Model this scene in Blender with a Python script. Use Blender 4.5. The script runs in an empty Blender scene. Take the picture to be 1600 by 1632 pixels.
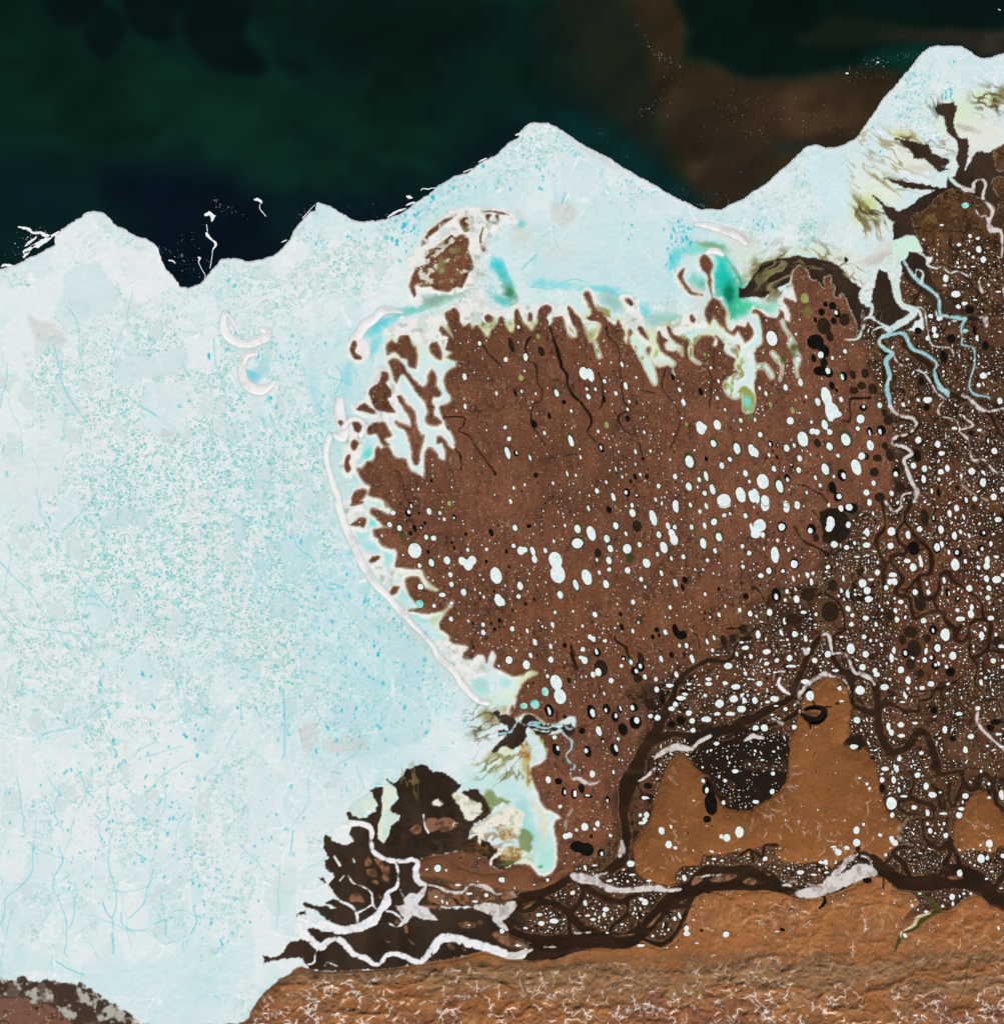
import bpy, math, random, heapq
import numpy as np

# ---------------------------------------------------------------- camera, world, sun, exposure
# The place is mapped in map units of 1/1600 of the picture's width; ten of them are one scene unit.
SC = bpy.context.scene
U = 0.1
CX, CY = 800.0, 816.0
cam = bpy.data.cameras.new("camera"); camo = bpy.data.objects.new("camera", cam)
SC.collection.objects.link(camo); SC.camera = camo
camo.location = (0, 0, 520); camo.rotation_euler = (0, 0, 0)
cam.sensor_fit = 'VERTICAL'; cam.sensor_height = 24; cam.lens = 24 * 520 / 163.2
cam.clip_start = 1; cam.clip_end = 4000
SUN_EL, SUN_AZ = math.radians(42), math.radians(168)      # from the south, a little east
w = bpy.data.worlds.new("World"); SC.world = w; w.use_nodes = True
wn = w.node_tree.nodes; wn.clear()
sky = wn.new("ShaderNodeTexSky"); sky.sky_type = 'NISHITA'; sky.sun_disc = False
sky.sun_elevation = SUN_EL; sky.sun_rotation = SUN_AZ
bgn = wn.new("ShaderNodeBackground"); bgn.inputs[1].default_value = 0.06
won = wn.new("ShaderNodeOutputWorld")
w.node_tree.links.new(sky.outputs[0], bgn.inputs[0]); w.node_tree.links.new(bgn.outputs[0], won.inputs[0])
sl_ = bpy.data.lights.new("sun", 'SUN'); sl_.energy = 4.0; sl_.angle = math.radians(0.5); sl_.color = (1, 0.955, 0.885)
so = bpy.data.objects.new("sun", sl_); SC.collection.objects.link(so)
so.rotation_euler = (math.pi / 2 - SUN_EL, 0, math.pi - SUN_AZ)
SC.view_settings.view_transform = 'Standard'; SC.view_settings.look = 'None'
SC.view_settings.exposure = 0.0; SC.view_settings.gamma = 1; SC.view_settings.use_curve_mapping = False

# ---------------------------------------------------------------- map grid and noise
H = 1.4
X0, X1, Y0, Y1 = -42.0, 1642.0, -42.0, 1674.0
xs = np.arange(X0, X1 + H, H, dtype=np.float32); ys = np.arange(Y0, Y1 + H, H, dtype=np.float32)
NX, NY = len(xs), len(ys)
XX, YY = np.meshgrid(xs, ys)

def sstep(a, b, x):
    t = np.clip((x - a) / (b - a), 0, 1); return t * t * (3 - 2 * t)

def vnoise(gx, gy, wlx, wly, seed):
    """smooth value noise on the (separable) grid gx x gy, about -1..1"""
    r = np.random.RandomState(seed)
    u = (gx + 4000.0) / wlx; v = (gy + 4000.0) / wly
    iu = np.floor(u).astype(int); iv = np.floor(v).astype(int)
    bu, bv = iu.min(), iv.min()
    L = r.uniform(-1, 1, (iv.max() - bv + 3, iu.max() - bu + 3)).astype(np.float32)
    fu = (u - iu).astype(np.float32); fv = (v - iv).astype(np.float32)
    fu = fu * fu * fu * (fu * (fu * 6 - 15) + 10); fv = fv * fv * fv * (fv * (fv * 6 - 15) + 10)
    iu -= bu; iv -= bv
    A = L[iv][:, iu]; B = L[iv][:, iu + 1]; C = L[iv + 1][:, iu]; D = L[iv + 1][:, iu + 1]
    fu = fu[None, :]; fv = fv[:, None]
    return (A + (B - A) * fu) * (1 - fv) + (C + (D - C) * fu) * fv

def fbm(wl, octv, seed, gain=0.5, sx=1.0, sy=1.0, gx=None, gy=None):
    gx = xs if gx is None else gx; gy = ys if gy is None else gy
    s = 0; a = 1.0; n = 0
    for k in range(octv):
        s = s + a * vnoise(gx, gy, wl * sx / 2 ** k, wl * sy / 2 ** k, seed + 17 * k); n += a; a *= gain
    return s / n * 1.5

def sample(Fd, px, py):
    """bilinear look-up of a grid field at map points"""
    u = np.clip((px - X0) / H, 0, NX - 1.001); v = np.clip((py - Y0) / H, 0, NY - 1.001)
    i = u.astype(np.int32); j = v.astype(np.int32); fu = u - i; fv = v - j
    if Fd.ndim == 3: fu = fu[..., None]; fv = fv[..., None]
    return (Fd[j, i] * (1 - fu) + Fd[j, i + 1] * fu) * (1 - fv) + (Fd[j + 1, i] * (1 - fu) + Fd[j + 1, i + 1] * fu) * fv

WX = fbm(30, 4, 11, 0.62) * 3.2; WY = fbm(30, 4, 77, 0.62) * 3.2
N8 = fbm(8, 3, 201); N30 = fbm(30, 4, 303); N120 = fbm(120, 4, 404); N3 = vnoise(xs, ys, 3.2, 3.2, 505)

# ---------------------------------------------------------------- shape data: each tile letter gives an origin and a scale
TILES = {'P': (0, 0, 1.0), 'E': (1250, 300, 6.4), 'F': (1000, 330, 6.4), 'G': (620, 320, 6.4), 'I': (740, 1040, 6.4), 'K': (640, 1200, 6.4)}
for a_, ox_ in zip('ABCD', (0, 400, 800, 1200)):
    for b_, oy_ in zip('0123', (0, 400, 800, 1224)): TILES[a_ + b_] = (ox_, oy_, 4.0)

def pts(s):
    out = []; o = (0, 0, 1.0)
    for tk in s.split():
        if tk in TILES: o = TILES[tk]; continue
        v = [float(q) for q in tk.split(',')]
        out.append([o[0] + v[0] / o[2], o[1] + v[1] / o[2]] + [q / o[2] for q in v[2:3]])
    if out and any(len(o2) == 3 for o2 in out):
        lastw = next(o2[2] for o2 in out if len(o2) == 3)
        for o2 in out:
            if len(o2) == 3: lastw = o2[2]
            else: o2.append(lastw)
    return np.array(out, dtype=np.float64)

def smooth(P, sub=3, closed=False):
    n = len(P)
    if n < 3: return P
    idx = range(n if closed else n - 1); out = []
    for i in idx:
        g = lambda k: P[k % n] if closed else P[min(max(k, 0), n - 1)]
        p0, p1, p2, p3 = g(i - 1), g(i), g(i + 1), g(i + 2)
        for q in range(sub):
            t = q / sub
            v = 0.5 * (2 * p1 + (p2 - p0) * t + (2 * p0 - 5 * p1 + 4 * p2 - p3) * t * t + (3 * p1 - p0 - 3 * p2 + p3) * t ** 3)
            if len(v) > 2: v[2] = max(0.4, p1[2] + (p2[2] - p1[2]) * t)
            out.append(v)
    if not closed: out.append(P[-1])
    return np.array(out)

def win(x0, x1, y0, y1):
    i0 = max(0, int((x0 - X0) / H)); i1 = min(NX, int((x1 - X0) / H) + 2)
    j0 = max(0, int((y0 - Y0) / H)); j1 = min(NY, int((y1 - Y0) / H) + 2)
    return i0, max(i0, i1), j0, max(j0, j1)

def seg_dist(px, py, a, b):
    dx, dy = b[0] - a[0], b[1] - a[1]; L = dx * dx + dy * dy + 1e-9
    t = np.clip(((px - a[0]) * dx + (py - a[1]) * dy) / L, 0, 1)
    return np.hypot(px - a[0] - t * dx, py - a[1] - t * dy), t

def poly_sdf(P, warp=1.0, D=12.0, sub=2):
    """signed distance (negative inside), window slice"""
    if isinstance(P, str): P = pts(P)
    P = P[:, :2]
    if sub > 1: P = smooth(P, sub, True)
    A = warp * 7.0
    i0, i1, j0, j1 = win(P[:, 0].min() - D - A, P[:, 0].max() + D + A, P[:, 1].min() - D - A, P[:, 1].max() + D + A)
    sl = (slice(j0, j1), slice(i0, i1))
    wx = XX[sl] + warp * WX[sl]; wy = YY[sl] + warp * WY[sl]
    ins = np.zeros(wx.shape, bool); dist = np.full(wx.shape, D, np.float32)
    if wx.size == 0: return sl, dist
    n = len(P)
    for k in range(n):
        a, b = P[k], P[(k + 1) % n]
        lo, hi = min(a[1], b[1]), max(a[1], b[1])
        q0 = max(j0, int((lo - A - Y0) / H)) - j0; q1 = min(j1, int((hi + A - Y0) / H) + 2) - j0
        c1 = min(i1, int((max(a[0], b[0]) + A - X0) / H) + 2) - i0
        if q1 > q0 and c1 > 0 and hi > lo:
            sx_, sy_ = wx[q0:q1, :c1], wy[q0:q1, :c1]
            cr = ((a[1] > sy_) != (b[1] > sy_)) & (sx_ < (b[0] - a[0]) * (sy_ - a[1]) / (b[1] - a[1] + 1e-12) + a[0])
            ins[q0:q1, :c1] ^= cr
        u0, u1, v0, v1 = win(min(a[0], b[0]) - D - A, max(a[0], b[0]) + D + A, lo - D - A, hi + D + A)
        u0 = max(u0, i0) - i0; u1 = min(u1, i1) - i0; v0 = max(v0, j0) - j0; v1 = min(v1, j1) - j0
        if u1 > u0 and v1 > v0:
            d, _ = seg_dist(wx[v0:v1, u0:u1], wy[v0:v1, u0:u1], a, b)
            dist[v0:v1, u0:u1] = np.minimum(dist[v0:v1, u0:u1], d)
    return sl, np.where(ins, -dist, dist)

def line_sdf(P, warp=0.5, D=4.0, sub=4, wob=0.0):
    """signed distance to a ribbon with its own width at every point"""
    if isinstance(P, str): P = pts(P)
    P = smooth(P, sub)
    if wob:
        n = len(P); s = np.random.RandomState(int(abs(P[0, 0] * 7 + P[0, 1] * 3)) % 9999)
        for k in (3, 6): P[1:-1, :2] += np.array([np.interp(np.arange(n), np.arange(0, n + k, k), s.uniform(-1, 1, len(np.arange(0, n + k, k)))) for _ in (0, 1)]).T[1:-1] * wob * k / 4
    A = warp * 7.0 + P[:, 2].max() / 2
    i0, i1, j0, j1 = win(P[:, 0].min() - D - A, P[:, 0].max() + D + A, P[:, 1].min() - D - A, P[:, 1].max() + D + A)
    sl = (slice(j0, j1), slice(i0, i1))
    wx = XX[sl] + warp * WX[sl]; wy = YY[sl] + warp * WY[sl]
    dist = np.full(wx.shape, D, np.float32)
    if wx.size == 0: return sl, dist
    for k in range(len(P) - 1):
        a, b = P[k], P[k + 1]
        u0, u1, v0, v1 = win(min(a[0], b[0]) - D - A, max(a[0], b[0]) + D + A, min(a[1], b[1]) - D - A, max(a[1], b[1]) + D + A)
        u0 = max(u0, i0) - i0; u1 = min(u1, i1) - i0; v0 = max(v0, j0) - j0; v1 = min(v1, j1) - j0
        if u1 > u0 and v1 > v0:
            d, t = seg_dist(wx[v0:v1, u0:u1], wy[v0:v1, u0:u1], a, b)
            dist[v0:v1, u0:u1] = np.minimum(dist[v0:v1, u0:u1], d - (a[2] + (b[2] - a[2]) * t) / 2)
    return sl, dist

def c8(*v): return np.array(v, np.float32) / 255.0
col = np.zeros((NY, NX, 3), np.float32)        # surface colour (display values, made linear at the end)
zz = np.zeros((NY, NX), np.float32)
oid = np.zeros((NY, NX), np.int32)             # which object a spot belongs to; 0 = open sea
pond = np.zeros((NY, NX), np.float32)          # how broken and pond-dotted the sea ice is
spk = np.zeros((NY, NX), np.float32)           # how speckled with tiny ponds the tundra is
REG = {}
def reg(name, kind=None, label=None, cat=None, group=None, mat='land'):
    kind = kind or 'thing'
    i = len(REG) + 1; REG[i] = dict(name=name, kind=kind, label=label, cat=cat, group=group, mat=mat); return i

def paint(sl, sd, c, ident=None, z=None, soft=1.5, p=None, s=None, strength=1.0):
    a = np.clip(0.5 - sd / soft, 0, 1)
    ac = (a * strength)[..., None]
    cc = c[sl] if isinstance(c, np.ndarray) and c.ndim == 3 and c.shape[0] == NY else c
    col[sl] += (cc - col[sl]) * ac
    if ident is not None: oid[sl] = np.where(a > 0.5, ident, oid[sl])
    if z is not None:
        zc = z[sl] if isinstance(z, np.ndarray) else z
        zz[sl] += (zc - zz[sl]) * a
    if p is not None: pond[sl] += (p - pond[sl]) * a
    if s is not None: spk[sl] += (s - spk[sl]) * a
    return a

def mixc(a, b, t): return a + (b - a) * t[..., None]
# ---------------------------------------------------------------- sea ice
def worley(cell, seed, wa=1.0, ax=1.0, ay=1.0, jit=0.9):
    """nearest / second nearest distance and a random number for the nearest cell"""
    r = np.random.RandomState(seed)
    u = (XX + wa * WX + 600) / (cell * ax); v = (YY + wa * WY + 600) / (cell * ay)
    iu = np.floor(u).astype(np.int32); iv = np.floor(v).astype(np.int32)
    W, Hh = iu.max() + 3, iv.max() + 3
    jx = r.uniform(0.5 - jit / 2, 0.5 + jit / 2, (Hh, W)).astype(np.float32); jy = r.uniform(0.5 - jit / 2, 0.5 + jit / 2, (Hh, W)).astype(np.float32)
    rn = r.uniform(0, 1, (Hh, W)).astype(np.float32)
    f1 = np.full(u.shape, 9, np.float32); f2 = f1.copy(); rid = np.zeros(u.shape, np.float32)
    for dj in (-1, 0, 1):
        for di in (-1, 0, 1):
            a, b = np.clip(iu + di, 0, W - 1), np.clip(iv + dj, 0, Hh - 1)
            d = np.hypot(a + jx[b, a] - u, b + jy[b, a] - v)
            m = d < f1
            f2 = np.where(m, f1, np.minimum(f2, d)); rid = np.where(m, rn[b, a], rid); f1 = np.where(m, d, f1)
    return f1, f2, rid

EDGE = pts("""P -60,455 -40,440 0,429 10,427 30,420 45,412 57,407 A0 230,1632 290,1590 345,1560 352,1500 390,1465 440,1430 500,1390 530,1380 540,1360 600,1342 660,1352 690,1380
720,1420 750,1445 790,1455 830,1485 880,1510 935,1520 975,1545 1010,1580 1030,1632 A1 1035,60 1060,110 1080,130 1110,155 1125,190 1140,210 1150,230 1200,235 1240,222 1280,205
1310,175 1340,130 1380,90 1410,55 1450,45 1520,45 1600,68 B1 30,55 90,45 130,30 B0 140,1632 200,1580 245,1530 275,1470 330,1400 380,1350 415,1340 420,1300 430,1290 480,1305 520,1325
560,1350 610,1372 650,1400 720,1408 860,1400 960,1360 1050,1290 1130,1240 1190,1190 1240,1160 1300,1120 1370,1103 1440,1050 1500,1015 1560,985 1600,950 C0 50,900 100,880 110,850
150,800 200,776 245,782 290,778 360,820 440,870 530,925 620,975 690,1005 770,1065 850,1110 940,1160 1030,1215 1110,1260 1190,1300 1260,1333 1400,1333 1460,1300 1500,1275 1540,1268
1580,1235 1600,1215 D0 70,1180 140,1120 200,1065 250,1020 290,980 340,930 400,918 440,930 480,940 550,930 620,900 665,865 700,815 740,755 790,690 830,620 890,560 960,480 1020,400
1080,330 1130,295 1170,285 1230,290 1330,296 1370,320 1420,355 1470,372 1530,366 1600,335 P 1660,62 1760,60 1760,1760 -160,1760 -160,470""")
slI, sdI = poly_sdf(EDGE, 0.35, 16, 1)
ICE = reg('sea_ice', 'structure', mat='ice')

def blob(x, y, rx, ry, p=2.0, n=0.0, deg=0):
    t = math.radians(deg); dx, dy = XX - x, YY - y
    u = (dx * math.cos(t) + dy * math.sin(t)) / rx; v = (-dx * math.sin(t) + dy * math.cos(t)) / ry
    d = np.sqrt(u * u + v * v)
    if n: d = d + n * N30
    return np.clip(np.exp(-(d ** p)), 0, 1)

f1, f2, rid = worley(62, 31, 1.6, 0.8, 1.3)
g1, g2, gid = worley(26, 32, 1.0, 0.9, 1.15)
cy = 0.22 + 0.30 * N120 + 0.18 * N30
cy += 0.5 * blob(480, 900, 190, 240) + 0.45 * blob(640, 1080, 110, 150) + 0.35 * blob(620, 300, 160, 80) + 0.3 * blob(950, 400, 240, 60)
cy -= 0.45 * blob(180, 430, 110, 90) + 0.25 * blob(60, 600, 90, 160) + 0.2 * blob(110, 1250, 160, 200) + 0.25 * blob(510, 1380, 90, 130, deg=25)
cy += (rid - 0.5) * 0.22 + (gid - 0.5) * 0.10
cy = np.clip(cy, 0, 1)
col[:] = mixc(c8(229, 236, 235), c8(186, 224, 227), cy)
pd_ = 0.95 * blob(250, 690, 170, 200, 3, 0.25) + 0.9 * blob(290, 880, 190, 210, 3, 0.3) + 0.5 * blob(120, 960, 150, 170, 3, 0.3) + 0.8 * blob(450, 760, 90, 170, 3, 0.3) + 0.6 * blob(460, 960, 90, 170, 3, 0.3)
pd_ += 0.55 * blob(650, 390, 160, 80, 3, 0.3) + 0.5 * blob(480, 440, 110, 60, 3, 0.3) + 0.35 * blob(30, 620, 60, 160, 3, 0.3) + 0.5 * blob(840, 240, 60, 50, 3, 0.3) + 0.4 * blob(1250, 330, 60, 80, 3, 0.3)
pd_ += 0.45 * blob(1450, 160, 90, 60, 3, 0.3, 120) + 0.35 * blob(200, 1160, 200, 110, 3, 0.3) + 0.25 * blob(100, 450, 110, 60, 3) + 0.4 * blob(540, 1130, 70, 60, 3, 0.3) + 0.5 * blob(620, 1010, 50, 90, 3, 0.3, -30)
pd_ += 0.45 * blob(200, 1300, 180, 60, 3, 0.4, 15) + 0.3 * blob(340, 1420, 60, 130, 3, 0.3)
pd_ += (rid - 0.5) * 0.7 + (gid - 0.45) * 0.4 + 0.25 * N30 + .35 * fbm(55, 4, 76, .6)
pd_ = np.clip(pd_, 0.02, 1.0)
pd_ = np.where((rid > 0.9) | (rid < 0.04), pd_ * 0.08, pd_)
flat = np.clip(1.3 - 2.2 * pd_, 0, 1) * (rid > 0.55)
col[:] = mixc(col, c8(206, 226, 229), flat * 0.35)
# pressure ridges between plates, and thin turquoise cracks
e = (f2 - f1) * 50
rdg = (1 - sstep(0.3, 2.2, e)) * sstep(-0.15, 0.35, N30 + 0.3 * N8)
col[:] = mixc(col, c8(240, 242, 240), rdg * 0.95)
ck = (1 - sstep(0.2, 1.8, np.abs(e - 2.6))) * sstep(0.35, 0.7, vnoise(xs, ys, 26, 26, 71) + 0.2 * N8) * sstep(0.1, 0.5, cy)
col[:] = mixc(col, c8(96, 205, 215), ck * 0.75)
e2 = (g2 - g1) * 22
r2 = (1 - sstep(0.2, 1.6, e2)) * sstep(-0.1, 0.5, vnoise(xs, ys, 40, 40, 72))
col[:] = mixc(col, c8(238, 241, 240), r2 * 0.75)
# single smooth floes caught in the rubble, melt water along one side
fl_ = sstep(1.0, 3.5, e2 + 2.5 * N8 + N3) * ((gid > .86) & (pd_ > .35)).astype(np.float32); pd_ = pd_ * (1 - .85 * fl_)
col[:] = mixc(col, c8(204, 219, 217), fl_ * .6)
lee = (1 - sstep(.8, 3.0, e2)) * sstep(.72, .8, gid) * sstep(.35, .6, pd_ + fl_) * sstep(-.1, .3, vnoise(xs, ys, 14, 14, 73)); col[:] = mixc(col, c8(96, 200, 205), lee * .75)
big_ = fbm(90, 4, 78, .6); r3_ = (1 - sstep(.012, .03, np.abs(big_))) * sstep(-.2, .3, N30); col[:] = mixc(col, c8(243, 243, 241), r3_ * .75)
blu_ = sstep(.25, .6, fbm(24, 3, 79, .6, .7, 1.6)) * sstep(.3, .8, cy) ; col[:] = mixc(col, c8(168, 216, 220), blu_ * .45)
warm = sstep(0.2, 0.9, vnoise(xs, ys, 60, 60, 75) + 0.4 * N8) * sstep(0.3, 0.8, pd_)
col[:] = mixc(col, c8(222, 219, 216), warm * 0.5)
pond[:] = pd_
col[:] = mixc(col, c8(208, 223, 220), np.clip(pd_, 0, 1) * .3)
zz[:] = 0.11 + 0.012 * N8 + 0.02 * rdg + 0.01 * r2
# smooth refrozen sheets traced one by one
for s, c in (("A1 360,400 400,330 420,150 600,60 700,150 760,300 700,390 560,440 470,475 400,470", (205, 226, 229)), ("A1 730,780 830,650 1000,680 1150,610 1210,700 1060,790 940,800 860,850 760,840", (206, 226, 231)),
             ("A1 300,1040 360,1060 420,1200 410,1470 330,1560 280,1632 A2 300,120 150,130 100,60 0,0 A1 0,1340 170,1260 260,1180", (222, 231, 232)), ("A1 600,0 1000,0 1080,130 1130,210 1000,290 850,330 780,280 720,180 640,90", (235, 237, 238)),
             ("B2 520,590 600,600 700,690 820,770 950,830 1080,920 1120,1010 1090,1120 1100,1260 1160,1400 1080,1530 900,1560 800,1632 650,1632 820,1480 850,1300 900,1180 940,1050 900,960 780,900 700,780", (190, 221, 224)),
             ("B2 690,1030 740,1090 800,1190 760,1180 700,1090", (180, 220, 226)), ("A2 1510,90 1550,130 1540,220 1560,320 1530,290 1510,200", (190, 222, 230)), ("B2 20,330 110,380 140,420 80,470 0,590 0,520 50,440", (186, 220, 230)),
             ("A2 1250,1530 1330,1400 1400,1360 1500,1290 1440,1400 1370,1500 1320,1610", (195, 222, 226)), ("B2 340,880 410,880 450,1060 430,1160 370,1150 320,1080", (205, 224, 224)), ("B2 500,1400 560,1280 700,1290 690,1440 560,1450", (196, 220, 225)),
             ("B1 20,900 80,1000 60,1130 0,1250", (205, 224, 226)), ("C1 100,180 300,60 520,0 800,0 960,60 1000,130 1060,200 1040,300 940,350 800,300 600,240 400,220 240,230 180,220", (200, 226, 228)),
             ("C1 0,60 60,40 140,150 230,270 240,300 120,330 60,200", (215, 231, 232)), ("D0 420,1000 600,990 620,1200 640,1250 560,1400 420,1250 330,1130", (205, 232, 236)), ("C0 600,1300 880,1330 1000,1500 900,1632 200,1632 300,1560 420,1420", (206, 230, 230)),
             ("A3 820,190 900,180 950,300 880,290", (205, 225, 228)), ("A3 1160,400 1220,280 1240,330 1200,520 1190,600 1160,520", (200, 224, 228)), ("A3 1220,680 1300,720 1290,800 1250,900 1215,780", (200, 228, 226)),
             ("A3 0,1180 260,1170 350,1250 540,1320 800,1240 1000,1250 1100,1200 1400,1180 1600,1000 1600,1300 1300,1500 960,1480 720,1450 520,1350 300,1290 0,1290", (206, 230, 231)),
             ("B3 0,0 160,0 180,100 120,330 100,480 0,700", (214, 230, 231)), ("B3 100,780 250,600 300,700 260,850 160,960 120,900", (208, 226, 222)), ("B2 560,0 C1 0,0", (206, 226, 226)), ("C0 560,1250 800,1380 1000,1400 1180,1500 1000,1632 700,1632 500,1500", (205, 229, 229))):
    P = pts(s)
    if len(P) < 3: continue
    sl, sd = poly_sdf(P, 0.8, 8)
    paint(sl, sd + 2.2 * N8[sl] + 3 * N30[sl], c8(*c), soft=3, p=0.06, strength=0.62)
# leads and wet cracks (turquoise), ridges (white)
for s in ("A3 110,60 130,150 140,260 160,330 150,370 160,420 140,435", "A3 270,160 310,220 350,300 370,340 410,400", "A3 490,0 540,80 570,160 600,190", "A3 585,0 590,50", "A3 690,130 685,190 705,260 690,300 640,340", "A3 730,380 700,480 690,620 715,700 740,790 740,900 725,960 725,1030",
          "A3 660,860 690,930 715,960", "A3 720,1050 725,1180", "A3 770,920 780,1000 840,1035 930,1030", "A3 990,990 1060,970 1060,1060", "A3 1035,840 1050,930", "A3 380,500 400,590 345,700 345,780 400,890 430,1000 430,1110 415,1180 435,1210",
          "A3 170,480 205,500 210,650 130,760 40,840 30,930 0,1000", "A3 980,660 940,780 920,860 820,960", "A3 1240,880 1260,980 1215,1060", "A3 360,1230 440,1280 540,1320", "A3 860,530 930,580", "A2 0,370 90,470 180,570 260,680 330,770 380,830 430,920 520,1040",
          "A2 380,300 450,390 530,500 620,590 700,680", "A2 110,740 200,800 380,820 500,850 560,960", "A2 0,680 80,790 200,900 300,1090", "A2 540,1400 600,1520", "A2 680,1480 750,1610", "A2 1400,10 1500,80 1600,140", "A2 1540,1290 1545,1390", "A2 270,1030 300,1090", "A2 1530,260 1555,320",
          "B2 290,850 320,880 315,1080 360,1160", "B2 210,1200 215,1550 200,1632", "B2 90,1320 110,1380", "B2 310,1440 320,1520", "B2 795,1270 770,1340", "B2 835,1340 835,1390", "B2 140,0 150,90 215,180 200,250", "B2 0,120 70,190 110,310 140,410", "B2 250,0 250,150 300,290 390,360 420,450 500,560",
          "B2 520,590 600,680 680,790 760,890", "C1 180,230 300,245 420,180 520,190 600,240 750,280", "C1 120,120 220,30", "A1 1370,560 1375,690 1440,900 1480,1010", "A1 1240,1220 1250,1330 1275,1400", "A1 1420,1440 1380,1600", "B1 380,830 410,960 450,1060", "B1 120,1040 160,1130 210,1210",
          "A3 600,290 640,330", "B3 270,400 250,560", "A1 350,600 420,900 560,1090", "A1 780,900 1000,1050", "B1 540,740 580,800 540,920"):
    P = pts(s); P = np.c_[P[:, :2], np.full(len(P), 1.1 if len(P) > 3 else 1.6)]
    sl, sd = line_sdf(P, 0.6, 3, 3, 0.6)
    paint(sl, sd, c8(78, 198, 210), soft=1.8, strength=0.85)
for s in ("A2 0,150 100,180 200,240 330,290 400,310 460,400", "A3 1600,1000 1420,1190 1200,1280 1060,1380 960,1480 720,1450", "B3 290,120 330,160 560,180 690,0", "B3 330,200 280,260 250,330 250,470 160,620 80,760 40,900", "B3 0,1000 100,960 250,940", "A3 600,250 600,400 590,700 600,880",
          "B2 820,1220 960,1240 1060,1300 1130,1380 1180,1480 1300,1580 1400,1632", "B2 1100,1120 1120,1260 1180,1370 1220,1400", "B2 950,1000 920,1060 900,1180 910,1290 860,1480", "B2 560,580 620,700 700,900 800,1100", "I 0,1080 80,1160 200,1290", "K 560,0 680,100 770,180 700,270 660,320",
          "K 770,180 870,0", "K 760,350 900,340 1100,350", "C0 1260,1333 1600,1120", "C0 240,1632 380,1500 520,1330 620,1150", "A1 720,1050 900,1050 1010,1080", "A1 300,760 370,900 420,970", "D0 620,860 600,990 600,1100 650,1250 690,1380 640,1440 620,1600",
          "D0 0,1370 120,1330 340,1200 560,1060", "C0 860,1340 900,1400 1060,1330 1230,1430", "F 100,370 330,640 460,640", "F 1150,240 1290,110 1460,0", "A1 160,1630 150,1500 250,1260 330,1080", "B0 800,1632 1040,1400 1260,1260 1500,1120", "A1 370,390 460,480 620,430 760,400", "B1 0,190 100,230 280,370 520,430"):
    P = pts(s); P = np.c_[P[:, :2], np.full(len(P), 1.0)]
    sl, sd = line_sdf(P, 0.7, 3, 3, 0.8)
    paint(sl, sd, c8(243, 245, 243), soft=1.8, strength=0.65)
# long fractures running down the pack from the north-west
rq = np.random.RandomState(17)
for _ in range(150):
    x, y = rq.uniform(-20, 620), rq.uniform(560, 1500); a_ = rq.normal(1.05, .3) if rq.rand() < .7 else rq.normal(-.7, .4); ln = rq.uniform(25, 130); n = int(ln / 8) + 3; P = [(x, y, .5)]
    for q in range(n): a_ += rq.normal(0, .16); x += math.cos(a_) * ln / n; y += math.sin(a_) * ln / n; P.append((x, y, rq.uniform(.3, 1.5)))
    sl, sd = line_sdf(np.array(P), .5, 3, 3); t_ = rq.rand(); paint(sl, sd, c8(88, 200, 212) if t_ < .55 else c8(246, 247, 246), soft=1.7, strength=rq.uniform(.4, .85) * (1 if t_ < .55 else .8))
for _ in range(240):
    x, y = rq.normal(330, 150), rq.normal(880, 190); r = rq.uniform(.8, 3.4) ** 1.1; a_ = rq.normal(1.0, .5); i0, i1, j0, j1 = win(x - 12, x + 12, y - 12, y + 12)
    if i1 <= i0 or j1 <= j0: continue
    sl = (slice(j0, j1), slice(i0, i1)); dx, dy = XX[sl] + WX[sl] - x, YY[sl] + WY[sl] - y; u_ = dx * math.cos(a_) + dy * math.sin(a_); v_ = -dx * math.sin(a_) + dy * math.cos(a_)
    sd = np.hypot(u_ / 1.9, v_ * 1.1 + .06 * u_ * u_) - r * .8 + N3[sl] * .9; paint(sl, sd, c8(96, 200, 204), soft=1.6, strength=rq.uniform(.35, .8))
# grey dirty floes
for s in ("A1 180,400 260,440 340,470 430,560 340,600 230,540", "A1 1020,1150 1150,1160 1110,1230 1050,1210", "B2 470,1510 700,1490 740,1560 520,1600", "C0 440,880 560,950 700,1010 760,1080 640,1040 500,940", "C0 300,1290 440,1300 470,1380 400,1450 330,1420", "B2 300,1450 400,1400 430,1500 360,1600"):
    sl, sd = poly_sdf(s, 1.2, 10); paint(sl, sd, c8(205, 205, 200), soft=6, strength=0.6)
# scattered turquoise melt ponds on the smooth fast ice
rs = np.random.RandomState(5)
def specks(n, fx, fy, sx_, sy_, smin, smax, c, deg=0):
    t = math.radians(deg)
    for _ in range(n):
        a, b = rs.normal(0, 1, 2); x = fx + a * sx_ * math.cos(t) - b * sy_ * math.sin(t); y = fy + a * sx_ * math.sin(t) + b * sy_ * math.cos(t)
        r = smin + (smax - smin) * rs.rand() ** 3; i0, i1, j0, j1 = win(x - r * 3, x + r * 3, y - r * 3, y + r * 3)
        if i1 <= i0 or j1 <= j0: continue
        sl = (slice(j0, j1), slice(i0, i1)); q = rs.uniform(-0.6, 0.6)
        sd = np.hypot((XX[sl] - x) * 1.25 + q * (YY[sl] - y), (YY[sl] - y) * 0.75) - r + N3[sl] * r * 0.4
        paint(sl, sd, c8(*c), soft=1.4, strength=rs.uniform(0.6, 0.95))
T1 = (38, 190, 206)
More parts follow.
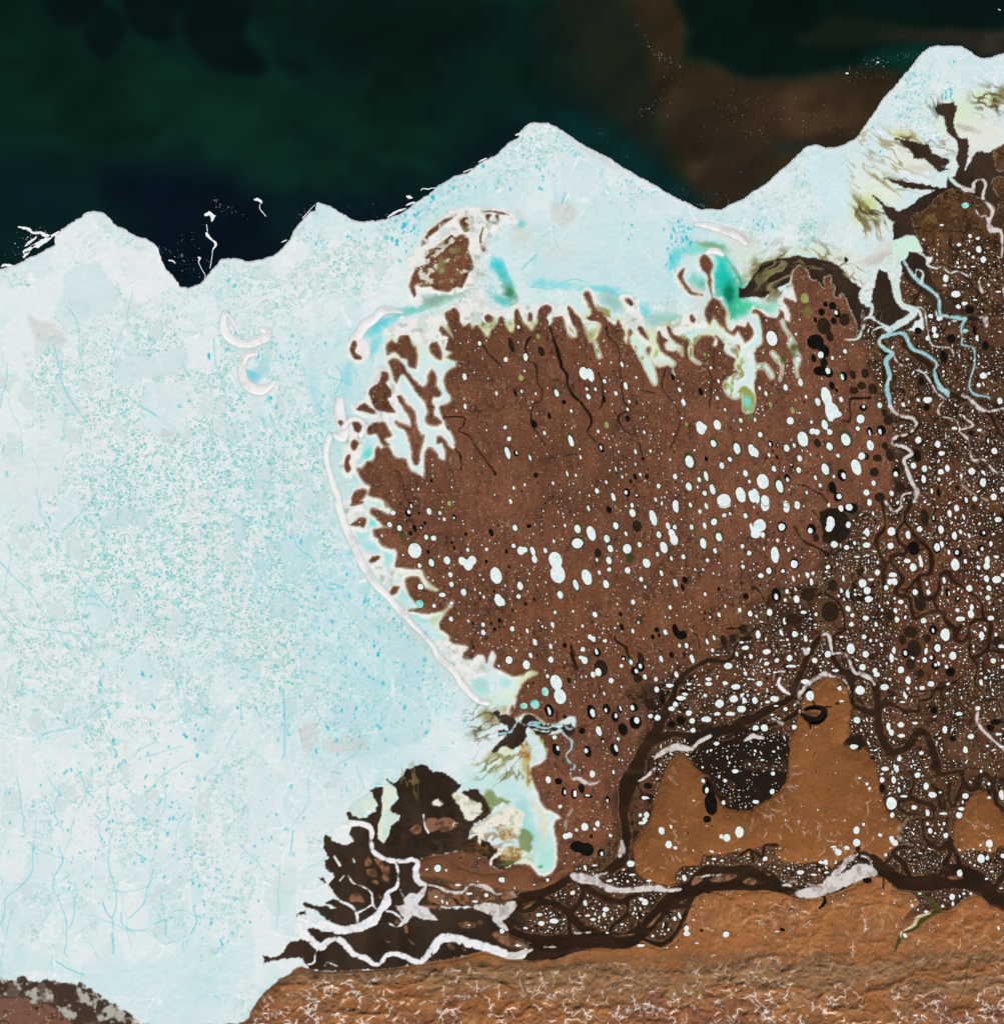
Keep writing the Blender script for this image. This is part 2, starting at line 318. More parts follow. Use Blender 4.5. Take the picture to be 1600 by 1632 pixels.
for a in ((60, 110, 1330, 90, 70, .5, 1.7), (80, 195, 1330, 40, 30, .6, 1.9), (90, 270, 1300, 40, 60, .6, 2.6), (70, 345, 1420, 22, 50, .6, 2.2), (40, 350, 1480, 30, 25, .6, 1.6), (40, 130, 1390, 20, 40, .6, 1.9), (60, 425, 1350, 18, 60, .6, 1.8), (60, 540, 1140, 60, 30, .8, 3.2),
          (90, 560, 1040, 50, 80, .8, 3), (70, 690, 1120, 20, 40, .7, 2.4), (60, 300, 1130, 80, 50, .8, 4), (70, 120, 1180, 90, 50, .6, 2.4), (90, 620, 990, 35, 60, .8, 3, -35), (60, 690, 320, 50, 20, .8, 3.4, -30), (60, 655, 355, 20, 20, .8, 3.5), (40, 590, 380, 60, 14, .8, 3), (40, 700, 290, 20, 12, .8, 3),
          (40, 850, 260, 30, 30, .8, 3.2), (30, 1000, 320, 14, 25, .8, 2.2), (40, 1080, 385, 10, 18, 1, 4), (14, 1072, 420, 5, 8, 2, 5), (60, 1460, 150, 14, 40, .7, 2.6, 45), (24, 1512, 152, 8, 5, 1, 3), (40, 1215, 365, 16, 12, .7, 2.2), (60, 270, 270, 2, 2, .1, .2), (70, 500, 900, 40, 90, .8, 3),
          (50, 470, 1000, 30, 50, .8, 3.6), (40, 365, 540, 12, 60, .8, 3.6), (60, 230, 930, 50, 30, .8, 3.6), (30, 390, 700, 40, 40, .8, 3.2), (50, 600, 700, 8, 8, .1, .2), (60, 450, 560, 30, 18, .7, 2), (60, 510, 660, 8, 40, .7, 2.4), (50, 460, 700, 40, 60, .7, 2.4)):
    specks(a[0], a[1], a[2], a[3], a[4], a[5], a[6], T1, a[7] if len(a) > 7 else 0)
for _ in range(300):     # small vivid melt pools strung along the fractures
    k_ = rs.randint(0, 9); fx, fy, fs = ((130, 1330, 60), (190, 1290, 40), (330, 1370, 40), (560, 1110, 50), (620, 1010, 40), (470, 960, 40), (260, 1240, 70), (360, 1440, 30), (540, 1190, 40))[k_]
    x, y = rs.normal(fx, fs), rs.normal(fy, fs); specks(1, x, y, 1, 1, .5, 2.3, T1)
# apply the ice's outline: rows of the edge sink below the water
oid[:] = 0
full = np.full((NY, NX), 16, np.float32); full[slI] = sdI
edgeN = full + 0.8 * N3 + 0.6 * N8
oid[edgeN < 2.4] = ICE
rim = sstep(-6, -0.5, full + 2.5 * N8)
col[:] = mixc(col, c8(243, 244, 243), rim * 0.9)
zz[:] = np.where(edgeN > -2.2, zz * np.clip(-edgeN / 2.2, -1.2, 1), zz)
pond[:] *= 1 - rim
# ---------------------------------------------------------------- land outlines
LAND = """I2 0,0"""
MAIN = """B2 1640,1340 1680,1310 1690,1240 1720,1180 1750,1140 1830,1090 1800,1070 1760,1080
1690,1110 1640,1090 1600,1062 1560,1060 1540,1045 1560,1000 1550,960 1530,945 1510,990 1505,1020 1490,1018 1488,985 1475,965 1440,972 1410,1000 1380,1000 1345,990 1360,960 1385,930 1340,905 1290,900 1270,885 1262,850
1215,820 1205,790 1200,770 1230,720 1260,680 1290,655 1282,625 1240,670 1200,690 1120,703 1010,702 1020,690 1060,680 1055,650 1000,560 985,505 1000,480 1060,485 1085,520 1110,550 1170,572 1200,562
1175,548 1140,520 1110,480 1085,435 1040,425 930,420 925,390 930,330 912,298 880,302 840,280 815,230 790,215 780,180 800,165 860,160 895,165 850,150 820,120 790,90 760,60 765,35 800,40 850,65 900,80 915,55 880,30 870,5
B1 865,1632 850,1590 800,1565 745,1550 770,1500 735,1480 700,1430 680,1385 715,1392 740,1350 775,1345 792,1310 795,1260 810,1245 830,1260 870,1240 895,1290 925,1320 975,1325 1000,1360 1015,1400 1060,1420 1100,1440 1115,1425
1105,1350 1110,1270 1140,1258 1180,1290 1200,1320 1240,1332 1245,1290 1225,1250 1215,1225 1180,1230 1190,1190 1215,1185 1250,1230 1290,1270 1305,1250 1290,1190 1260,1130 1230,1070 1210,1015 1215,990 1260,985 1280,930 1250,900 1235,850 1240,790 1270,750 1310,740 1310,710 1250,680 1285,650 1240,625 1255,560 1225,545 1200,510 1205,480 1230,500
1290,560 1250,470 1235,405 1270,380 1300,365 1330,390 1340,440 1360,480 1400,450 1412,490 1440,465 1480,530 1510,545 1530,500 1560,470 1580,430 1600,425 C1 20,470 40,500 70,512 85,480 70,410 75,380 95,370 115,395 135,450 160,480 190,500 235,440
238,370 255,352 305,355 320,385 285,430 300,480 330,430 370,420 395,450 410,520 440,550 470,545 475,500 440,440 420,380 425,355 465,400 500,430 520,490 545,560 560,590 590,580 625,540 635,480 600,455 560,445 545,425 580,410 560,340 525,280 530,258 555,270 580,330 610,380 650,400
670,440 720,470 735,445 760,470 780,530 770,560 800,600 805,500 820,495 825,540 815,600 850,650 880,690 900,740 940,800 965,850 985,855 975,820 940,770 925,720 905,670 925,660 960,720 1000,745 1050,730 1080,740 1075,810 1095,820 1090,760 1080,700
1040,660 1010,640 985,580 980,520 1000,508 1015,540 1050,570 1020,600 1050,640 1110,640 1140,670 1155,640 1140,600 1090,575 1060,520 1050,480 1070,480 1085,510 1120,545 1170,570 1180,620 1190,660 1215,690 1195,640 1215,600 1260,550 1330,535 1350,560 1335,600 1365,610 1370,570 1350,535 1380,545 1420,590 1410,640
1460,680 1500,700 1520,760 1540,790 1500,820 1450,800 1425,830 1440,900 1480,930 1520,890 1540,960 1560,1020 1590,1020 1600,960 D1 8,900 0,860 20,760 5,650 40,600 60,560 50,470 30,410 0,400 10,378 40,385 90,420 150,430 170,400 165,380 195,385 205,440 235,455 240,400 215,350 190,320 195,290 240,310 265,330
272,300 250,230 245,180 260,120 285,90 320,95 350,130 360,180 400,190 430,230 450,240 440,180 460,160 490,145 500,170 490,200 520,215 525,250 515,290 550,300 545,265 580,280 600,330 630,400 650,440 665,500 655,540 665,560 690,470 690,400 700,380 730,440 780,470 820,500 860,520 860,470 800,420 790,330 810,280 850,300
900,330 960,370 1010,400 970,460 910,490 900,520 980,510 1040,520 1090,500 1080,400 1020,350 960,350 930,290 935,160 960,140 1010,170 1060,240 1150,310 1170,420 1230,440 1330,450 1300,400 1220,300 1150,240 1090,180 1060,80 1000,50
960,60 1010,30 1070,10 1100,60 1120,90 D0 1150,1632 1070,1560 1040,1490 1015,1420 1030,1355 1080,1350 1130,1310 1180,1250 1240,1210 1320,1215 1400,1250 1480,1275 1550,1340 1560,1250 1520,1190 1520,1150 1560,1120 1600,1130 1640,1080 1560,1090 1540,1040 1525,980 1550,940 1600,925 1680,920 P 1760,230 1760,1760 -160,1760 -160,1700 240,1636 B3 -80,1632 0,1555 45,1485 100,1420 190,1350 270,1300 330,1262 420,1290 600,1290 900,1275 1060,1245
1180,1228 1300,1208 1480,1168 1600,1192 C3 20,1215 150,1222 160,1150 100,1160 0,1125 0,1060 0,860 B3 1560,900 1450,880 1300,880 1180,885 1090,880 1090,860 1140,770 1120,745 1070,690 1060,630 1085,578 1160,555 1270,535
1350,530 1450,542 1530,600 1560,640 1600,645 C3 60,625 150,615 200,645 230,690 265,700 310,680 350,620 362,530 350,450 333,380 350,340 385,325 350,290 290,260 235,190 200,90 188,0 C2 290,1632 270,1560 240,1500 215,1450 190,1430 210,1420 260,1460 330,1480
400,1440 440,1420 470,1440 470,1380 430,1370 350,1400 280,1410 220,1370 150,1350 60,1385 45,1350 70,1320 60,1300"""
MAIN = MAIN.replace('\n', ' ')
slL, sdL = poly_sdf(MAIN, 0.75, 26, 2)
LANDF = np.full((NY, NX), 26, np.float32); LANDF[slL] = sdL
TUN = reg('tundra', 'structure'); PLAIN = reg('floodplain', 'structure'); UPL = reg('upland', 'structure'); HIL = reg('hills', 'structure'); SHO = reg('snow_bank', 'structure', mat='snow'); FLO = reg('flood_water', 'structure', mat='water'); RIV = reg('river', 'structure', mat='water'); MUD = reg('tidal_flat', 'structure')
landid = np.zeros((NY, NX), np.int32); landid[LANDF < 0] = TUN
ISL = [  # outline, label
 ("G 215,900 205,870 225,800 265,700 320,670 400,640 370,600 385,510 440,490 500,440 580,400 640,350 680,370 740,340 800,370 810,440 800,500 830,560 860,640 860,700 800,740 760,860 740,890 690,870 660,900 600,940 560,930 480,910 420,870 340,880 270,870 275,960 250,980", "large mottled brown island with green marshes off the north coast, ringed by snow"),
 ("G 325,460 380,360 420,300 500,240 620,150 700,130 660,170 560,240 480,310 410,370 400,420 360,450", "thin brown strip curving along the snowy rim of the mottled island"),
 ("G 705,190 740,160 790,150 850,190 850,240 800,260 820,300 770,320 740,270", "small brown knoll at the top of the mottled island beside a snow patch"),
 ("G 975,150 1010,130 1040,150 1010,190 1050,220 1100,200 1080,150 1110,140 1115,200 1060,230 990,210", "dark looped ridge on the northeast corner of the mottled island"),
 ("G 970,102 1080,108 1200,135 1210,143 1080,122 970,110", "narrow brown crest on the white snow ridge above the mottled island"),
 ("G 940,290 960,280 950,340 935,370 940,430 980,470 990,500 965,520 935,480 920,390", "slim brown bar on the east shore of the mottled island"),
 ("B1 870,660 865,600 895,570 935,590 950,540 1010,540 1030,590 1055,620 1062,670 1050,740 1010,735 1000,690 960,680 920,640", "speckled brown islet just inside the sheltered western bay, northernmost of its chain"),
 ("B1 880,705 930,690 980,730 1000,770 1050,830 1100,870 1130,840 1135,790 1155,755 1185,800 1180,860 1215,900 1200,930 1160,930 1150,970 1170,1000 1165,1050 1215,1080 1215,1100 1160,1115 1120,1090 1115,1060 1130,1030 1120,980 1090,940 1050,900 1030,850 980,790 950,800 930,840 905,800 890,750", "long branching brown island running down the middle of the western bay"),
 ("B1 830,770 870,775 880,820 860,840 900,890 890,930 870,950 910,1010 910,1035 860,1030 790,1010 760,940 752,890 790,850 820,830", "triangular brown islet with many tiny ponds beside the western bay mouth"),
 ("B1 670,1000 720,970 770,1000 800,1035 760,1030 680,1018", "small wedge of brown land beneath the triangular pond-dotted islet"),
 ("B1 930,930 960,925 985,970 1040,1020 1050,1090 1080,1170 1110,1180 1080,1240 1070,1330 1050,1365 1030,1340 1020,1230 990,1150 940,1110 925,1085 985,1110 1020,1115 1010,1060 970,1000", "slender brown island tapering southward in the western bay"),
 ("B1 750,1110 840,1090 870,1120 900,1170 870,1180 850,1200 880,1230 850,1245 820,1200 800,1160 745,1160", "hooked brown islet beside a turquoise pool on the west shore"),
 ("B1 645,1100 680,1090 710,1120 690,1160 655,1145", "oval brown knoll in the snow bank, upper of two beside the barrier bar"),
 ("B1 640,1220 665,1200 685,1230 660,1275 640,1255", "oval brown knoll in the snow bank, lower of two beside the barrier bar"),
 ("B1 610,1300 635,1300 625,1350 640,1390 620,1412 600,1390 598,1340", "bean shaped brown islet behind the white barrier bar"),
 ("B1 640,1612 660,1540 720,1515 740,1540 700,1590 660,1622", "brown islet with one round pond near the bend of the barrier bar"),
 ("B1 1140,600 1180,580 1200,610 1215,680 1190,690 1150,650", "short brown islet between the western bay and the main tundra coast"),
 ("B1 630,620 650,570 680,580 665,640 700,670 710,690 670,695 640,660", "dark brown core of the small ringed island west of the bay"),
 ("B1 555,1085 580,1078 588,1100 570,1112", "tiny brown dot on the white barrier bar"),
 ("B2 632,22 660,-8 712,-5 700,15 650,26", "flat brown islet hugging the barrier bar, northern end of the shore lagoons"),
 ("B2 630,150 690,98 735,100 725,160 690,150", "pointed brown islet in the lagoon behind the barrier bar"),
 ("B2 757,380 780,350 822,346 815,375 775,392", "lens shaped grey-brown islet in the snowy lagoon strip"),
 ("B2 888,580 900,545 942,542 920,580 900,588", "second lens shaped grey-brown islet farther down the lagoon strip"),
 ("F 725,560 745,500 790,480 860,560 870,600 840,690 850,730 850,820 870,920 940,960 1000,1070 985,1130 1010,1230 1060,1275 1110,1200 1200,1230 1230,1180 1270,1240 1280,1310 1200,1380 1130,1270 1080,1310 1000,1260 930,1180 880,1130 830,1190 790,1130 790,1050 850,960 860,930 830,800 800,680 760,640", "hourglass shaped brown spit reaching into the teal lagoon"),
 ("F 515,700 540,650 580,630 565,690 590,780 640,850 690,880 760,900 700,900 620,870 560,790 540,750", "thin curved brown strip on the white spit beside the hourglass shaped spit"),
 ("F 630,1130 650,1085 690,1130 700,1140 670,1190", "small brown wedge on the snow below the curved strip"),
 ("F 100,1240 110,1205 150,1225 200,1310 205,1360 150,1310", "narrow brown islet between two lagoon arms on the north shore"),
 ("F -20,940 20,930 60,970 40,1005 10,985", "small brown knob in the snow at the north shore point"),
 ("F 165,1500 200,1430 225,1440 205,1520", "little brown wedge inside the long north lagoon arm"),
 ("F 1055,1460 1110,1410 1145,1425 1135,1500 1090,1500", "brown islet ringed by pale ice near the teal lagoon inlet"),
 ("C1 165,430 175,390 190,400 200,440 185,450", "tiny brown islet among green coves on the north shore"),
 ("D1 795,190 800,160 825,160 840,190 825,230 805,235", "small orange-brown island alone in the dark flood water"),
 ("G 970,1190 1010,1160 1060,1190 1030,1240 980,1220", "small brown knoll ringed by snow among the olive coves"),
]
isl_ids = []
for s, lb in ISL:
    k = reg('island', label=lb, cat='island', group='islands in the coastal ice'); isl_ids.append(k)
    sl, sd = poly_sdf(s, 0.45, 26, 2)
    LANDF[sl] = np.minimum(LANDF[sl], sd); landid[sl] = np.where(sd < 0, k, landid[sl])
SNOWP = ["G 190,950 200,850 205,700 175,600 190,540 290,470 390,310 480,220 620,110 750,65 900,55 1080,75 1230,110 1350,200 1290,240 1140,220 1130,290 1060,380 1010,540 960,600 980,740 1010,780 880,860 760,930 640,970 520,970 400,930 300,940 350,1000 330,1060 260,1070 200,1010",
 "G -40,1320 60,1270 200,1210 400,1170 540,1180 560,1160 640,1090 740,1030 820,960 930,860 960,960 1000,1060 1100,1120 1200,1120 1280,1050 1400,1060 1500,1090 1500,1200 1300,1200 1100,1200 900,1250 700,1250 540,1300 470,1500 200,1400 60,1380 -40,1400", "B1 870,560 900,500 1000,490 1100,500 1230,510 1270,560 1260,640 1200,620 1130,560 1020,560 940,520",
 "B1 600,1060 740,1080 720,1180 700,1300 680,1330 640,1440 580,1420 575,1290 600,1200", "B1 700,960 740,860 800,760 860,750 900,830 960,900 900,1060 720,1050 640,1010", "B2 580,0 700,-10 730,60 740,180 660,180 700,260 720,330 830,340 850,420 930,440 900,520 860,560 700,330 620,200 590,80", "B2 1160,900 1260,880 1340,920 1380,980 1250,1020 1400,960 1480,940 1560,960 1580,1060 1480,1100 1420,1130 1380,1200 1300,1080",
 "C1 180,360 240,330 360,340 420,360 480,440 640,420 700,440 780,450 800,300 860,290 880,400 930,560 920,600 820,500 640,480 520,460 400,440", "C1 1150,400 1240,370 1290,420 1300,480 1200,500 1100,560 1000,560 980,480 1080,470", "C1 1450,480 1480,440 1600,460 1600,500 1500,520", "D1 0,370 60,380 170,400 200,290 250,240 260,320 220,360 220,440 140,430 40,400"]
snowf = np.zeros((NY, NX), np.float32)
for s_ in SNOWP:
    sl, sd = poly_sdf(s_, 1.0, 10); snowf[sl] = np.maximum(snowf[sl], np.clip(.5 - (sd + 2.0 * N8[sl] + 1.5 * N3[sl]) / 4.5, 0, 1))
LANDF = LANDF + 1.0 * N8 + .45 * N3 * (LANDF < 8)
landid[(LANDF < 0) & (landid == 0)] = TUN; landid[LANDF >= 0] = 0
# ------- the coastal fringe: snow banks, clear wet ice, stained ice
fringe = np.maximum(1 - sstep(2.5, 8, LANDF + 2.6 * N8 + 3.4 * N30), 0)
farsea = sstep(14, 2, full * -0.2) * 0
nearN = np.clip(1.1 * blob(900, 520, 420, 110, 4) + blob(680, 720, 190, 330, 4) + blob(740, 1020, 150, 200, 4) + blob(1420, 300, 200, 190, 4) + blob(850, 1330, 80, 170, 4) + blob(700, 420, 120, 110, 4), 0, 1)
lag = (LANDF < 26) * nearN
col[:] = mixc(col, c8(208, 236, 230), 0.55 * np.clip(sstep(26, 8, LANDF), 0, 1) * nearN)
pond[:] *= 1 - 0.95 * sstep(26, 12, LANDF) * nearN
# bare wet ice, drained flats and stains as soft traced washes: x, y, rx, ry, colour, strength, angle
WASH = [(795, 425, 17, 9, (60, 205, 215), .95, 50), (806, 445, 20, 8, (60, 195, 185), .8, 55), (812, 468, 16, 9, (35, 120, 80), .85, 65), (800, 480, 22, 9, (80, 190, 185), .8, 30), (700, 480, 50, 8, (105, 165, 130), .6, -20), (690, 476, 30, 8, (120, 160, 145), .6, -10), (610, 515, 30, 9, (90, 205, 210), .9, -30), (650, 495, 26, 7, (110, 205, 200), .8, -8),
        (597, 548, 7, 20, (120, 215, 220), .8, 20), (744, 448, 40, 6, (165, 215, 215), .7, -20), (760, 500, 14, 22, (105, 95, 30), .85, 0), (745, 505, 12, 9, (120, 110, 50), .6, 0), (752, 515, 20, 12, (125, 130, 60), .55, 0), (780, 516, 10, 8, (140, 150, 80), .7, 0), (812, 520, 10, 9, (120, 130, 60), .8, 0), (765, 532, 10, 6, (150, 160, 95), .7, 0),
        (890, 452, 40, 7, (140, 220, 226), .8, 8), (862, 455, 20, 6, (110, 215, 225), .7, 0), (960, 462, 40, 6, (120, 215, 225), .8, 5), (975, 480, 22, 14, (120, 175, 160), .6, 30), (1025, 495, 12, 12, (110, 215, 225), .8, 0), (1050, 508, 36, 12, (130, 185, 170), .6, 0), (1085, 516, 20, 14, (115, 190, 160), .6, 20), (1075, 412, 9, 22, (90, 210, 222), .8, 20), (1060, 445, 40, 24, (196, 226, 230), .6, 0),
        (1112, 396, 40, 8, (120, 215, 200), .8, -10), (1135, 392, 30, 5, (120, 150, 90), .7, 10), (1155, 410, 18, 3.5, (110, 105, 45), .9, 50), (1172, 435, 22, 3.5, (100, 100, 45), .9, 60), (1152, 425, 17, 26, (30, 205, 185), 1, -20), (1158, 465, 20, 34, (20, 175, 145), 1, -15), (1160, 470, 7, 36, (18, 110, 80), .85, -15), (1150, 440, 12, 20, (30, 200, 180), .9, 0), (1175, 495, 20, 14, (60, 190, 150), .9, 10),
        (1110, 450, 14, 14, (110, 205, 190), .85, 45), (1120, 455, 8, 10, (80, 170, 130), .6, 45), (1180, 462, 12, 20, (45, 165, 120), .8, 0), (1200, 490, 34, 9, (70, 205, 150), .9, 12), (1230, 490, 30, 12, (150, 220, 190), .7, 0), (1262, 455, 10, 18, (190, 205, 150), .5, 0), (1185, 400, 26, 36, (212, 226, 214), .9, 25), (1165, 375, 44, 11, (225, 222, 216), .8, 22), (1150, 360, 30, 4, (240, 240, 238), .9, 20),
        (1180, 375, 30, 5, (198, 194, 188), .7, 25), (1110, 470, 14, 20, (215, 213, 208), .8, -20), (1215, 440, 26, 30, (150, 150, 90), .7, 30), (1235, 425, 30, 16, (110, 100, 50), .75, -25), (885, 400, 30, 20, (215, 215, 208), .4, 0), (835, 375, 22, 22, (205, 216, 208), .7, 0), (825, 350, 12, 18, (190, 200, 190), .5, 20), (832, 357, 10, 6, (110, 205, 210), .7, 20), (862, 512, 14, 10, (200, 205, 130), .8, 0),
        (843, 515, 12, 9, (95, 90, 35), .9, 30), (908, 530, 9, 11, (140, 150, 55), .9, 20), (945, 540, 9, 14, (150, 140, 50), .8, 10), (952, 520, 10, 14, (225, 235, 205), .7, 0), (955, 565, 3, 9, (110, 100, 40), .8, -10), (1045, 560, 5, 14, (150, 180, 80), .8, 30), (1063, 572, 5, 7, (160, 190, 90), .8, 0), (1020, 545, 9, 22, (190, 235, 232), .9, -25), (1100, 570, 6, 12, (190, 180, 90), .7, -20),
        (1218, 580, 14, 14, (150, 165, 70), .8, 0), (1235, 565, 9, 9, (130, 130, 55), .8, 0), (1225, 595, 9, 14, (170, 200, 90), .8, -20), (1205, 530, 12, 40, (205, 235, 228), .8, 0), (1190, 540, 14, 20, (205, 236, 222), .7, 0), (1170, 545, 16, 16, (206, 236, 222), .7, 0), (1245, 505, 8, 12, (190, 200, 110), .8, 0),
        (585, 722, 11, 11, (90, 220, 205), .95, 0), (578, 700, 10, 22, (185, 225, 225), .9, 0), (568, 745, 7, 20, (150, 215, 215), .8, 10), (548, 760, 16, 50, (196, 226, 224), .85, -10), (592, 655, 30, 6, (130, 200, 195), .7, 25), (560, 680, 5, 30, (110, 195, 200), .7, -20), (620, 640, 16, 20, (205, 235, 226), .6, 0), (560, 640, 30, 22, (190, 224, 228), .8, -40), (555, 600, 9, 30, (120, 212, 222), .6, 10), (500, 620, 10, 44, (180, 222, 230), .8, -10),
        (425, 560, 8, 30, (195, 222, 220), .8, 10), (405, 600, 12, 12, (110, 205, 220), .9, 30), (418, 590, 14, 14, (170, 218, 222), .8, 0), (600, 850, 12, 10, (150, 225, 215), .8, 0), (595, 832, 6, 5, (120, 225, 205), .8, 0), (575, 855, 12, 14, (170, 225, 225), .8, 20), (594, 872, 14, 8, (150, 220, 225), .8, 40), (616, 890, 12, 14, (160, 224, 222), .85, 0), (612, 924, 14, 8, (165, 222, 218), .9, 15), (645, 950, 10, 14, (175, 224, 222), .8, -20),
        (595, 818, 20, 10, (205, 236, 226), .7, 0), (575, 815, 10, 8, (195, 226, 224), .6, 0), (643, 917, 14, 5, (200, 215, 160), .7, 30), (668, 915, 10, 4, (190, 200, 140), .7, 0), (670, 985, 22, 6, (160, 222, 215), .8, 0), (692, 985, 10, 9, (215, 205, 130), .6, -30), (700, 1030, 8, 12, (205, 236, 230), .7, 0), (735, 1036, 10, 7, (215, 225, 150), .7, 0), (750, 1062, 22, 12, (150, 218, 212), .85, 10), (740, 1068, 14, 4, (90, 195, 180), .7, -10),
        (765, 1092, 18, 12, (165, 218, 208), .85, 30), (700, 1060, 44, 12, (200, 220, 215), .6, 50), (665, 1010, 34, 12, (200, 216, 208), .7, 52), (640, 965, 30, 10, (205, 218, 212), .7, 52), (785, 1115, 14, 12, (205, 232, 205), .7, 0), (806, 1085, 7, 9, (170, 225, 225), .8, 0), (835, 1090, 16, 8, (232, 232, 170), .8, 0), (848, 1072, 4, 6, (110, 130, 50), .9, 0), (806, 1105, 14, 12, (228, 236, 215), .7, 0), (803, 1130, 8, 9, (190, 160, 90), .7, 0),
        (782, 1143, 14, 12, (120, 100, 50), .7, 20), (770, 1140, 8, 8, (170, 165, 110), .6, 0), (760, 1165, 20, 5, (130, 125, 80), .7, -25), (800, 1205, 24, 10, (220, 235, 200), .8, -30), (785, 1200, 22, 4, (165, 160, 80), .6, -35), (790, 1225, 20, 5, (140, 135, 70), .6, -30), (815, 1190, 14, 7, (215, 222, 170), .7, -40), (836, 1212, 8, 16, (190, 145, 60), .8, 0), (842, 1235, 7, 20, (195, 175, 100), .7, -10), (833, 1235, 8, 26, (210, 225, 200), .8, -10),
        (770, 1250, 40, 30, (196, 230, 226), .9, 0), (815, 1260, 20, 24, (190, 228, 224), .9, 0), (835, 1290, 14, 18, (170, 218, 214), .9, -30), (858, 1290, 22, 6, (225, 222, 200), .9, 55), (842, 1320, 14, 40, (160, 220, 214), .95, -20), (862, 1330, 9, 30, (205, 218, 205), .8, 10), (870, 1365, 16, 34, (178, 228, 214), .95, 0), (868, 1312, 5, 22, (228, 224, 190), .7, 0), (845, 1375, 8, 14, (140, 190, 120), .6, 0), (862, 1380, 4, 3, (60, 170, 80), .8, 0),
        (1385, 355, 44, 24, (220, 230, 220), .8, 0), (1400, 300, 44, 36, (226, 236, 216), .85, 20), (1345, 420, 40, 24, (222, 228, 214), .9, 15), (1420, 400, 34, 22, (216, 218, 208), .9, 0), (1400, 412, 30, 10, (198, 190, 178), .7, -20), (1300, 400, 60, 8, (215, 226, 200), .8, 5), (1450, 390, 24, 20, (208, 236, 218), .95, 0), (1378, 330, 22, 24, (200, 215, 150), .9, 30), (1385, 335, 22, 3, (110, 95, 40), .8, 55), (1375, 328, 22, 2.5, (120, 105, 45), .8, 50),
        (1405, 290, 34, 3, (150, 130, 70), .7, 40), (1440, 215, 24, 10, (205, 208, 140), .8, 20), (1455, 230, 34, 10, (215, 222, 180), .8, 25), (1445, 250, 34, 18, (224, 230, 214), .8, 20), (1530, 185, 44, 34, (215, 232, 200), .9, 0), (1560, 215, 44, 26, (228, 228, 216), .9, 0), (1570, 155, 20, 14, (210, 226, 180), .9, 0), (1595, 150, 14, 16, (110, 95, 45), .7, 20), (1585, 168, 9, 10, (115, 95, 45), .7, 0), (1540, 205, 20, 5, (170, 165, 150), .6, 20),
        (1560, 250, 22, 9, (222, 218, 205), .8, 0), (1345, 262, 34, 40, (208, 228, 226), .6, 0), (1465, 268, 22, 8, (210, 190, 160), .5, 0), (1290, 425, 34, 8, (150, 135, 80), .5, 10), (1250, 420, 40, 20, (215, 220, 195), .5, 0)]
for x, y, rx, ry, c, st, dg in WASH:
    m = max(rx, ry) * 2.0; i0, i1, j0, j1 = win(x - m, x + m, y - m, y + m)
    if i1 <= i0 or j1 <= j0: continue
    sl = (slice(j0, j1), slice(i0, i1)); t = math.radians(dg)
    dx, dy = XX[sl] + 1.2 * WX[sl] - x, YY[sl] + 1.2 * WY[sl] - y
    d = np.hypot((dx * math.cos(t) + dy * math.sin(t)) / rx, (-dx * math.sin(t) + dy * math.cos(t)) / ry) + 0.22 * N8[sl] + 0.1 * N3[sl]
    a = np.clip(1.35 - d * 1.05, 0, 1) ** 0.8 * st
    col[sl] += (c8(*c) - col[sl]) * np.clip(a, 0, 1)[..., None]; pond[sl] *= 1 - np.clip(a, 0, 1)
# green-brown wisps where river water stains the ice
def wisps(x, y, rx, ry, deg, wl, c, thr, seed, str_=0.75, asp=4):
    m = blob(x, y, rx, ry, 4, 0.25, deg); i0, i1, j0, j1 = win(x - 1.5 * max(rx, ry), x + 1.5 * max(rx, ry), y - 1.5 * max(rx, ry), y + 1.5 * max(rx, ry))
    sl = (slice(j0, j1), slice(i0, i1)); t = math.radians(deg)
    u = (XX[sl] + 1.6 * WX[sl]) * math.cos(t) + (YY[sl] + 1.6 * WY[sl]) * math.sin(t); v = -(XX[sl] + 1.6 * WX[sl]) * math.sin(t) + (YY[sl] + 1.6 * WY[sl]) * math.cos(t)
    q = np.abs(sample(fbm(wl, 3, seed), (u / asp) % 1500 + 20, v % 1500 + 20))
    a = (1 - sstep(thr * .4, thr, q)) * m[sl] * str_
    col[sl] += (c8(*c) - col[sl]) * a[..., None]
wisps(1380, 345, 40, 26, 52, 14, (100, 85, 35), 0.22, 900); wisps(1420, 245, 60, 30, 30, 14, (140, 125, 60), 0.16, 901, .6); wisps(1240, 440, 40, 40, -40, 12, (85, 72, 30), 0.3, 902, .9)
wisps(1390, 290, 50, 30, 40, 12, (125, 110, 60), 0.16, 903, .5); wisps(800, 1215, 50, 30, -35, 12, (110, 105, 45), 0.16, 904, .7); wisps(1580, 160, 34, 26, 30, 10, (80, 68, 32), 0.35, 905, .8, 2); wisps(1330, 420, 60, 20, 30, 10, (110, 95, 50), 0.18, 906, .7)
wisps(770, 1150, 30, 30, -20, 10, (80, 70, 30), 0.25, 907, .8, 2); wisps(838, 1230, 14, 40, 85, 10, (120, 90, 30), 0.3, 908, .7, 3); wisps(1480, 225, 50, 20, 25, 12, (120, 100, 50), 0.2, 909, .6); wisps(760, 500, 40, 20, 60, 10, (90, 95, 40), 0.25, 910, .7, 2)
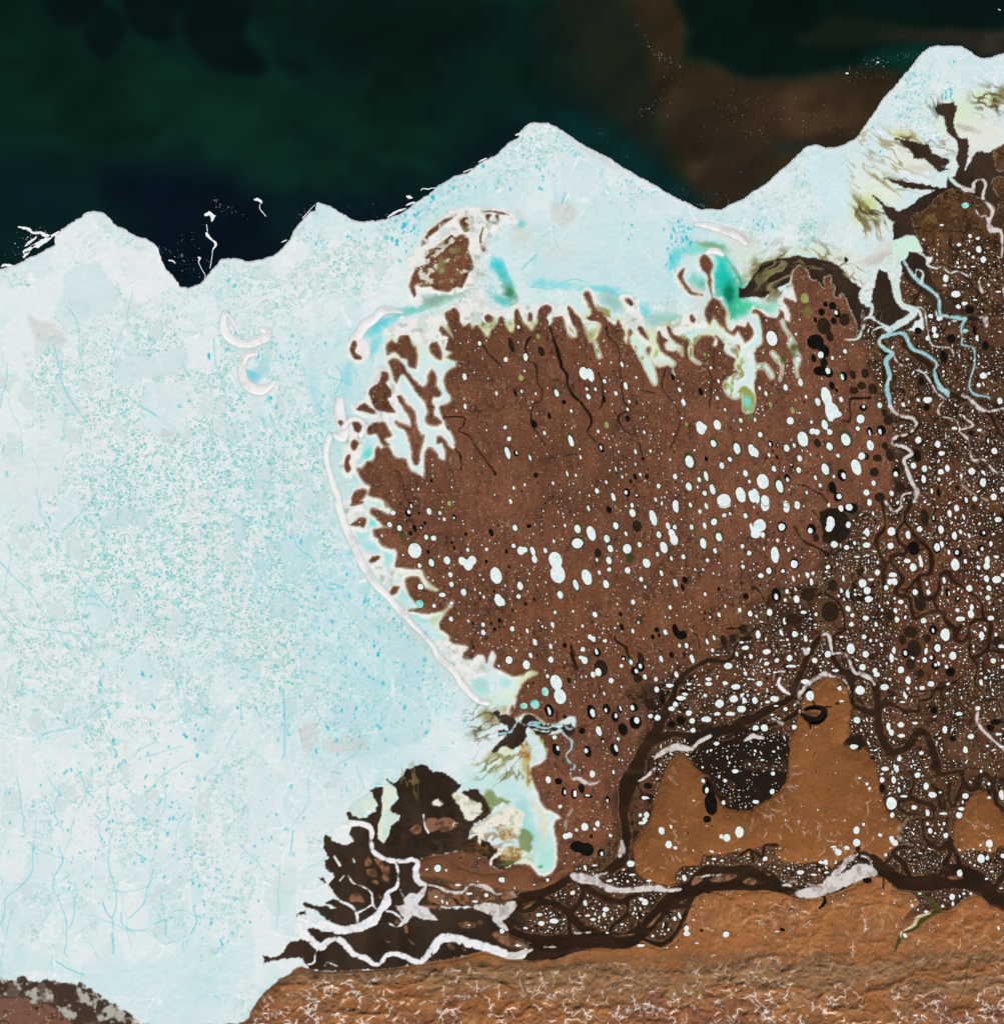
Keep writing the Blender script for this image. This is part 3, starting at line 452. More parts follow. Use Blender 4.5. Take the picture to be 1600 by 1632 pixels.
# snow banks against the land
sb = fringe * np.clip(nearN * 1.3, 0, 1)
yel = sstep(-0.05, 0.45, N120 * 0.7 + 0.6 * vnoise(xs, ys, 50, 50, 880)) * (blob(950, 540, 330, 70, 4) + blob(840, 1180, 90, 200, 4) + blob(700, 940, 60, 120, 3) * .5 + blob(1230, 560, 60, 90, 4))
snow = mixc(np.broadcast_to(c8(240, 238, 232), col.shape), c8(214, 214, 150), np.clip(yel * 0.75, 0, 1))
inner = 1 - sstep(1.0, 3.2, LANDF + 0.8 * N8)
col[:] = mixc(col, snow, np.clip(sb, 0, 1) * 0.95)
grn = sstep(0.1, 0.6, vnoise(xs, ys, 34, 34, 881)) * yel
col[:] = mixc(col, c8(120, 118, 50), np.clip(sb * grn * 0.8, 0, 1) * sstep(0.5, 3, LANDF))
thin = np.exp(-((LANDF - 0.9) / 0.9) ** 2) * nearN
col[:] = mixc(col, c8(120, 98, 66), thin * 0.6)
zz[:] += np.clip(sb, 0, 1) * 0.03; pond[:] *= 1 - np.clip(sb, 0, 1)
oid[(sb > 0.55) & (oid == ICE)] = SHO
hol = sstep(.1, .6, vnoise(xs, ys, 17, 17, 885) + .5 * N8); cs = mixc(mixc(np.broadcast_to(c8(238, 236, 231), col.shape), c8(206, 216, 210), hol * .8), c8(150, 168, 150), sstep(.4, .9, vnoise(xs, ys, 9, 9, 886) + .4 * N8) * .5)
col[:] = mixc(col, cs, snowf * .95); pond[:] *= 1 - snowf; zz[:] += snowf * .02; oid[(snowf > .55) & (oid == ICE)] = SHO
# white barrier bars: things of their own
BAR = [("A1 1440,395,24 1425,460,40 1450,540,46 1520,585,50 1600,590,50 B1 50,570,56 100,545,54 110,515,34 70,500,30", "thick white hook shaped bar, northern of the two lone bars in the ice"),
       ("B1 30,650,34 -25,665,36 -52,730,40 -42,820,46 0,870,60 60,892,60 115,870,34 150,835,16", "thick white crescent bar, southern of the two lone bars in the ice"),
       ("A1 1450,400,12 1490,450,12 1520,530,12", "thin white bar bridging the inside of the northern hook"),
       ("B1 970,392,10 900,378,26 840,384,50 790,430,46 730,470,56 700,520,44 660,565,56", "white snowy spit with a flared tip above the small ringed island"),
       ("B1 500,1180,30 480,1260,34 490,1360,30 520,1470,34 560,1580,32 B2 560,20,42 590,120,40 630,230,34 680,330,34 730,430,40 800,530,40 870,600,36 950,690,34 1020,770,26 1100,850,24 1160,920,24 1200,990,30 1290,1075,34 1340,1155,34 1400,1225,32 1460,1272,34 1512,1285,26", "very long thin white barrier bar following the west coast"),
       ("B1 565,955,44 568,1040,62 585,1110,64 590,1190,50 530,1175,22", "broad white bar at the head of the west coast barrier"),
       ("C0 1230,1432,14 1320,1442,34 1420,1472,44 1500,1510,34 1550,1550,24", "white snow ridge arching over the teal lagoon"),
       ("F 960,480,40 900,450,60 830,450,50 790,480,20", "snowy cap on the tip of the hourglass shaped spit"),
       ("B1 590,1130,24 640,1075,24 700,1080,20 730,1120,24 700,1180,24", "white snow loop around the upper oval knoll")]
for s, lb in BAR:
    k = reg('barrier_bar', label=lb, cat='sand bar', group='snow covered bars in the coastal ice', mat='snow')
    sl, sd = line_sdf(s, 0.35, 8)
    ok = LANDF[sl] > 0.4
    bar_shadow = np.exp(-((sd - 1.3) / 1.2) ** 2) * ok; col[sl] += (c8(172, 184, 184) - col[sl]) * (bar_shadow * .55)[..., None]  # grey outline: the bar's shadow painted into the ice colour
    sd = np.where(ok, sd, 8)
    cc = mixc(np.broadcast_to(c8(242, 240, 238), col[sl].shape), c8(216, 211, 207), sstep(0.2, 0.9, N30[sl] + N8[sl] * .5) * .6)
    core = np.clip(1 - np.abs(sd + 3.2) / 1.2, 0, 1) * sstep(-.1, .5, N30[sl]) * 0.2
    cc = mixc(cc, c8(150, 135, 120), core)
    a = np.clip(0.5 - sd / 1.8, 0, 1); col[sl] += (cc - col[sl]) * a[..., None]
    oid[sl] = np.where((a > .5), k, oid[sl]); zz[sl] = np.where(a > 0, np.maximum(zz[sl], 0.11 + 0.05 * np.clip(-sd / 4, 0, 1) * a), zz[sl]); pond[sl] *= 1 - a
sl, sd = poly_sdf("B1 620,600 650,550 720,560 760,620 750,680 700,715 650,700 620,660", 0.4, 6)
sd = np.where(LANDF[sl] > 0.3, sd, 6); paint(sl, sd, c8(236, 234, 230), SHO, soft=2.0, p=0.0)

# ---------------------------------------------------------------- land colour and height
la = np.clip(0.5 - LANDF / 1.5, 0, 1)
gx_ = 0.5 + 0.5 * N120
tund = mixc(c8(127, 82, 60), c8(104, 67, 48), np.clip(gx_ + 0.3 * N30, 0, 1))
tund = mixc(np.broadcast_to(tund, col.shape), c8(122, 76, 48), np.clip(blob(1040, 990, 260, 70, 3, .3, 3) * .7 + blob(950, 1310, 70, 50, 3, .2) * .8, 0, 1))
dk = sstep(0.35, 0.75, N8 * 0.7 + N30 * 0.5); tund = mixc(tund, c8(82, 54, 42), dk * 0.55)
lt = sstep(0.45, 0.8, N3 * 0.6 + N8 * 0.5); tund = mixc(tund, c8(140, 104, 84), lt * 0.5)
ed = np.exp(-((LANDF + 1.4) / 0.8) ** 2); tund = mixc(tund, c8(168, 142, 120), ed * 0.55)
ed2 = np.exp(-((LANDF + 3.6) / 1.3) ** 2); tund = mixc(tund, c8(86, 58, 46), ed2 * 0.45)
hz_ = fbm(60, 5, 611, 0.55)
tundz = 0.13 + 0.02 * hz_ + 0.006 * N8
def curl(seed, wl, wid, oc=3, A=None):
    f = fbm(wl, oc, seed, 0.5) if A is None else A
    return 1 - sstep(wid * .5, wid, np.abs(f))
# fine pale polygon ridges, curved scars of drained lakes
scar = curl(621, 13, 0.055, 2) * sstep(0.0, 0.5, vnoise(xs, ys, 22, 22, 622) + .3 * N8); tund = mixc(tund, c8(178, 142, 114), scar * 0.6)
scar2 = curl(623, 22, 0.03, 3) * sstep(0.0, 0.4, vnoise(xs, ys, 30, 30, 624)); tund = mixc(tund, c8(160, 122, 96), scar2 * .6)
dsp = sstep(.5, .75, vnoise(xs, ys, 5.5, 7, 625)) * sstep(-.2, .4, N30); tund = mixc(tund, c8(70, 46, 36), dsp * .75)
grn_ = sstep(.25, .8, N3 + .3 * N8); tund = mixc(tund, c8(66, 42, 31), grn_ * .3)
stk = fbm(14, 3, 627, .55, .6, 2.6); tund = mixc(tund, c8(84, 54, 40), sstep(.2, .7, stk) * .25); tund = mixc(tund, c8(144, 98, 74), sstep(.3, .8, -stk) * .2)
wet = sstep(.3, .8, fbm(34, 4, 626, .6)) ; tund = mixc(tund, c8(92, 62, 48), wet * .45)
col[:] = mixc(col, tund, la); zz[:] = zz * (1 - la) + tundz * la; pond[:] *= 1 - la; spk[:] = la
oid[LANDF < 0] = landid[LANDF < 0]
for k in isl_ids[:6]:
    m = landid == k
    mm = sstep(0.1, 0.5, N8 + 0.5 * N30) * m; col[:] = mixc(col, c8(150, 132, 96), mm * 0.7)
i0, i1, j0, j1 = win(650, 770, 330, 470); sl = (slice(j0, j1), slice(i0, i1))
mo = sstep(0.1, 0.35, N8[sl] * .8 + N30[sl] * .6 + (-.05 - (YY[sl] - 400) / 150)) * (LANDF[sl] < 0); col[sl] += (c8(226, 228, 214) - col[sl]) * (mo * .85)[..., None]
mo = sstep(0.3, 0.6, vnoise(xs, ys, 16, 16, 633)[sl] + .3 * N8[sl]) * (LANDF[sl] < 0); col[sl] += (c8(136, 138, 84) - col[sl]) * (mo * .7)[..., None]

# ---------------------------------------------------------------- braided flood plain (darker, scroll-barred)
slp, sdp = poly_sdf("D1 900,-300 800,200 700,330 650,520 690,640 760,850 800,1000 860,1120 850,1300 900,1500 800,1632 D2 560,40 470,260 380,420 250,520 120,560 0,640 C2 1500,830 1380,900 1250,1010 1120,1060 1040,1130 900,1150 820,1200 780,1250 900,1290 950,1400 890,1500 830,1632 C3 760,60 700,180 720,400 640,520 500,600 380,640 370,700 200,720 0,770 B3 1300,740 1090,690 1100,900 1560,900 C3 0,1100 150,1200 P 900,1560 1760,1640 1760,0", 2.5, 20, 2)
PL = np.full((NY, NX), 20, np.float32); PL[slp] = sdp
pa = sstep(8, -12, PL + 6 * N30) * la
redder = np.clip(blob(1520, 920, 70, 190, 3, .3) + blob(1480, 1020, 60, 80, 3, .3) + blob(1430, 860, 40, 60, 3, .3), 0, 1)
F1 = fbm(70, 5, 701, 0.52); F2 = fbm(110, 5, 702, 0.5); F3 = fbm(38, 4, 703, 0.5)
plain = mixc(c8(96, 66, 46), c8(64, 45, 32), np.clip(0.5 + N30 * 0.9, 0, 1))
plain = mixc(np.broadcast_to(plain, col.shape), c8(98, 62, 43), np.clip(redder + 0.35 * sstep(.1, .6, N120), 0, 1))
st1 = sstep(0.25, 0.9, np.sin(F1 * 70)) * sstep(-.2, .3, vnoise(xs, ys, 40, 40, 705)); plain = mixc(plain, c8(46, 32, 23), st1 * 0.65)
st2 = sstep(0.75, 1.0, np.sin(F2 * 85 + 1)) * sstep(0, .4, vnoise(xs, ys, 34, 34, 706)); plain = mixc(plain, c8(152, 122, 88), st2 * 0.6)
F4 = fbm(30, 4, 704, .5); F5 = fbm(52, 4, 708, .5)
ch = np.maximum(curl(0, 0, 0.048, A=F1 - 0.12), curl(0, 0, 0.030, A=F2 + 0.1)); ch = np.maximum(ch, curl(0, 0, 0.045, A=F3) * .8); ch = np.maximum(ch, np.maximum(curl(0, 0, .04, A=F4 + .05), curl(0, 0, .035, A=F5)) * .75)
lev = np.maximum(curl(0, 0, 0.014, A=F1 - 0.155), curl(0, 0, 0.010, A=F2 + 0.128)) * sstep(-.1, .3, vnoise(xs, ys, 30, 30, 707))
plain = mixc(plain, c8(36, 25, 18), ch * 0.9 * (1 - redder * .4)); plain = mixc(plain, c8(165, 135, 98), lev * 0.6)
lv2 = np.maximum(curl(0, 0, .016, A=F4 + .092), curl(0, 0, .013, A=F5 - .043)) * sstep(-.2, .3, vnoise(xs, ys, 24, 24, 709)); plain = mixc(plain, c8(158, 128, 94), lv2 * .5)
col[:] = mixc(col, plain, pa); spk[:] = spk * (1 - pa)
m = (pa > 0.5) & (oid == TUN); oid[m] = PLAIN
zz[:] = zz * (1 - pa) + pa * (0.12 + 0.01 * N8 - 0.02 * ch)
# golden levees in the north-east mouth
g = np.clip(blob(1500, 370, 100, 60, 3, .2, 30) + blob(1585, 260, 24, 40, 3) + blob(1465, 470, 60, 40, 3, .3) + blob(1400, 450, 10, 14, 3), 0, 1) * la
g = g * np.clip(.35 + 1.2 * sstep(-.3, .5, N30), 0, 1); gs = sstep(0.1, 0.8, N8 + .6 * N3 + .3 * N30); col[:] = mixc(col, mixc(np.broadcast_to(c8(84, 56, 34), col.shape), c8(150, 122, 70), gs), g * 0.6)
dir_ = (XX * 0.75 - YY * 0.66); fan = sample(fbm(24, 3, 711), (XX * 0.66 + YY * 0.75) * 0.28 + 2.0 * WX, dir_ * 0.5 + 800 + 2.5 * WY)
fch = (1 - sstep(0.05, 0.11, np.abs(fan))) * np.clip(blob(1500, 380, 110, 80, 4, .2, 30) + blob(1480, 480, 80, 50, 3), 0, 1) * la
col[:] = mixc(col, c8(48, 35, 25), fch * 0.9)
# ---------------------------------------------------------------- dark flood water over ice and flats
FC = mixc(np.broadcast_to(c8(62, 48, 37), col.shape), c8(46, 35, 27), np.clip(0.5 + N120 + .5 * fbm(34, 5, 949, .6, .6, 2.0), 0, 1))
def flood(s, warp=0.8, soft=1.6, ident=None, c=None, jag=1.6):
    sl, sd = poly_sdf(s, warp, 10, 1)
    sd = sd + jag * N3[sl] * 0.8 + jag * N8[sl]
    paint(sl, sd, FC if c is None else c8(*c), ident or FLO, z=0.1, soft=soft, p=0.0, s=0.0); return sl, sd
flood("B3 75,1190 150,1205 190,1192 240,1112 325,1095 400,1092 350,1040 370,1015 490,1040 580,1012 490,970 400,900 330,870 340,860 440,880 540,892 480,860 510,840 560,838 500,750 540,690 480,640 470,590 500,570 480,540 460,500 465,460 480,430 540,470 600,490 660,470 630,420 640,380 700,360 690,340 620,330 610,290 640,270 690,320 740,312 790,280 800,240 770,220 772,160 752,145 800,122 845,120 835,200 840,250 830,320 810,360 812,450 850,480 880,430 890,370 945,330 945,300 885,270 890,240 930,210 940,170 920,120 870,70 910,100 960,50 1000,5 1060,-20 1120,-30 1160,20 1230,25 1280,60 1340,105 1320,140 1290,165 1330,180 1360,145 1420,125 1480,165 1510,220 1530,270 1500,320 1430,350 1400,400 1385,450 1440,430 1520,480 1600,540 C3 60,560 120,600 60,640 B3 1600,655 1530,605 1450,545 1350,532 1270,537 1160,556 1090,578 1062,620 1068,682 1130,740 1160,800 1100,860 1100,890 1300,900 1450,885 1600,900 C3 100,900 160,980 160,1120 120,1195 0,1212 B3 1600,1190 1480,1170 1300,1210 1180,1230 1060,1247 900,1277 600,1292 430,1292 380,1280 345,1250 330,1215 200,1215 90,1240", 0.35)
flood("B3 285,945 310,920 345,918 355,940 320,960", 0.4); flood("B3 440,705 460,700 478,735 465,735", 0.3)
flood("I 450,640 540,700 620,640 700,640 760,700 800,740 880,735 960,760 1020,760 1060,720 1100,760 1110,800 1085,850 1060,830 990,780 940,790 860,820 740,840 700,790 650,760 630,800 640,850 600,920 560,960 500,985 440,950 380,970 300,1030 290,1010 340,930 400,880 420,840 350,850 340,800 400,780 450,800 430,740 380,720 330,660 290,620 340,580 370,630 420,620", 0.35)
wisps(1492, 172, 16, 14, 60, 7, (64, 50, 38), 0.5, 951, .9, 3); wisps(1452, 232, 26, 14, 35, 8, (70, 56, 36), 0.4, 952, .8, 4); wisps(1400, 340, 40, 20, 35, 10, (66, 52, 36), 0.3, 953, .8, 4); wisps(1430, 292, 36, 10, 10, 8, (70, 56, 40), 0.3, 954, .8, 4)
flood("D0 1150,680 1170,662 1230,652 1285,645 1292,700 1280,780 1290,850 1330,890 1362,890 1350,925 1310,915 1240,850 1210,740 1160,712", 0.5)
flood("D0 900,880 960,890 1030,905 1060,915 1110,920 1140,970 1190,1000 1250,1010 1240,1040 1200,1055 1240,1080 1180,1100 1130,1045 1090,1010 1020,1010 1010,970 930,912", 0.5)
NEF = "D0 1300,905 1365,885 1380,930 1360,1010 1348,1090 1400,1000 1430,960 1500,975 1530,945 1600,925 1680,920 1680,1632 1090,1632 1075,1560 1020,1500 960,1495 885,1535 900,1410 860,1390 800,1290 760,1245 850,1310 930,1345 1000,1310 1080,1250 1150,1215 960,1195 850,1152 870,1145 1020,1168 1130,1182 1230,1195 1240,1130 1290,1130 1300,1060 1280,1010 1310,960"
sl, sd = poly_sdf(NEF, 0.5, 10, 1)
sd = np.where(LANDF[sl] < 0.6, 6, sd + 1.5 * N8[sl] + N3[sl]); paint(sl, sd, FC, FLO, z=0.1, p=0.0)
EF = "D1 -20,190 60,70 180,45 285,28 400,45 500,65 570,115 615,185 690,235 735,245 690,270 680,320 740,340 745,420 700,440 690,480 660,560 600,570 540,520 480,480 430,470 440,420 420,300 350,150 300,95 250,120 230,200 160,230 60,300 0,290 -90,300 -100,230 -60,240"
sl, sd = poly_sdf(EF, 0.5, 10, 1); sd = np.where(LANDF[sl] < 0.6, 6, sd + 1.2 * N8[sl])
paint(sl, sd, FC, FLO, z=0.1, p=0.0)
flood("D1 935,70 985,40 1060,60 1110,95 1120,150 1180,260 1330,390 1400,400 1420,470 1330,450 1200,440 1140,340 1040,240 960,170", 0.3)
flood("D1 895,320 960,355 1040,370 1060,420 1010,490 900,525 860,505 900,470", 0.3); flood("I 990,720 1090,730 1130,780 1100,860 1050,850 1000,790", 0.3); flood("D1 740,330 760,430 860,500 800,480 720,440", 0.3)
wisps(1235, 445, 34, 34, -40, 14, (165, 160, 110), 0.25, 931, .75, 3); wisps(1290, 422, 44, 10, 10, 8, (150, 135, 90), 0.2, 932, .6, 3); wisps(1345, 432, 40, 14, 48, 8, (130, 115, 80), 0.18, 933, .6, 3)
flood("D1 730,155 750,112 850,132 880,230 905,330 960,370 1000,400 960,450 880,490 860,500 760,430 745,340 770,200", 0.4)
flood("D1 985,0 1050,10 1100,40 1110,90 1060,80 1000,100 940,140 965,80", 0.4, jag=.8)
wisps(655, 1245, 34, 24, 80, 9, (150, 130, 70), 0.16, 941, .6, 5); wisps(790, 1330, 50, 30, -30, 12, (140, 95, 40), 0.3, 942, .6, 2); wisps(700, 1330, 80, 40, 10, 14, (80, 60, 44), 0.2, 943, .5, 4)
# pale snow fields on the flats
for s in ("K 510,440 560,400 640,430 700,470 780,500 820,560 770,640 690,690 640,640 580,550", "K 315,500 370,480 450,520 400,550 340,535", "K 680,890 720,800 780,740 860,690 950,620 1020,580 1120,560 1220,600 1260,650 1220,760 1150,830 1080,740 980,720 900,760 850,790 830,850 800,940 790,860 760,800 720,860", "K 990,980 1100,960 1090,1010 1000,1050 930,1090 910,1150 900,1110", "K 1060,1165 1160,1110 1300,1090 1320,1120 1180,1130 1100,1165"):
    sl, sd = poly_sdf(s, 0.7, 8); sd = sd + 2.2 * N8[sl] + 1.2 * N3[sl]
    paint(sl, sd, mixc(np.broadcast_to(c8(236, 232, 216), col.shape), c8(200, 205, 175), sstep(.1, .6, N8)), MUD, z=0.13, soft=2.2)
for s in ("K 850,400 910,400 1000,460 1130,520 1050,520 930,560 900,600 870,520 830,440", "K 1180,850 1260,760 1320,880 1300,1010 1210,960", "K 1000,1130 1150,1060 1250,1060 1180,1110 1080,1150"):
    sl, sd = poly_sdf(s, 0.8, 8); sd = sd + 2.6 * N8[sl] + 1.2 * N3[sl]; paint(sl, sd, c8(112, 128, 62), MUD, z=0.11, soft=5, strength=.75)
for s in ("K 1080,960 1180,960 1260,1020 1200,1080 1060,1100 1000,1060", "K 960,760 1060,740 1160,830 1060,920 1000,880", "I 560,960 640,930 690,1000 650,1080 580,1030", "I 640,1130 690,1200 680,1340 640,1300"):
    sl, sd = poly_sdf(s, 0.8, 8); sd = sd + 3 * N8[sl]; paint(sl, sd, mixc(np.broadcast_to(c8(158, 112, 52), col.shape), c8(190, 170, 120), sstep(.0, .4, N3 + N8)), MUD, z=0.12, soft=5, strength=.8)
# south-west corner: dirty flats and a brown delta tip
sl, sd = poly_sdf("A3 -200,1330 0,1335 60,1355 140,1345 220,1370 300,1345 420,1375 500,1375 620,1430 700,1490 800,1550 860,1600 980,1640 1000,1900 -200,1900", 0.7, 10, 1)
wv = fbm(26, 4, 951, .6); flat = mixc(np.broadcast_to(c8(70, 54, 44), col.shape), c8(176, 174, 162), sstep(.1, .6, wv + 0.5 * N8)); flat = mixc(flat, c8(100, 82, 70), sstep(.2, .6, N30))
paint(sl, sd + 3.5 * N8[sl] + 3 * N30[sl], flat, MUD, z=0.12, soft=3, p=0.0)
sl, sd = poly_sdf("A3 -200,1470 0,1465 180,1465 210,1500 300,1500 360,1530 420,1590 480,1640 480,1900 -200,1900", 0.5, 10, 1)
k = reg('delta_tip', 'structure'); tp = mixc(np.broadcast_to(c8(122, 86, 70), col.shape), c8(72, 52, 42), np.clip(curl(0, 0, .09, A=fbm(20, 3, 952)) + .2 * N8, 0, 1))
tp = mixc(tp, c8(200, 190, 170), curl(0, 0, .05, A=fbm(12, 2, 953)) * sstep(0, .4, N30) * .7); paint(sl, sd + 1.2 * N8[sl], tp, k, z=0.16, p=0.0)

# ---------------------------------------------------------------- uplands and hills
def shade_paint(P, warp, colour, ident, soft=1.6, s=0.0, jag=1.9):
    sl, sd = poly_sdf(P, warp, 30, 2); sd = sd + jag * N8[sl]
    paint(sl, sd, colour, ident, soft=soft, s=s, p=0.0)
    full_ = np.full((NY, NX), 30, np.float32); full_[sl] = sd; return full_
upc = mixc(c8(146, 93, 53), c8(128, 82, 46), np.clip(.5 + N120 * .7 + .3 * N30, 0, 1)); upc = mixc(upc, c8(158, 104, 62), sstep(.3, .8, N30 + .3 * N8) * .5); upc = mixc(upc, c8(118, 78, 52), sstep(.35, .8, N8 + .4 * N3) * .3)
U1 = shade_paint("C3 1048,0 1100,-60 1130,-90 1180,-60 1235,0 1330,60 1360,160 1380,200 1430,260 1600,270 D3 0,250 100,190 150,150 210,60 218,0 D2 222,1560 250,1480 290,1370 300,1310 D2 310,1270 360,1190 420,1130 480,1112 560,1150 600,1170 612,1250 628,1310 612,1400 610,1490 572,1540 600,1560 660,1580 710,1560 745,1640 D3 785,0 800,100 820,200 870,310 950,345 925,420 905,500 840,560 810,600 720,530 640,555 540,600 500,645 420,600 260,605 140,560 150,490 60,490 0,520 C3 1560,560 1500,530 1400,555 1290,560 1250,620 1160,625 1120,650 1095,690 1110,720 1080,745 1000,738 870,680 845,600 850,480 900,410 940,350 975,200", 0.35, upc, UPL)
U2 = shade_paint("D3 1290,540 1280,400 1310,320 1350,240 1400,160 1470,155 1540,230 1600,320 1680,330 1680,480 1560,500 1540,545 1400,520", 0.6, upc, UPL)
U3 = shade_paint("B3 1068,682 1060,620 1090,578 1160,560 1270,560 1330,620 1460,660 1600,650 C3 60,628 150,618 200,648 232,692 300,692 352,625 500,640 380,680 330,740 200,790 0,775 B3 1500,750 1350,730 1200,705", 0.3, mixc(np.broadcast_to(c8(122, 80, 54), col.shape), c8(104, 68, 48), sstep(-.2, .6, N30)), UPL)
BASC = mixc(np.broadcast_to(c8(40, 29, 21), col.shape), c8(64, 45, 32), sstep(.2, .6, N30 + .5 * N8))
basin = shade_paint("C2 1580,1440 1300,1480 1190,1500 1160,1560 C3 1235,0 1300,45 1350,90 1365,160 1385,205 1430,262 1600,272 D3 0,252 100,195 152,152 212,60 216,-20 D2 220,1500 100,1480 0,1500", 0.5, BASC, PLAIN)
HILLS = "B3 -100,1700 0,1560 45,1487 100,1422 190,1352 270,1302 330,1266 420,1293 600,1293 900,1278 1060,1248 1180,1230 1300,1210 1480,1170 1600,1192 C3 20,1215 150,1222 250,1210 350,1172 450,1142 700,1132 860,1095 920,1110 1010,1145 1080,1110 1140,1040 1180,960 1190,880 1260,800 1330,770 1600,785 D3 0,780 120,780 280,832 440,822 600,762 700,705 850,700 890,760 940,790 1000,795 1060,860 1010,900 960,960 1040,950 1140,905 1250,910 1330,840 1440,800 1490,860 1600,902 P 1760,1460 1760,1800 200,1800"
slh, sdh = poly_sdf(HILLS, 0.35, 60, 2)
HF = np.full((NY, NX), 60, np.float32); HF[slh] = sdh
# relief: strong in the south, rolling further north
j0h = int((1068 - Y0) / H); ysub = ys[j0h:]
def rid(wl, oc, seed, sx, sy): return 1 - np.abs(fbm(wl, oc, seed, .5, sx, sy, gy=ysub)) * 1.8
inten = np.clip(sstep(0, -14, HF[j0h:]), 0, 1)
yy = YY[j0h:]; xx = XX[j0h:]
foot = 1505 + 14 * N120[j0h:] - 0.022 * (xx - 800) * 0 + np.where(xx > 1100, -(xx - 1100) * 0.0, 0)
south = sstep(-4, 26, yy - (1536 - 0.012 * (xx - 400)) + 10 * N30[j0h:] + 14 * blob(520, 1560, 120, 60, 3)[j0h:])
east = sstep(1050, 1250, xx) * sstep(1400, 1440, yy)
r1 = rid(46, 6, 801, 1.35, 0.85); r2_ = rid(20, 5, 803, 1.0, 1.0)
JT = .045 * vnoise(xs, ysub, 4.5, 4.5, 811) + .03 * vnoise(xs, ysub, 9, 9, 812)
hh = .62 * inten * (0.05 * fbm(60, 5, 805, .5, gy=ysub) + south * (0.62 * np.clip(r1, 0, 1) ** 1.5 + 0.36 * np.clip(r2_, 0, 1) ** 1.3) + east * (1 - south) * (0.34 * np.clip(r1, 0, 1) ** 1.5 + .2 * np.clip(r2_, 0, 1)) + (1 - south) * (1 - east) * 0.10 * np.clip(r2_, 0, 1))
hh += inten * 0.25 * south + inten * 0.12 * np.clip((yy - 1450) / 150, 0, 1)
for up_ in (U1, U2, U3):
    q = sstep(0, -22, up_[j0h:]); hh += (q * 0.35 + sstep(0, -10, up_[j0h:]) * (0.07 * fbm(40, 5, 807, .55, 1, 1.3, gy=ysub) + 0.05 * np.clip(rid(18, 4, 809, 1, 1), 0, 1))) * (0.5 if up_ is U3 else 1)
hh = np.maximum(hh, 0).astype(np.float32)
# the eastern upland peninsula reaches north of the relief window
def drain(h):
    """priority-flood drainage tree and upstream area"""
    ny, nx = h.shape; n = ny * nx; hf = h.ravel().tolist(); par = [-1] * n; order = []; seen = bytearray(n); hp = []
    for i in range(nx): hp.append((hf[i], i)); seen[i] = 1
    for j in range(1, ny):
        for q in (j * nx, j * nx + nx - 1): hp.append((hf[q], q)); seen[q] = 1
    heapq.heapify(hp); pop = heapq.heappop; push = heapq.heappush; dd = (-1, 1, -nx, nx, -nx - 1, -nx + 1, nx - 1, nx + 1)
    while hp:
        hv, q = pop(hp); order.append(q); x = q % nx
        for d in dd:
            t = q + d
            if t < 0 or t >= n or seen[t]: continue
            tx = t % nx
            if tx - x > 1 or x - tx > 1: continue
            seen[t] = 1; par[t] = q; ht = hf[t]; push(hp, (ht if ht > hv else hv, t))
    acc = [1] * n
    for q in reversed(order):
        p_ = par[q]
        if p_ >= 0: acc[p_] += acc[q]
    return np.array(acc, np.float32).reshape(ny, nx)
hill_zone = hh + 0.0
acc = drain(hill_zone + JT + np.random.RandomState(3).uniform(0, 0.03, hh.shape).astype(np.float32) - 0.0006 * (1700 - yy) * 0 + 0.0012 * (yy - 1068))
hh0 = hh.copy()
cut = np.log1p(np.maximum(acc - 3, 0)); cut = (cut + np.roll(cut, 1, 0) + np.roll(cut, -1, 0) + np.roll(cut, 1, 1) + np.roll(cut, -1, 1)) / 5
hh = np.maximum(hh * .8 + .10 * (hh > .02) - cut * (0.020 * inten * (south + .5 * east + .25) + .007 * (inten < .01) * (hh0 > .1)), 0).astype(np.float32)
zz[j0h:] += hh
# colours of the hills
hc = mixc(np.broadcast_to(c8(160, 104, 62), xx.shape + (3,)), c8(150, 98, 60), np.clip(.5 + N30[j0h:], 0, 1))
stre = sstep(.1, .7, fbm(9, 3, 821, .6, .8, 3.2, gy=ysub)) ; hc = mixc(hc, c8(186, 130, 84), stre * .45)
rel = np.clip(hh / 0.8, 0, 1)
grey = np.clip(sstep(-2, 10, yy - (1538 - 0.012 * (xx - 400)) + 8 * N30[j0h:]), 0, 1) * np.clip(1 - sstep(1570, 1600, yy + 14 * N30[j0h:]) * .75, 0, 1)
grey = np.clip(grey + .5 * sstep(.1, .6, N30[j0h:] + .4 * N120[j0h:]) * south + .4 * east * sstep(.1, .6, N8[j0h:] * .6 + N30[j0h:]), 0, 1)
hc = mixc(hc, c8(138, 112, 84), grey * .6)
redz = .8 * sstep(1575, 1600, yy + 16 * N30[j0h:]) * sstep(-.2, .5, N120[j0h:] + .5 * N30[j0h:]); hc = mixc(hc, c8(128, 82, 62), redz * .8)
hc = mixc(hc, c8(150, 96, 56), sstep(.25, .7, fbm(34, 3, 823, .5, 2.4, .8, gy=ysub)) * .7)
hc = mixc(hc, c8(96, 74, 58), sstep(.3, .9, N8[j0h:] + .5 * N3[j0h:]) * .35 * south)
hc = mixc(hc, c8(104, 84, 64), .6 * np.exp(-((yy - (1534 - 0.012 * (xx - 400)) + 6 * N8[j0h:]) / 4.5) ** 2) * .7 * sstep(500, 620, xx))  # dark strip: shade of the north-facing hill front, painted into the colour
col[j0h:] = mixc(col[j0h:], hc, np.clip(0.5 - HF[j0h:] / 1.6, 0, 1)); spk[j0h:] *= (HF[j0h:] > 0)
m = (HF < 0); oid[m] = HIL
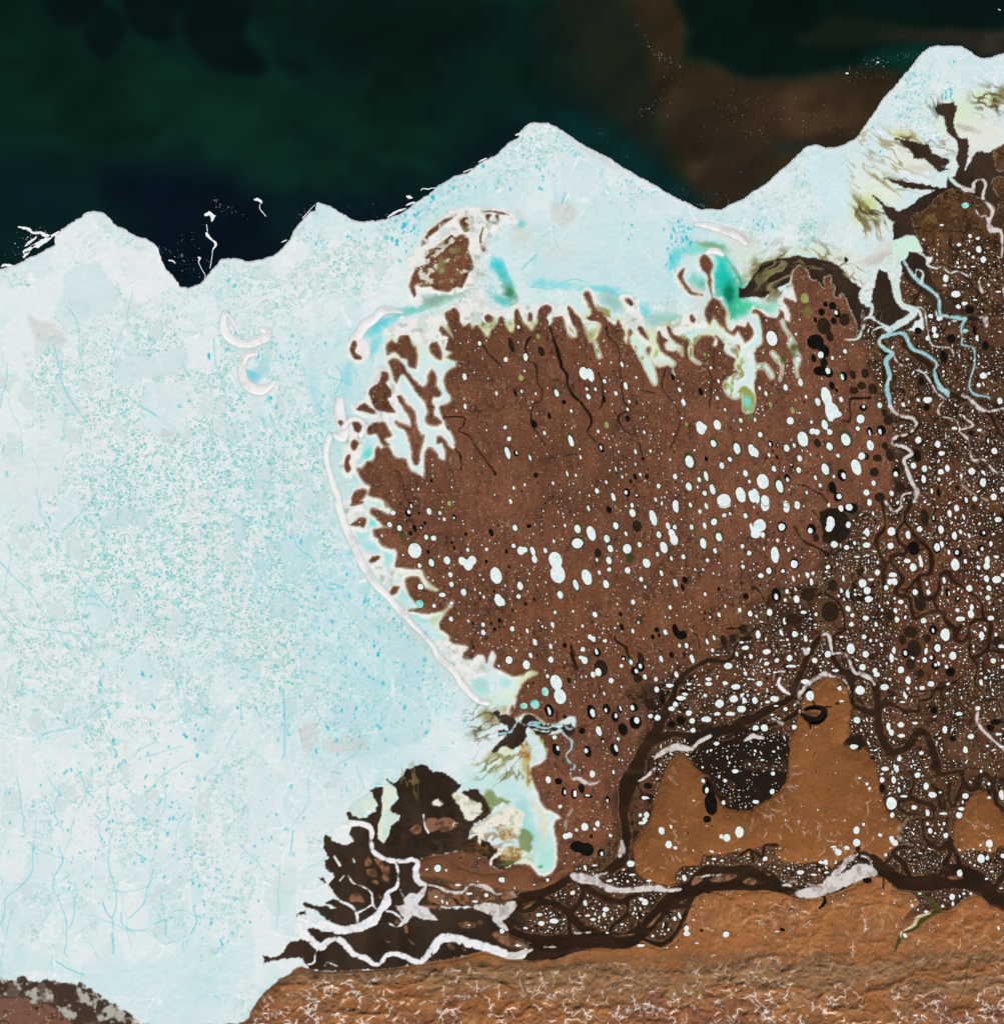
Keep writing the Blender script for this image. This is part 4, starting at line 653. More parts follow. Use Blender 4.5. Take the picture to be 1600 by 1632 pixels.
# snow lying in the gullies, following the drainage
sn = sstep(9, 26, acc) * (1 - sstep(420, 900, acc))
patch = sstep(-.35, .25, vnoise(xs, ysub, 44, 30, 831) + .5 * vnoise(xs, ysub, 12, 12, 832)) * sstep(-.3, .2, N8[j0h:] + vnoise(xs, ysub, 5, 5, 834))
dens = np.clip(south * (0.5 + .5 * sstep(1560, 1600, yy)) + .30 * east * (1 - south) + 0.75 * sstep(500, 430, xx) * 0 + .6 * blob(560, 1590, 160, 50, 4)[j0h:], 0, 1)
dens = np.clip(dens * (1 - .55 * blob(1450, 1540, 160, 60, 3)[j0h:]) , 0, 1)
snow = np.clip(sstep(22, 60, acc) * (1 - sstep(900, 2000, acc)) * sstep(-.45, .1, vnoise(xs, ysub, 40, 30, 831) + .6 * vnoise(xs, ysub, 15, 15, 832)) * dens * inten, 0, 1)
snf = np.zeros((NY, NX), np.float32); snf[j0h:] = snow; NJ = vnoise(xs, ys, 6, 6, 971); NK = vnoise(xs, ys, 6, 6, 972)
snow = np.clip(sample(snf, XX + 2.6 * NJ + 2 * N8, YY + 2.6 * NK + 1.5 * N30)[j0h:] * 1.6, 0, 1) * sstep(-1, -.3, N8[j0h:])
upm = np.maximum(np.maximum(sstep(-3, -10, U1[j0h:]), sstep(-3, -10, U2[j0h:])), 0)
snow = np.clip(snow + sstep(12, 40, acc) * (1 - sstep(200, 400, acc)) * upm * .6 * sstep(.05, .4, vnoise(xs, ysub, 40, 40, 833)) * sstep(-.5, .2, N8[j0h:]), 0, 1)
col[j0h:] = mixc(col[j0h:], c8(240, 228, 218), snow * .95); zz[j0h:] += snow * 0.01
# branching snow-filled gullies
rg = np.random.RandomState(61); GS = np.zeros((NY, NX), np.float32)
def stroke(x, y, ang, ln, wd, curve):
    n = max(3, int(ln / 5)); P = [(x, y, wd)]
    for q in range(n):
        ang += rg.normal(curve, .28); x += math.cos(ang) * ln / n; y += math.sin(ang) * ln / n; P.append((x, y, wd * (1 - .75 * (q + 1) / n)))
    return np.array(P)
def gully(x, y, ang, ln, wd, up=False):
    P = stroke(x, y, ang, ln, wd, rg.normal(0, .06)); L_ = [P]; sd_ = rg.choice((-1, 1)); 
    for q in range(1, len(P) - 1):
        for sgn in ((sd_,) if rg.rand() < .55 else (-1, 1)):
            if rg.rand() < .4: continue
            a_ = math.atan2(P[q + 1][1] - P[q][1], P[q + 1][0] - P[q][0]) + sgn * rg.uniform(.7, 1.35); B_ = stroke(P[q][0], P[q][1], a_, ln * rg.uniform(.12, .34), wd * .75, 0); L_.append(B_)
            if rg.rand() < .35: L_.append(stroke(B_[len(B_) // 2][0], B_[len(B_) // 2][1], a_ + rg.choice((-1, 1)) * .8, ln * .12, wd * .5, 0))
    for P_ in L_:
        P_ = P_.copy(); P_[:, 2] = np.maximum(P_[:, 2], .25)
        sl, sd = line_sdf(P_, 0.12, 2, 2); GS[sl] = np.maximum(GS[sl], np.clip(.62 - sd / 1.3, 0, 1) * rg.uniform(.75, 1))
def okh(x, y, fld, t): return sample(fld, np.array([x]), np.array([y]))[0] < t
dn_full = np.zeros((NY, NX), np.float32); dn_full[j0h:] = dens
for _ in range(1500):
    x, y = rg.uniform(400, 1640), rg.uniform(1440, 1670)
    if not okh(x, y, HF, -3): continue
    dv = float(sample(dn_full, np.array([x]), np.array([y]))[0]); cl = float(sample(N30, np.array([x]), np.array([y]))[0])
    if rg.rand() > dv * (.42 + .6 * cl): continue
    gully(x, y, rg.normal(-.15, .3) + rg.choice((0, math.pi)) if rg.rand() < .62 else rg.uniform(1.1, 2.0) * rg.choice((-1, 1)), 6 + 26 * rg.rand() ** 1.8, rg.uniform(.35, 1.3))
for _ in range(450):
    x, y = rg.uniform(1010, 1640), rg.uniform(1080, 1400)
    if not (okh(x, y, U1, -8) or okh(x, y, U2, -8)): continue
    if rg.rand() > .16 + .5 * float(sample(N30, np.array([x]), np.array([y]))[0]): continue
    gully(x, y, rg.uniform(0, 6.28), 5 + 12 * rg.rand(), rg.uniform(.25, .6))
GS = GS * sstep(-.9, -.1, N8 + .5 * N3)
upw = ((U1 < -2) | (U2 < -2)); GS = np.where(upw, GS * .5, GS) * ((HF < -1) | upw)
GS = np.clip(GS * (1 + .5 * sstep(1560, 1600, YY)), 0, 1); col[:] = mixc(col, c8(246, 236, 228), GS)
stream = sstep(900, 1600, acc) * inten * .5 + sstep(500, 900, acc) * upm * .5; col[j0h:] = mixc(col[j0h:], c8(92, 76, 48), stream * .7)

# ---------------------------------------------------------------- rivers
RC = mixc(np.broadcast_to(c8(52, 36, 25), col.shape), c8(40, 27, 18), np.clip(.5 + fbm(30, 5, 961, .6, 2.2, .7), 0, 1)); RC = mixc(RC, c8(84, 62, 46), sstep(.45, .8, fbm(22, 4, 962, .6, 2.6, .6)) * .4)
def river(s, warp=0.3, wob=0.0, c=None, lev_=True, ident=None, z=0.09):
    sl, sd = line_sdf(s, warp, 5, 4, wob)
    hot = (LANDF[sl] < 1.5) | (oid[sl] == FLO)
    sd = np.where(hot, sd + (.9 * N8[sl] + .35 * N3[sl] + .9 * N30[sl]) * (1 if lev_ else .3), 5)
    if lev_:
        a = np.exp(-((sd - 1.0) / 0.9) ** 2) * .6 * sstep(-.4, .3, N30[sl] + N8[sl]) * (sd > 0) * (oid[sl] != RIV); col[sl] += (c8(150, 116, 82) - col[sl]) * a[..., None]
    paint(sl, sd, RC if c is None else c8(*c), ident or RIV, z=z, soft=1.6, s=0.0)
for s in ("D3 1700,900,120 1600,850,100 1530,820,90 1480,770,110 1400,710,130 1310,690,160 1250,690,150 1200,720,100 1080,735,100 960,730,90 900,700,76 820,640,84 770,600,100 700,565,66 650,548,24",
          "D3 300,800,30 230,780,44 160,755,70 100,720,110 40,700,140 C3 1600,710,140 1480,715,130 1300,730,130 1220,765,110 1130,800,90 1060,850,90 1000,920,90 930,1000,90 860,1060,100 780,1098,100 600,1092,110 450,1112,120 330,1142,140 200,1172,110 110,1190,50",
          "C3 1210,720,40 1300,650,50 1400,655,60 1500,650,60 1600,650,60", "C3 540,760,44 640,822,40 740,852,34 830,820,30 860,800,30", "C3 440,690,30 350,755,60 250,800,60 120,830,70 90,880,60 180,900,40 250,850,40 350,872,40 430,930,50 500,1010,54 600,1060,60 680,1070,60",
          "C3 425,930,30 430,1030,20 420,1070,30", "C3 520,760,24 500,850,24 450,910,40", "C3 800,850,20 790,930,20 700,1010,24 690,1060,24", "C3 800,930,14 880,985,14", "C3 0,960,30 60,1030,50 150,1072,56 250,1092,60 350,1102,60", "C3 0,1130,24 80,1152,34 170,1162,30", "C3 300,810,20 340,850,20",
          "C3 1195,790,46 1190,870,40 1140,990,24 1085,1080,24 1010,1122,36 940,1102,24 880,1080,24", "C3 1190,872,34 1110,885,30 1020,915,30 990,960,30", "C3 1050,840,14 1120,810,14", "C3 540,770,20 450,720,16 380,740,20",
          "C2 1160,1100,34 1110,1180,36 1090,1240,44 1040,1340,60 1000,1420,66 960,1500,70 890,1600,70 C3 850,20,120 800,100,110 782,200,74 775,300,60 792,400,54 785,500,44 760,590,70 700,640,54 620,680,34",
          "C2 1590,868,18 1500,900,18 1450,1010,22 1300,1012,26 1160,1100,32", "C2 940,1540,50 1020,1500,44 1100,1480,40 1300,1492,40 1450,1452,44 1530,1392,50 D2 0,1378,50 120,1310,46 220,1262,40 280,1140,40 330,1020,44 400,890,40 440,850,24 480,856,24",
          "D2 480,856,30 500,930,40 512,1000,36 560,1070,44 620,1110,60 620,1200,44 640,1290,30 720,1330,44 785,1352,50", "D2 650,1100,30 740,1130,36 785,1200,44 792,1340,50 802,1440,50 845,1560,60 900,1592,50 980,1560,44 1030,1480,44 1070,1460,40 1110,1500,44 1150,1600,44 D3 1180,30,40",
          "D2 450,1100,20 560,1120,20 600,1160,40", "D2 510,980,20 590,970,14 650,1080,26", "D2 280,1250,34 290,1330,34 200,1390,24 60,1440,30 C2 1560,1500,30 1400,1540,30 1250,1560,30",
          "D3 1000,20,20 1022,100,20 1000,160,22 1020,190,24 1080,220,22 1130,232,20 1150,320,18 1080,332,18 1092,440,22 1130,480,30 1190,512,32 1240,480,30 1255,540,30 1222,600,36 1222,640,36", "D3 1250,490,30 1300,560,30 1310,620,34", "D3 1010,190,24 930,212,24 930,262,28 1000,300,18",
          "D3 1180,0,40 1140,-10,24 1200,40,34 1250,30,26 1320,20,26 1340,90,30 1380,132,40 1420,120,42 1442,50,36 1490,50,36 1530,122,34 1550,222,30 1610,275,30", "D3 1330,100,18 1300,180,24 1275,240,24 1240,200,14 1250,100,12", "D3 1140,110,14 1182,180,20 1192,255,22 1215,240,16 1200,160,14 1130,110,12",
          "D3 1610,655,34 1560,730,36 1505,765,20", "D3 1000,690,30 950,602,34 900,560,34 890,530,20 950,502,34 1012,500,30 990,450,20", "D3 840,600,22 890,560,20", "D3 1240,320,12 1220,380,12 1260,470,14", "D3 1080,335,14 1060,320,12 1000,340,14",
          "D2 800,1310,20 850,1280,30 900,1300,24 980,1330,24 1050,1330,24 1060,1270,20 1130,1250,22 1160,1190,22 1190,1200,22 1210,1260,20 1270,1230,14", "D2 1190,1190,18 1280,1150,14 1330,1110,10", "D2 1270,1250,14 1340,1300,16 1390,1370,14 1380,1410,14", "D2 790,1120,14 900,1230,12 1040,1240,14 1060,1260,14",
          "D2 1010,0,30 975,60,26 965,120,30 1010,180,26 1050,240,26 1120,300,24 1135,420,24 1110,460,24 1050,470,22 1060,540,36 1075,610,44 1140,615,30 1180,560,20 1190,470,22 1240,445,24 1270,500,18 1360,560,14 1450,640,18 1460,740,26",
          "D2 960,130,24 915,190,26 925,250,26 970,290,28 960,330,28 890,340,28 870,370,28 920,440,26 950,500,26 905,560,26 930,600,28 990,610,28 1010,690,30 1030,745,30 1100,710,30 1190,700,30 1230,760,30 1285,810,30 1290,880,28 1340,890,26 1370,840,20 1380,780,20 1440,745,26 1510,770,28 1505,850,24 1490,940,26 1400,990,20 1380,950,18 1380,870,14",
          "D2 870,370,24 830,430,24 825,560,18 820,660,12", "D2 840,400,24 800,320,26 785,230,24 830,180,22 840,120,16 820,0,14", "D2 1150,620,22 1170,680,26 1220,720,26", "D2 1490,940,18 1600,960,14", "D2 1400,1000,18 1430,1060,18 1410,1150,16 1470,1220,16 1480,1260,18 1550,1260,16 1580,1340,12",
          "D2 1320,790,14 1300,860,14 1340,890,16", "D2 460,580,14 540,640,16 575,720,14 575,820,14 520,850,14 500,900,18", "D2 1290,200,8 1290,250,8", "D2 840,330,10 700,320,10 600,350,10 560,400,10", "D2 1530,660,14 1540,620,12 1600,590,10",
          "D2 1040,480,16 990,550,12 950,560,12", "C2 440,920,14 460,1000,14 480,1070,12", "D3 0,530,14 60,560,14 70,490,14 150,490,12", "C3 1600,600,14 1580,520,14 1500,570,12 1480,600,10", "D3 1600,520,16 1560,510,14 1550,560,12 1600,600,12",
          "P 1470,455,6 1440,520,6 1450,560,5", "D1 800,400,30 790,500,40 830,620,50 860,660,44 830,760,34 850,900,30", "D1 960,600,30 1060,680,40 1150,760,44 1220,900,50 1300,930,34 1360,950,30 1450,1010,24 1520,1060,24 1580,1180,24 1640,1200,20", "D1 1250,415,44 1320,430,40 1440,430,24", "D1 940,1060,40 1040,1090,44 1020,1150,40 940,1190,44 900,1230,40 1000,1290,30",
          "D1 1100,500,14 1120,600,12", "D1 900,870,14 960,900,14 950,980,14 1000,1000,12", "D1 1200,80,14 1350,160,14 1450,300,14 1560,400,14", "D1 1300,20,14 1420,110,12 1600,290,16", "B2 1520,800,4 1500,880,4 1480,920,4", "C2 1600,545,8 1560,590,10", "C2 1430,810,18 1480,805,12 1540,800,40", "C2 1215,835,14 1240,850,18 1260,930,10",
          "C2 720,840,8 725,880,18 790,930,22 800,970,26 820,1010,14", "C2 430,920,8 450,980,12 470,1060,16 500,1070,10", "D2 -10,540,12 40,570,12 80,650,14 130,665,10", "D2 380,50,10 410,90,14 450,150,20", "D2 260,150,8 300,220,8 340,260,14 400,290,20 470,330,34"):
    river(s, 0.25, 0.0)
# thin black creeks on the tundra, with widths of a few map units
for s in ("C1 290,430,16 320,540,12 350,640,26 375,700,22 385,750,16 410,800,14 420,870,14 460,930,22 520,1000,14 560,1050,20 570,1090,12 550,1160,6 600,1220,5", "C1 175,540,10 150,620,14 165,690,8 215,730,8 220,820,6 250,880,6 250,940,5 195,1010,5 190,1090,12 240,1170,6 270,1230,5", "C1 670,480,8 680,560,8 730,600,5 755,700,4 755,800,5 770,960,10 800,1020,5 745,1050,12 790,1140,4 860,1170,4 890,1300,6",
          "C1 620,770,12 640,840,5 645,950,12 620,1010,6", "C1 1175,560,6 1180,690,4", "C1 1240,710,4 1330,780,5 1340,900,5 1320,990,6", "C1 970,910,6 920,900,4 880,890,4", "C1 1030,760,10 1020,880,5 1100,980,4 1140,1050,5 1120,1150,5 1060,1260,5", "B1 1225,1070,7 1350,1065,7 1360,1110,7 1330,1150,7 1400,1190,8 1440,1260,8 1500,1330,8 1540,1390,8 1560,1430,16",
          "B1 1255,1120,6 1300,1260,7 1340,1330,7 1350,1400,7", "B1 1470,590,10 1540,670,10 1600,740,6", "B1 920,1400,5 980,1470,5 980,1560,5 1020,1610,6", "D1 620,945,18 700,935,10 740,935,18", "D1 615,960,8 620,1040,7 600,1090,14 560,1080,5", "D1 280,1490,5 350,1510,5 420,1540,6 480,1600,8", "C2 345,1330,6 355,1400,5", "D2 440,1300,8 500,1300,4", "D2 350,1410,14 360,1450,6", "D2 380,1270,8 400,1300,10",
          "D3 435,815,18 445,860,20 415,895,10", "D3 830,700,12 832,765,5", "I 930,1110,5 970,1180,5 1010,1230,6", "I 1250,750,5 1160,790,8", "I 1080,20,10 1120,90,14 1160,180,18 1060,120,6 1010,165,14", "I 1380,720,12 1350,760,8"):
    river(s, 0.9, 0.9, (24, 19, 15), lev_=False)
# lake shaped flood pools and the basin water
for s in ("D2 292,1345,14 330,1365,34 370,1388,50 410,1388,52 445,1355,46 447,1318,34 400,1304,26 350,1312,24 325,1322,14",):
    P_ = pts(s); sl, sd = line_sdf(P_, .15, 4); paint(sl, sd, c8(26, 22, 16), FLO, z=0.1, soft=1.6)
sl, sd = line_sdf("D2 335,1340,20 380,1350,26 410,1345,14", .2, 3); paint(sl, sd, c8(92, 62, 40), None)
for s in ("D2 430,60 560,40 620,160 560,260 450,250 440,150", "D1 590,40 600,60 590,60", "C2 1590,1440 1400,1480 1300,1520 1200,1560 1230,1480 1400,1420", "D2 610,1500 680,1490 720,1530 700,1570 640,1570 600,1540 570,1530", "C3 1290,60 1330,60 1370,150 1350,170", "D3 -10,20 180,10 200,60 150,140 100,180 0,235", "C3 1400,30 1590,20 1600,200 1520,220 1470,120 1410,100"):
    if s[:5] in ('D3 -1', 'C3 14'):
        P = pts(s); sl, sd = poly_sdf(P, 1.5, 12); paint(sl, np.where(N30[sl] + .6 * N8[sl] > .05, sd + 5 * N8[sl] + 4 * N30[sl], 6), c8(34, 26, 19), FLO, z=0.1, soft=2); continue
    P = pts(s); sl, sd = poly_sdf(P, 0.7, 6); paint(sl, sd + 2 * N8[sl], c8(38, 29, 21), FLO, z=0.1, soft=2)
# islands left in the flood and rivers
for s in ("B3 630,830 650,800 690,800 720,840 720,860 680,850 640,855", "B3 725,590 745,565 770,600 760,620 730,625", "B3 780,580 830,580 850,620 880,620 885,670 850,680 830,640", "B3 735,650 790,640 805,690 760,690", "B3 835,680 870,680 885,730 850,720", "B3 765,710 800,712 815,735 790,740", "B3 1010,390 1050,360 1085,370 1080,410 1040,420", "B3 1112,340 1150,315 1190,325 1200,380 1160,405 1120,395",
          "B3 1195,325 1260,315 1310,350 1300,380 1240,405 1195,390", "B3 1320,990 1370,975 1430,985 1425,1015 1360,1022", "B3 1250,1120 1280,1120 1300,1150 1270,1155", "B3 1340,1140 1370,1150 1360,1165", "B3 915,970 945,965 950,990 925,995", "B3 970,990 990,1000 1000,1050 980,1050", "B3 810,810 830,820 835,835 815,830", "B3 1440,970 1470,970 1475,995 1445,995", "B3 850,1095 890,1110 870,1115", "B3 1000,1090 1040,1120 1030,1125", "B3 1120,795 1160,765 1230,800 1300,850 1300,880 1250,890 1180,860 1130,840",
          "B3 1090,870 1200,880 1210,900 1130,890", "B3 1210,770 1240,760 1330,820 1310,835 1240,800", "B3 1260,735 1330,725 1380,750 1330,770 1280,765", "B3 1310,790 1400,765 1500,770 1560,830 1500,850 1400,870 1330,860", "B3 1535,1060 1600,1030 C3 80,1090 180,1140 100,1150 0,1120", "C3 70,1170 100,1172 90,1180", "C3 0,790 60,780 90,820 40,835 0,830", "C3 135,890 180,865 190,875 150,895",
          "C3 1205,735 1230,690 1280,690 1270,720 1220,745", "C3 1320,715 1380,680 1470,675 1495,690 1440,720 1370,728", "C3 1535,730 1570,700 1600,700 D3 20,720 0,745", "C3 710,1068 820,1055 840,1062 760,1075", "C3 920,1010 1000,930 1010,930 960,1000", "D3 1240,690 1330,685 1335,700 1270,712", "D3 20,640 50,635 50,650", "D3 75,665 110,675 100,685", "D3 1195,680 1215,675 1215,690"):
    sl, sd = poly_sdf(s, 0.3, 6, 2)
    k = reg('river_island', label=None, cat='island', group='islands in the river mouth'); REG[k]['P'] = pts(s)[:, :2].mean(0)
    paint(sl, sd, mixc(np.broadcast_to(c8(140, 98, 72), col.shape), c8(92, 66, 46), sstep(-.1, .5, N8 + .5 * N30)), k, z=0.15, soft=1.6)
RSEA = col.copy()
# ---------------------------------------------------------------- river ice: each ribbon a thing
ICER = [("D1 760,120,70 745,200,50 690,262,30 687,310,30 722,342,30 758,345,22 750,410,22 712,435,20 700,490,14 662,560,12 590,566,8", 1, "pale ribbon of river ice curling down from the stained bay, western of the two mouths"),
        ("D1 880,80,120 895,150,60 905,210,50 922,300,40 950,350,40 1022,382,50 990,430,50 920,470,44 875,502,34", 1, "wide pale tongue of river ice with a sharp elbow, east of the twin mouths"),
        ("D1 875,502,34 855,535,40 815,552,30 805,590,28 850,630,28 888,655,30 850,692,36 850,740,34 868,800,34 848,870,34 862,935,30 868,990,24", 2, "turquoise ribbon of river ice running south below the river fork"),
        ("D1 868,990,24 912,1040,26 962,1055,26 1022,1072,24 1036,1112,24 990,1160,24 902,1192,24 888,1232,24 960,1250,24 1012,1290,24 960,1332,24 980,1400,24 1012,1480,30 1042,1540,50 1022,1600,16", 3, "pinkish white river ice winding in wide bends below the turquoise ribbon"),
        ("D1 1000,1542,14 950,1562,10 942,1632,10 D2 945,30,20 900,62,20 842,0,14", 3, "small hook of whitish river ice at the end of the pinkish bends"),
        ("D1 872,535,22 942,525,26 972,545,28 1012,620,28 1080,650,24 1142,690,24 1170,725,30 1150,760,18 1160,800,28 1190,870,46 1228,900,44 1242,930,8", 2, "turquoise ribbon of river ice branching southeast from the river fork"),
        ("D1 750,425,16 810,462,14 862,492,20", 1, "short link of pale ice joining the two river mouths"),
        ("D1 962,70,22 1012,150,30 1060,200,24 1130,250,24 1180,300,24 1190,400,26 1230,415,28 1350,430,34", 2, "turquoise ice channel looping down the eastern delta"), ("D1 1350,430,30 1325,490,16 1330,560,14 1332,600,14 1400,620,14 1410,720,14 1382,820,12 1380,880,14 1420,920,14 1490,930,14 1512,960,10", 2, "narrow pale ice channel stepping down from the turquoise loop"),
        ("D1 1030,160,10 1042,120,10 1080,140,10 1070,200,18", 1, "small closed loop of ice beside the turquoise channel"), ("D1 890,660,12 930,720,12 1010,745,12 1080,775,12 1130,840,12 1165,900,12 1215,950,12 1180,1000,8 1190,1050,8 1290,1080,8 1310,1150,12 1370,1210,16 1395,1330,14 1470,1332,14 1530,1400,16 1610,1435,16", 3, "very long thin whitish ice thread wandering across the eastern lakes"),
        ("D1 1330,920,18 1370,940,36 1430,1000,34 1500,1020,18 1610,1000,12", 3, "blunt piece of turquoise and pink ice on the dark eastern river"), ("D1 1340,980,8 1310,1040,8 1400,1110,10 1310,1140,8", 3, "thin zigzag of ice between eastern lakes"), ("D1 1350,1400,14 1320,1470,12 1370,1530,16 1490,1590,16", 4, "faint brownish ice streak near the eastern edge"),
        ("D1 1040,358,6 1090,380,8 1110,500,8 1140,600,8 1250,620,8 1280,665,6", 1, "hair thin pale ice line east of the sharp elbow"), ("D1 1030,0,8 1100,40,10 1112,90,9 1170,110,8 1200,98,8 1250,140,8 1300,130,8 1370,160,8", 1, "hair thin wavy ice line crossing the northeast lakes"),
        ("D0 1265,1000,40 1272,1080,46 1250,1125,20 1300,1180,16 1342,1190,16", 1, "forked white ice blotch at the head of the northeast mouth"), ("D0 1330,1190,16 1345,1200,40 1400,1215,34 1400,1165,18 1452,1142,14 1480,1180,16 1460,1260,20 1522,1340,22 1500,1420,22 1520,1462,54 1582,1480,16 1582,1640,8", 3, "long S shaped ribbon of white ice at the northeast mouth"),
        ("D0 1405,1320,8 1440,1375,14 1480,1380,20 1500,1430,16", 3, "short white side arm of the S shaped ribbon"), ("D1 1440,425,20 1475,432,44 1482,470,36", 3, "pink white blotch of ice on the eastern dark river"), ("D1 1438,190,14 1445,230,24 1460,270,14", 3, "small pink ice spindle among northeastern lakes"), ("D1 1600,210,12 1592,260,10 1604,300,8", 3, "tiny ice sliver in the far east of the northeast channels"),
        ("D1 755,520,8 760,510,8 800,490,8 830,485,8", 1, "thin ice thread below the link between river mouths"), ("D2 282,1275,22 300,1212,32 360,1152,38 450,1098,42 490,1108,26", 3, "wide pinkish ice ribbon around the sandy northern promontory"), ("D2 490,1108,12 560,1122,14 600,1160,12 622,1250,10", 3, "thin pale ice trailing east around the sandy promontory"),
        ("D2 292,1280,14 296,1345,10", 3, "short thin ice strip beside the black bend lake"), ("D2 425,860,14 460,842,20 486,868,24 500,960,16", 3, "small arch of pink ice above the main fork"), ("D2 505,968,14 590,972,20 640,1080,16 680,1092,30 740,1125,30 775,1165,14", 3, "pink ice strip along the eastern distributary"), ("D2 320,930,12 340,970,32 360,940,10", 3, "pink teardrop of ice on a cut-off bend"),
        ("D2 1430,1340,20 1432,1410,20 1500,1492,16 1600,1580,12", 3, "faint pink ice strip far down the eastern plain"), ("D2 118,1380,10 180,1412,28", 3, "stubby pink ice piece west of the sandy promontory"), ("D2 -10,1488,30 62,1506,18", 3, "blunt pink ice piece next to the dark basin"), ("D2 130,1130,8 140,1085,12 200,1080,10", 3, "curved hair of ice on the plain west of the main fork"), ("D2 170,1120,10 160,1160,14 190,1200,20 230,1225,10", 0, "white crescent shaped lake ice west of the promontory"),
        ("C2 970,1632,24 1040,1585,44 1120,1562,52 1200,1575,36 1250,1532,28 1325,1490,22", 3, "large jagged pinkish white ice ribbon on the river bend west of the sandy hills"), ("C2 1600,1488,36 1545,1520,14", 3, "short pink ice arm just east of the jagged ribbon"),
        ("I 350,830,24 430,820,26 480,800,26 520,740,26 555,690,34 620,740,20 690,710,26 770,720,20", 2, "turquoise ice at the small western river mouth"), ("I 660,740,20 720,740,34 790,765,26 850,770,24 930,740,24 1010,735,20 1060,780,24 1100,775,14", 2, "turquoise ice bar running up the small western river"), ("I 945,745,24 990,800,26 1040,860,26 1090,900,24 1085,980,22 1040,1040,20 1060,1100,24 1125,1160,26 1080,1225,16", 2, "blue ice ribbon hanging south from the small western river"),
        ("I 1080,1225,12 1100,1280,30 1170,1285,40 1250,1330,44 1320,1340,36 1375,1310,20", 3, "curved grey white ice cigar at the end of the blue ribbon"), ("I 570,690,16 590,645,16 610,630,10", 1, "tiny fork of pale ice north of the turquoise bar"), ("I 700,780,8 790,800,8 850,805,8 890,770,6", 1, "wire thin ice loop beneath the turquoise bar"),
        ("C3 975,-5,20 925,50,22 868,82,8", 3, "white ice sliver on the trunk channel's east bank"), ("C3 765,470,24 765,530,50 750,560,24", 3, "white ice wedge at the foot of the trunk channel"), ("C3 400,390,22 415,320,22 445,265,14", 4, "faint pink ice streak west of the trunk channel"),
        ("C3 440,675,20 490,700,80 560,708,66 620,735,56 690,772,50 760,780,36 830,776,34 930,766,44 1000,766,48 1050,780,24 1130,772,20", 3, "long ragged grey white ice jam across the braided reach"), ("C3 590,692,30 665,668,16", 3, "small grey ice spur on top of the ragged jam"), ("C3 1270,700,8 1300,688,14 1392,680,16", 3, "thin white ice streak beside the mid river bar"), ("C3 460,1050,8 560,1048,8", 3, "thin scratch of ice in the broad lower river"), ("C3 270,1140,10 340,1140,8", 3, "second thin scratch of ice in the broad lower river"),
        ("C3 50,790,16 90,815,14 60,780,8", 4, "grey speck of ice at the western braid"), ("B3 1440,880,46 1520,895,90 1600,920,110 C3 50,885,80 85,865,40", 3, "broad white ice floe filling the river above the fan of dark channels"), ("B3 1560,960,50 1600,1000,50 C3 30,1030,20", 3, "small white ice lobe under the broad floe"),
        ("B3 1135,745,12 1200,760,14 1260,790,20 1340,790,22 1400,745,20 1500,760,30 1560,800,18 1600,800,20", 3, "thin grey ice chain along the wooded-looking river islands"), ("C3 -20,1172,44 60,1196,50 150,1170,34 190,1158,10", 3, "white ice sheet at the tail of the lower river"),
        ("D3 275,800,34 340,800,80 430,780,90 520,742,90 600,702,110 680,660,120 740,655,90 770,670,40", 3, "huge smooth white ice jam in the broad eastern river"), ("D3 470,740,60 520,680,52 570,620,52 620,575,40 660,550,14", 3, "curved strip of white ice on top of the huge jam"), ("D3 690,560,8 742,580,24 752,640,30", 3, "thin white ice rim closing the bend beside the huge jam"), ("D3 988,318,16 940,380,34 925,430,30 960,470,24 1005,490,24", 4, "brownish ice crescent on the tributary loop north of the broad river"),
        ("D3 170,748,8 215,745,20 240,752,8", 3, "tiny white ice speck upstream of the braided reach"), ("D3 230,725,10 300,722,12 360,745,14 430,758,14", 4, "thin brown grey ice line on the river's north bank"),
        ("B3 600,360,40 640,348,30 720,360,34 768,400,30 770,500,32 815,562,32 920,592,28 1052,590,32 1052,660,40 1065,720,44 1110,742,30", 0, "bright white snow covered channel arching across the dark flats"), ("B3 922,590,16 938,660,16 930,755,18 872,800,30 862,860,60 820,912,36 780,970,64 700,1012,60 600,1032,50 500,1012,60 400,972,60 310,945,30", 0, "bright white snow covered channel sweeping west to the sea"),
        ("B3 868,912,12 922,930,14 968,978,22 932,1012,8 882,992,6", 0, "thin white snow loop beneath the star shaped snow patch"), ("B3 568,718,5 612,680,8 650,730,8 720,760,8 770,800,10 775,868,12 812,912,14", 0, "thin white snowy creek with a hooked head on the dark flats"), ("B3 540,830,10 600,860,14 650,888,16 674,930,14 680,992,12", 0, "white snowy creek joining the sweeping channel from the west"), ("B3 680,922,10 740,890,10 775,870,8", 0, "short white snowy link between two creeks"),
        ("B3 300,1010,60 380,1090,50 440,1140,56 500,1100,40 560,1092,38 612,1140,40 660,1190,34 730,1210,34 780,1250,24 830,1242,22 870,1190,26 950,1190,30 1062,1237,34 1112,1210,40 1160,1152,60 1212,1092,60 1280,1082,60 1380,1112,56 1500,1142,56 1610,1180,50", 0, "long white snow covered channel meandering along the foot of the hills"), ("B3 430,1150,24 410,1190,10 402,1240,12 345,1252,6", 0, "small white snowy spur dropping to the hills"), ("B3 470,1260,4 490,1238,6 550,1262,4", 0, "tiny arched white creek at the foot of the hills"),
        ("B3 1100,295,8 1112,370,8 1135,412,6", 0, "thin white scratch beside the twin pink islets"), ("B3 1285,370,5 1295,350,6 1320,352,5", 0, "tiny white hook on the twin pink islets"), ("B3 645,570,8 660,600,8", 0, "tiny white fleck north of the hooked creek"), ("B3 530,560,10 570,620,14", 0, "small snow streak at the western rim of the dark flats")]
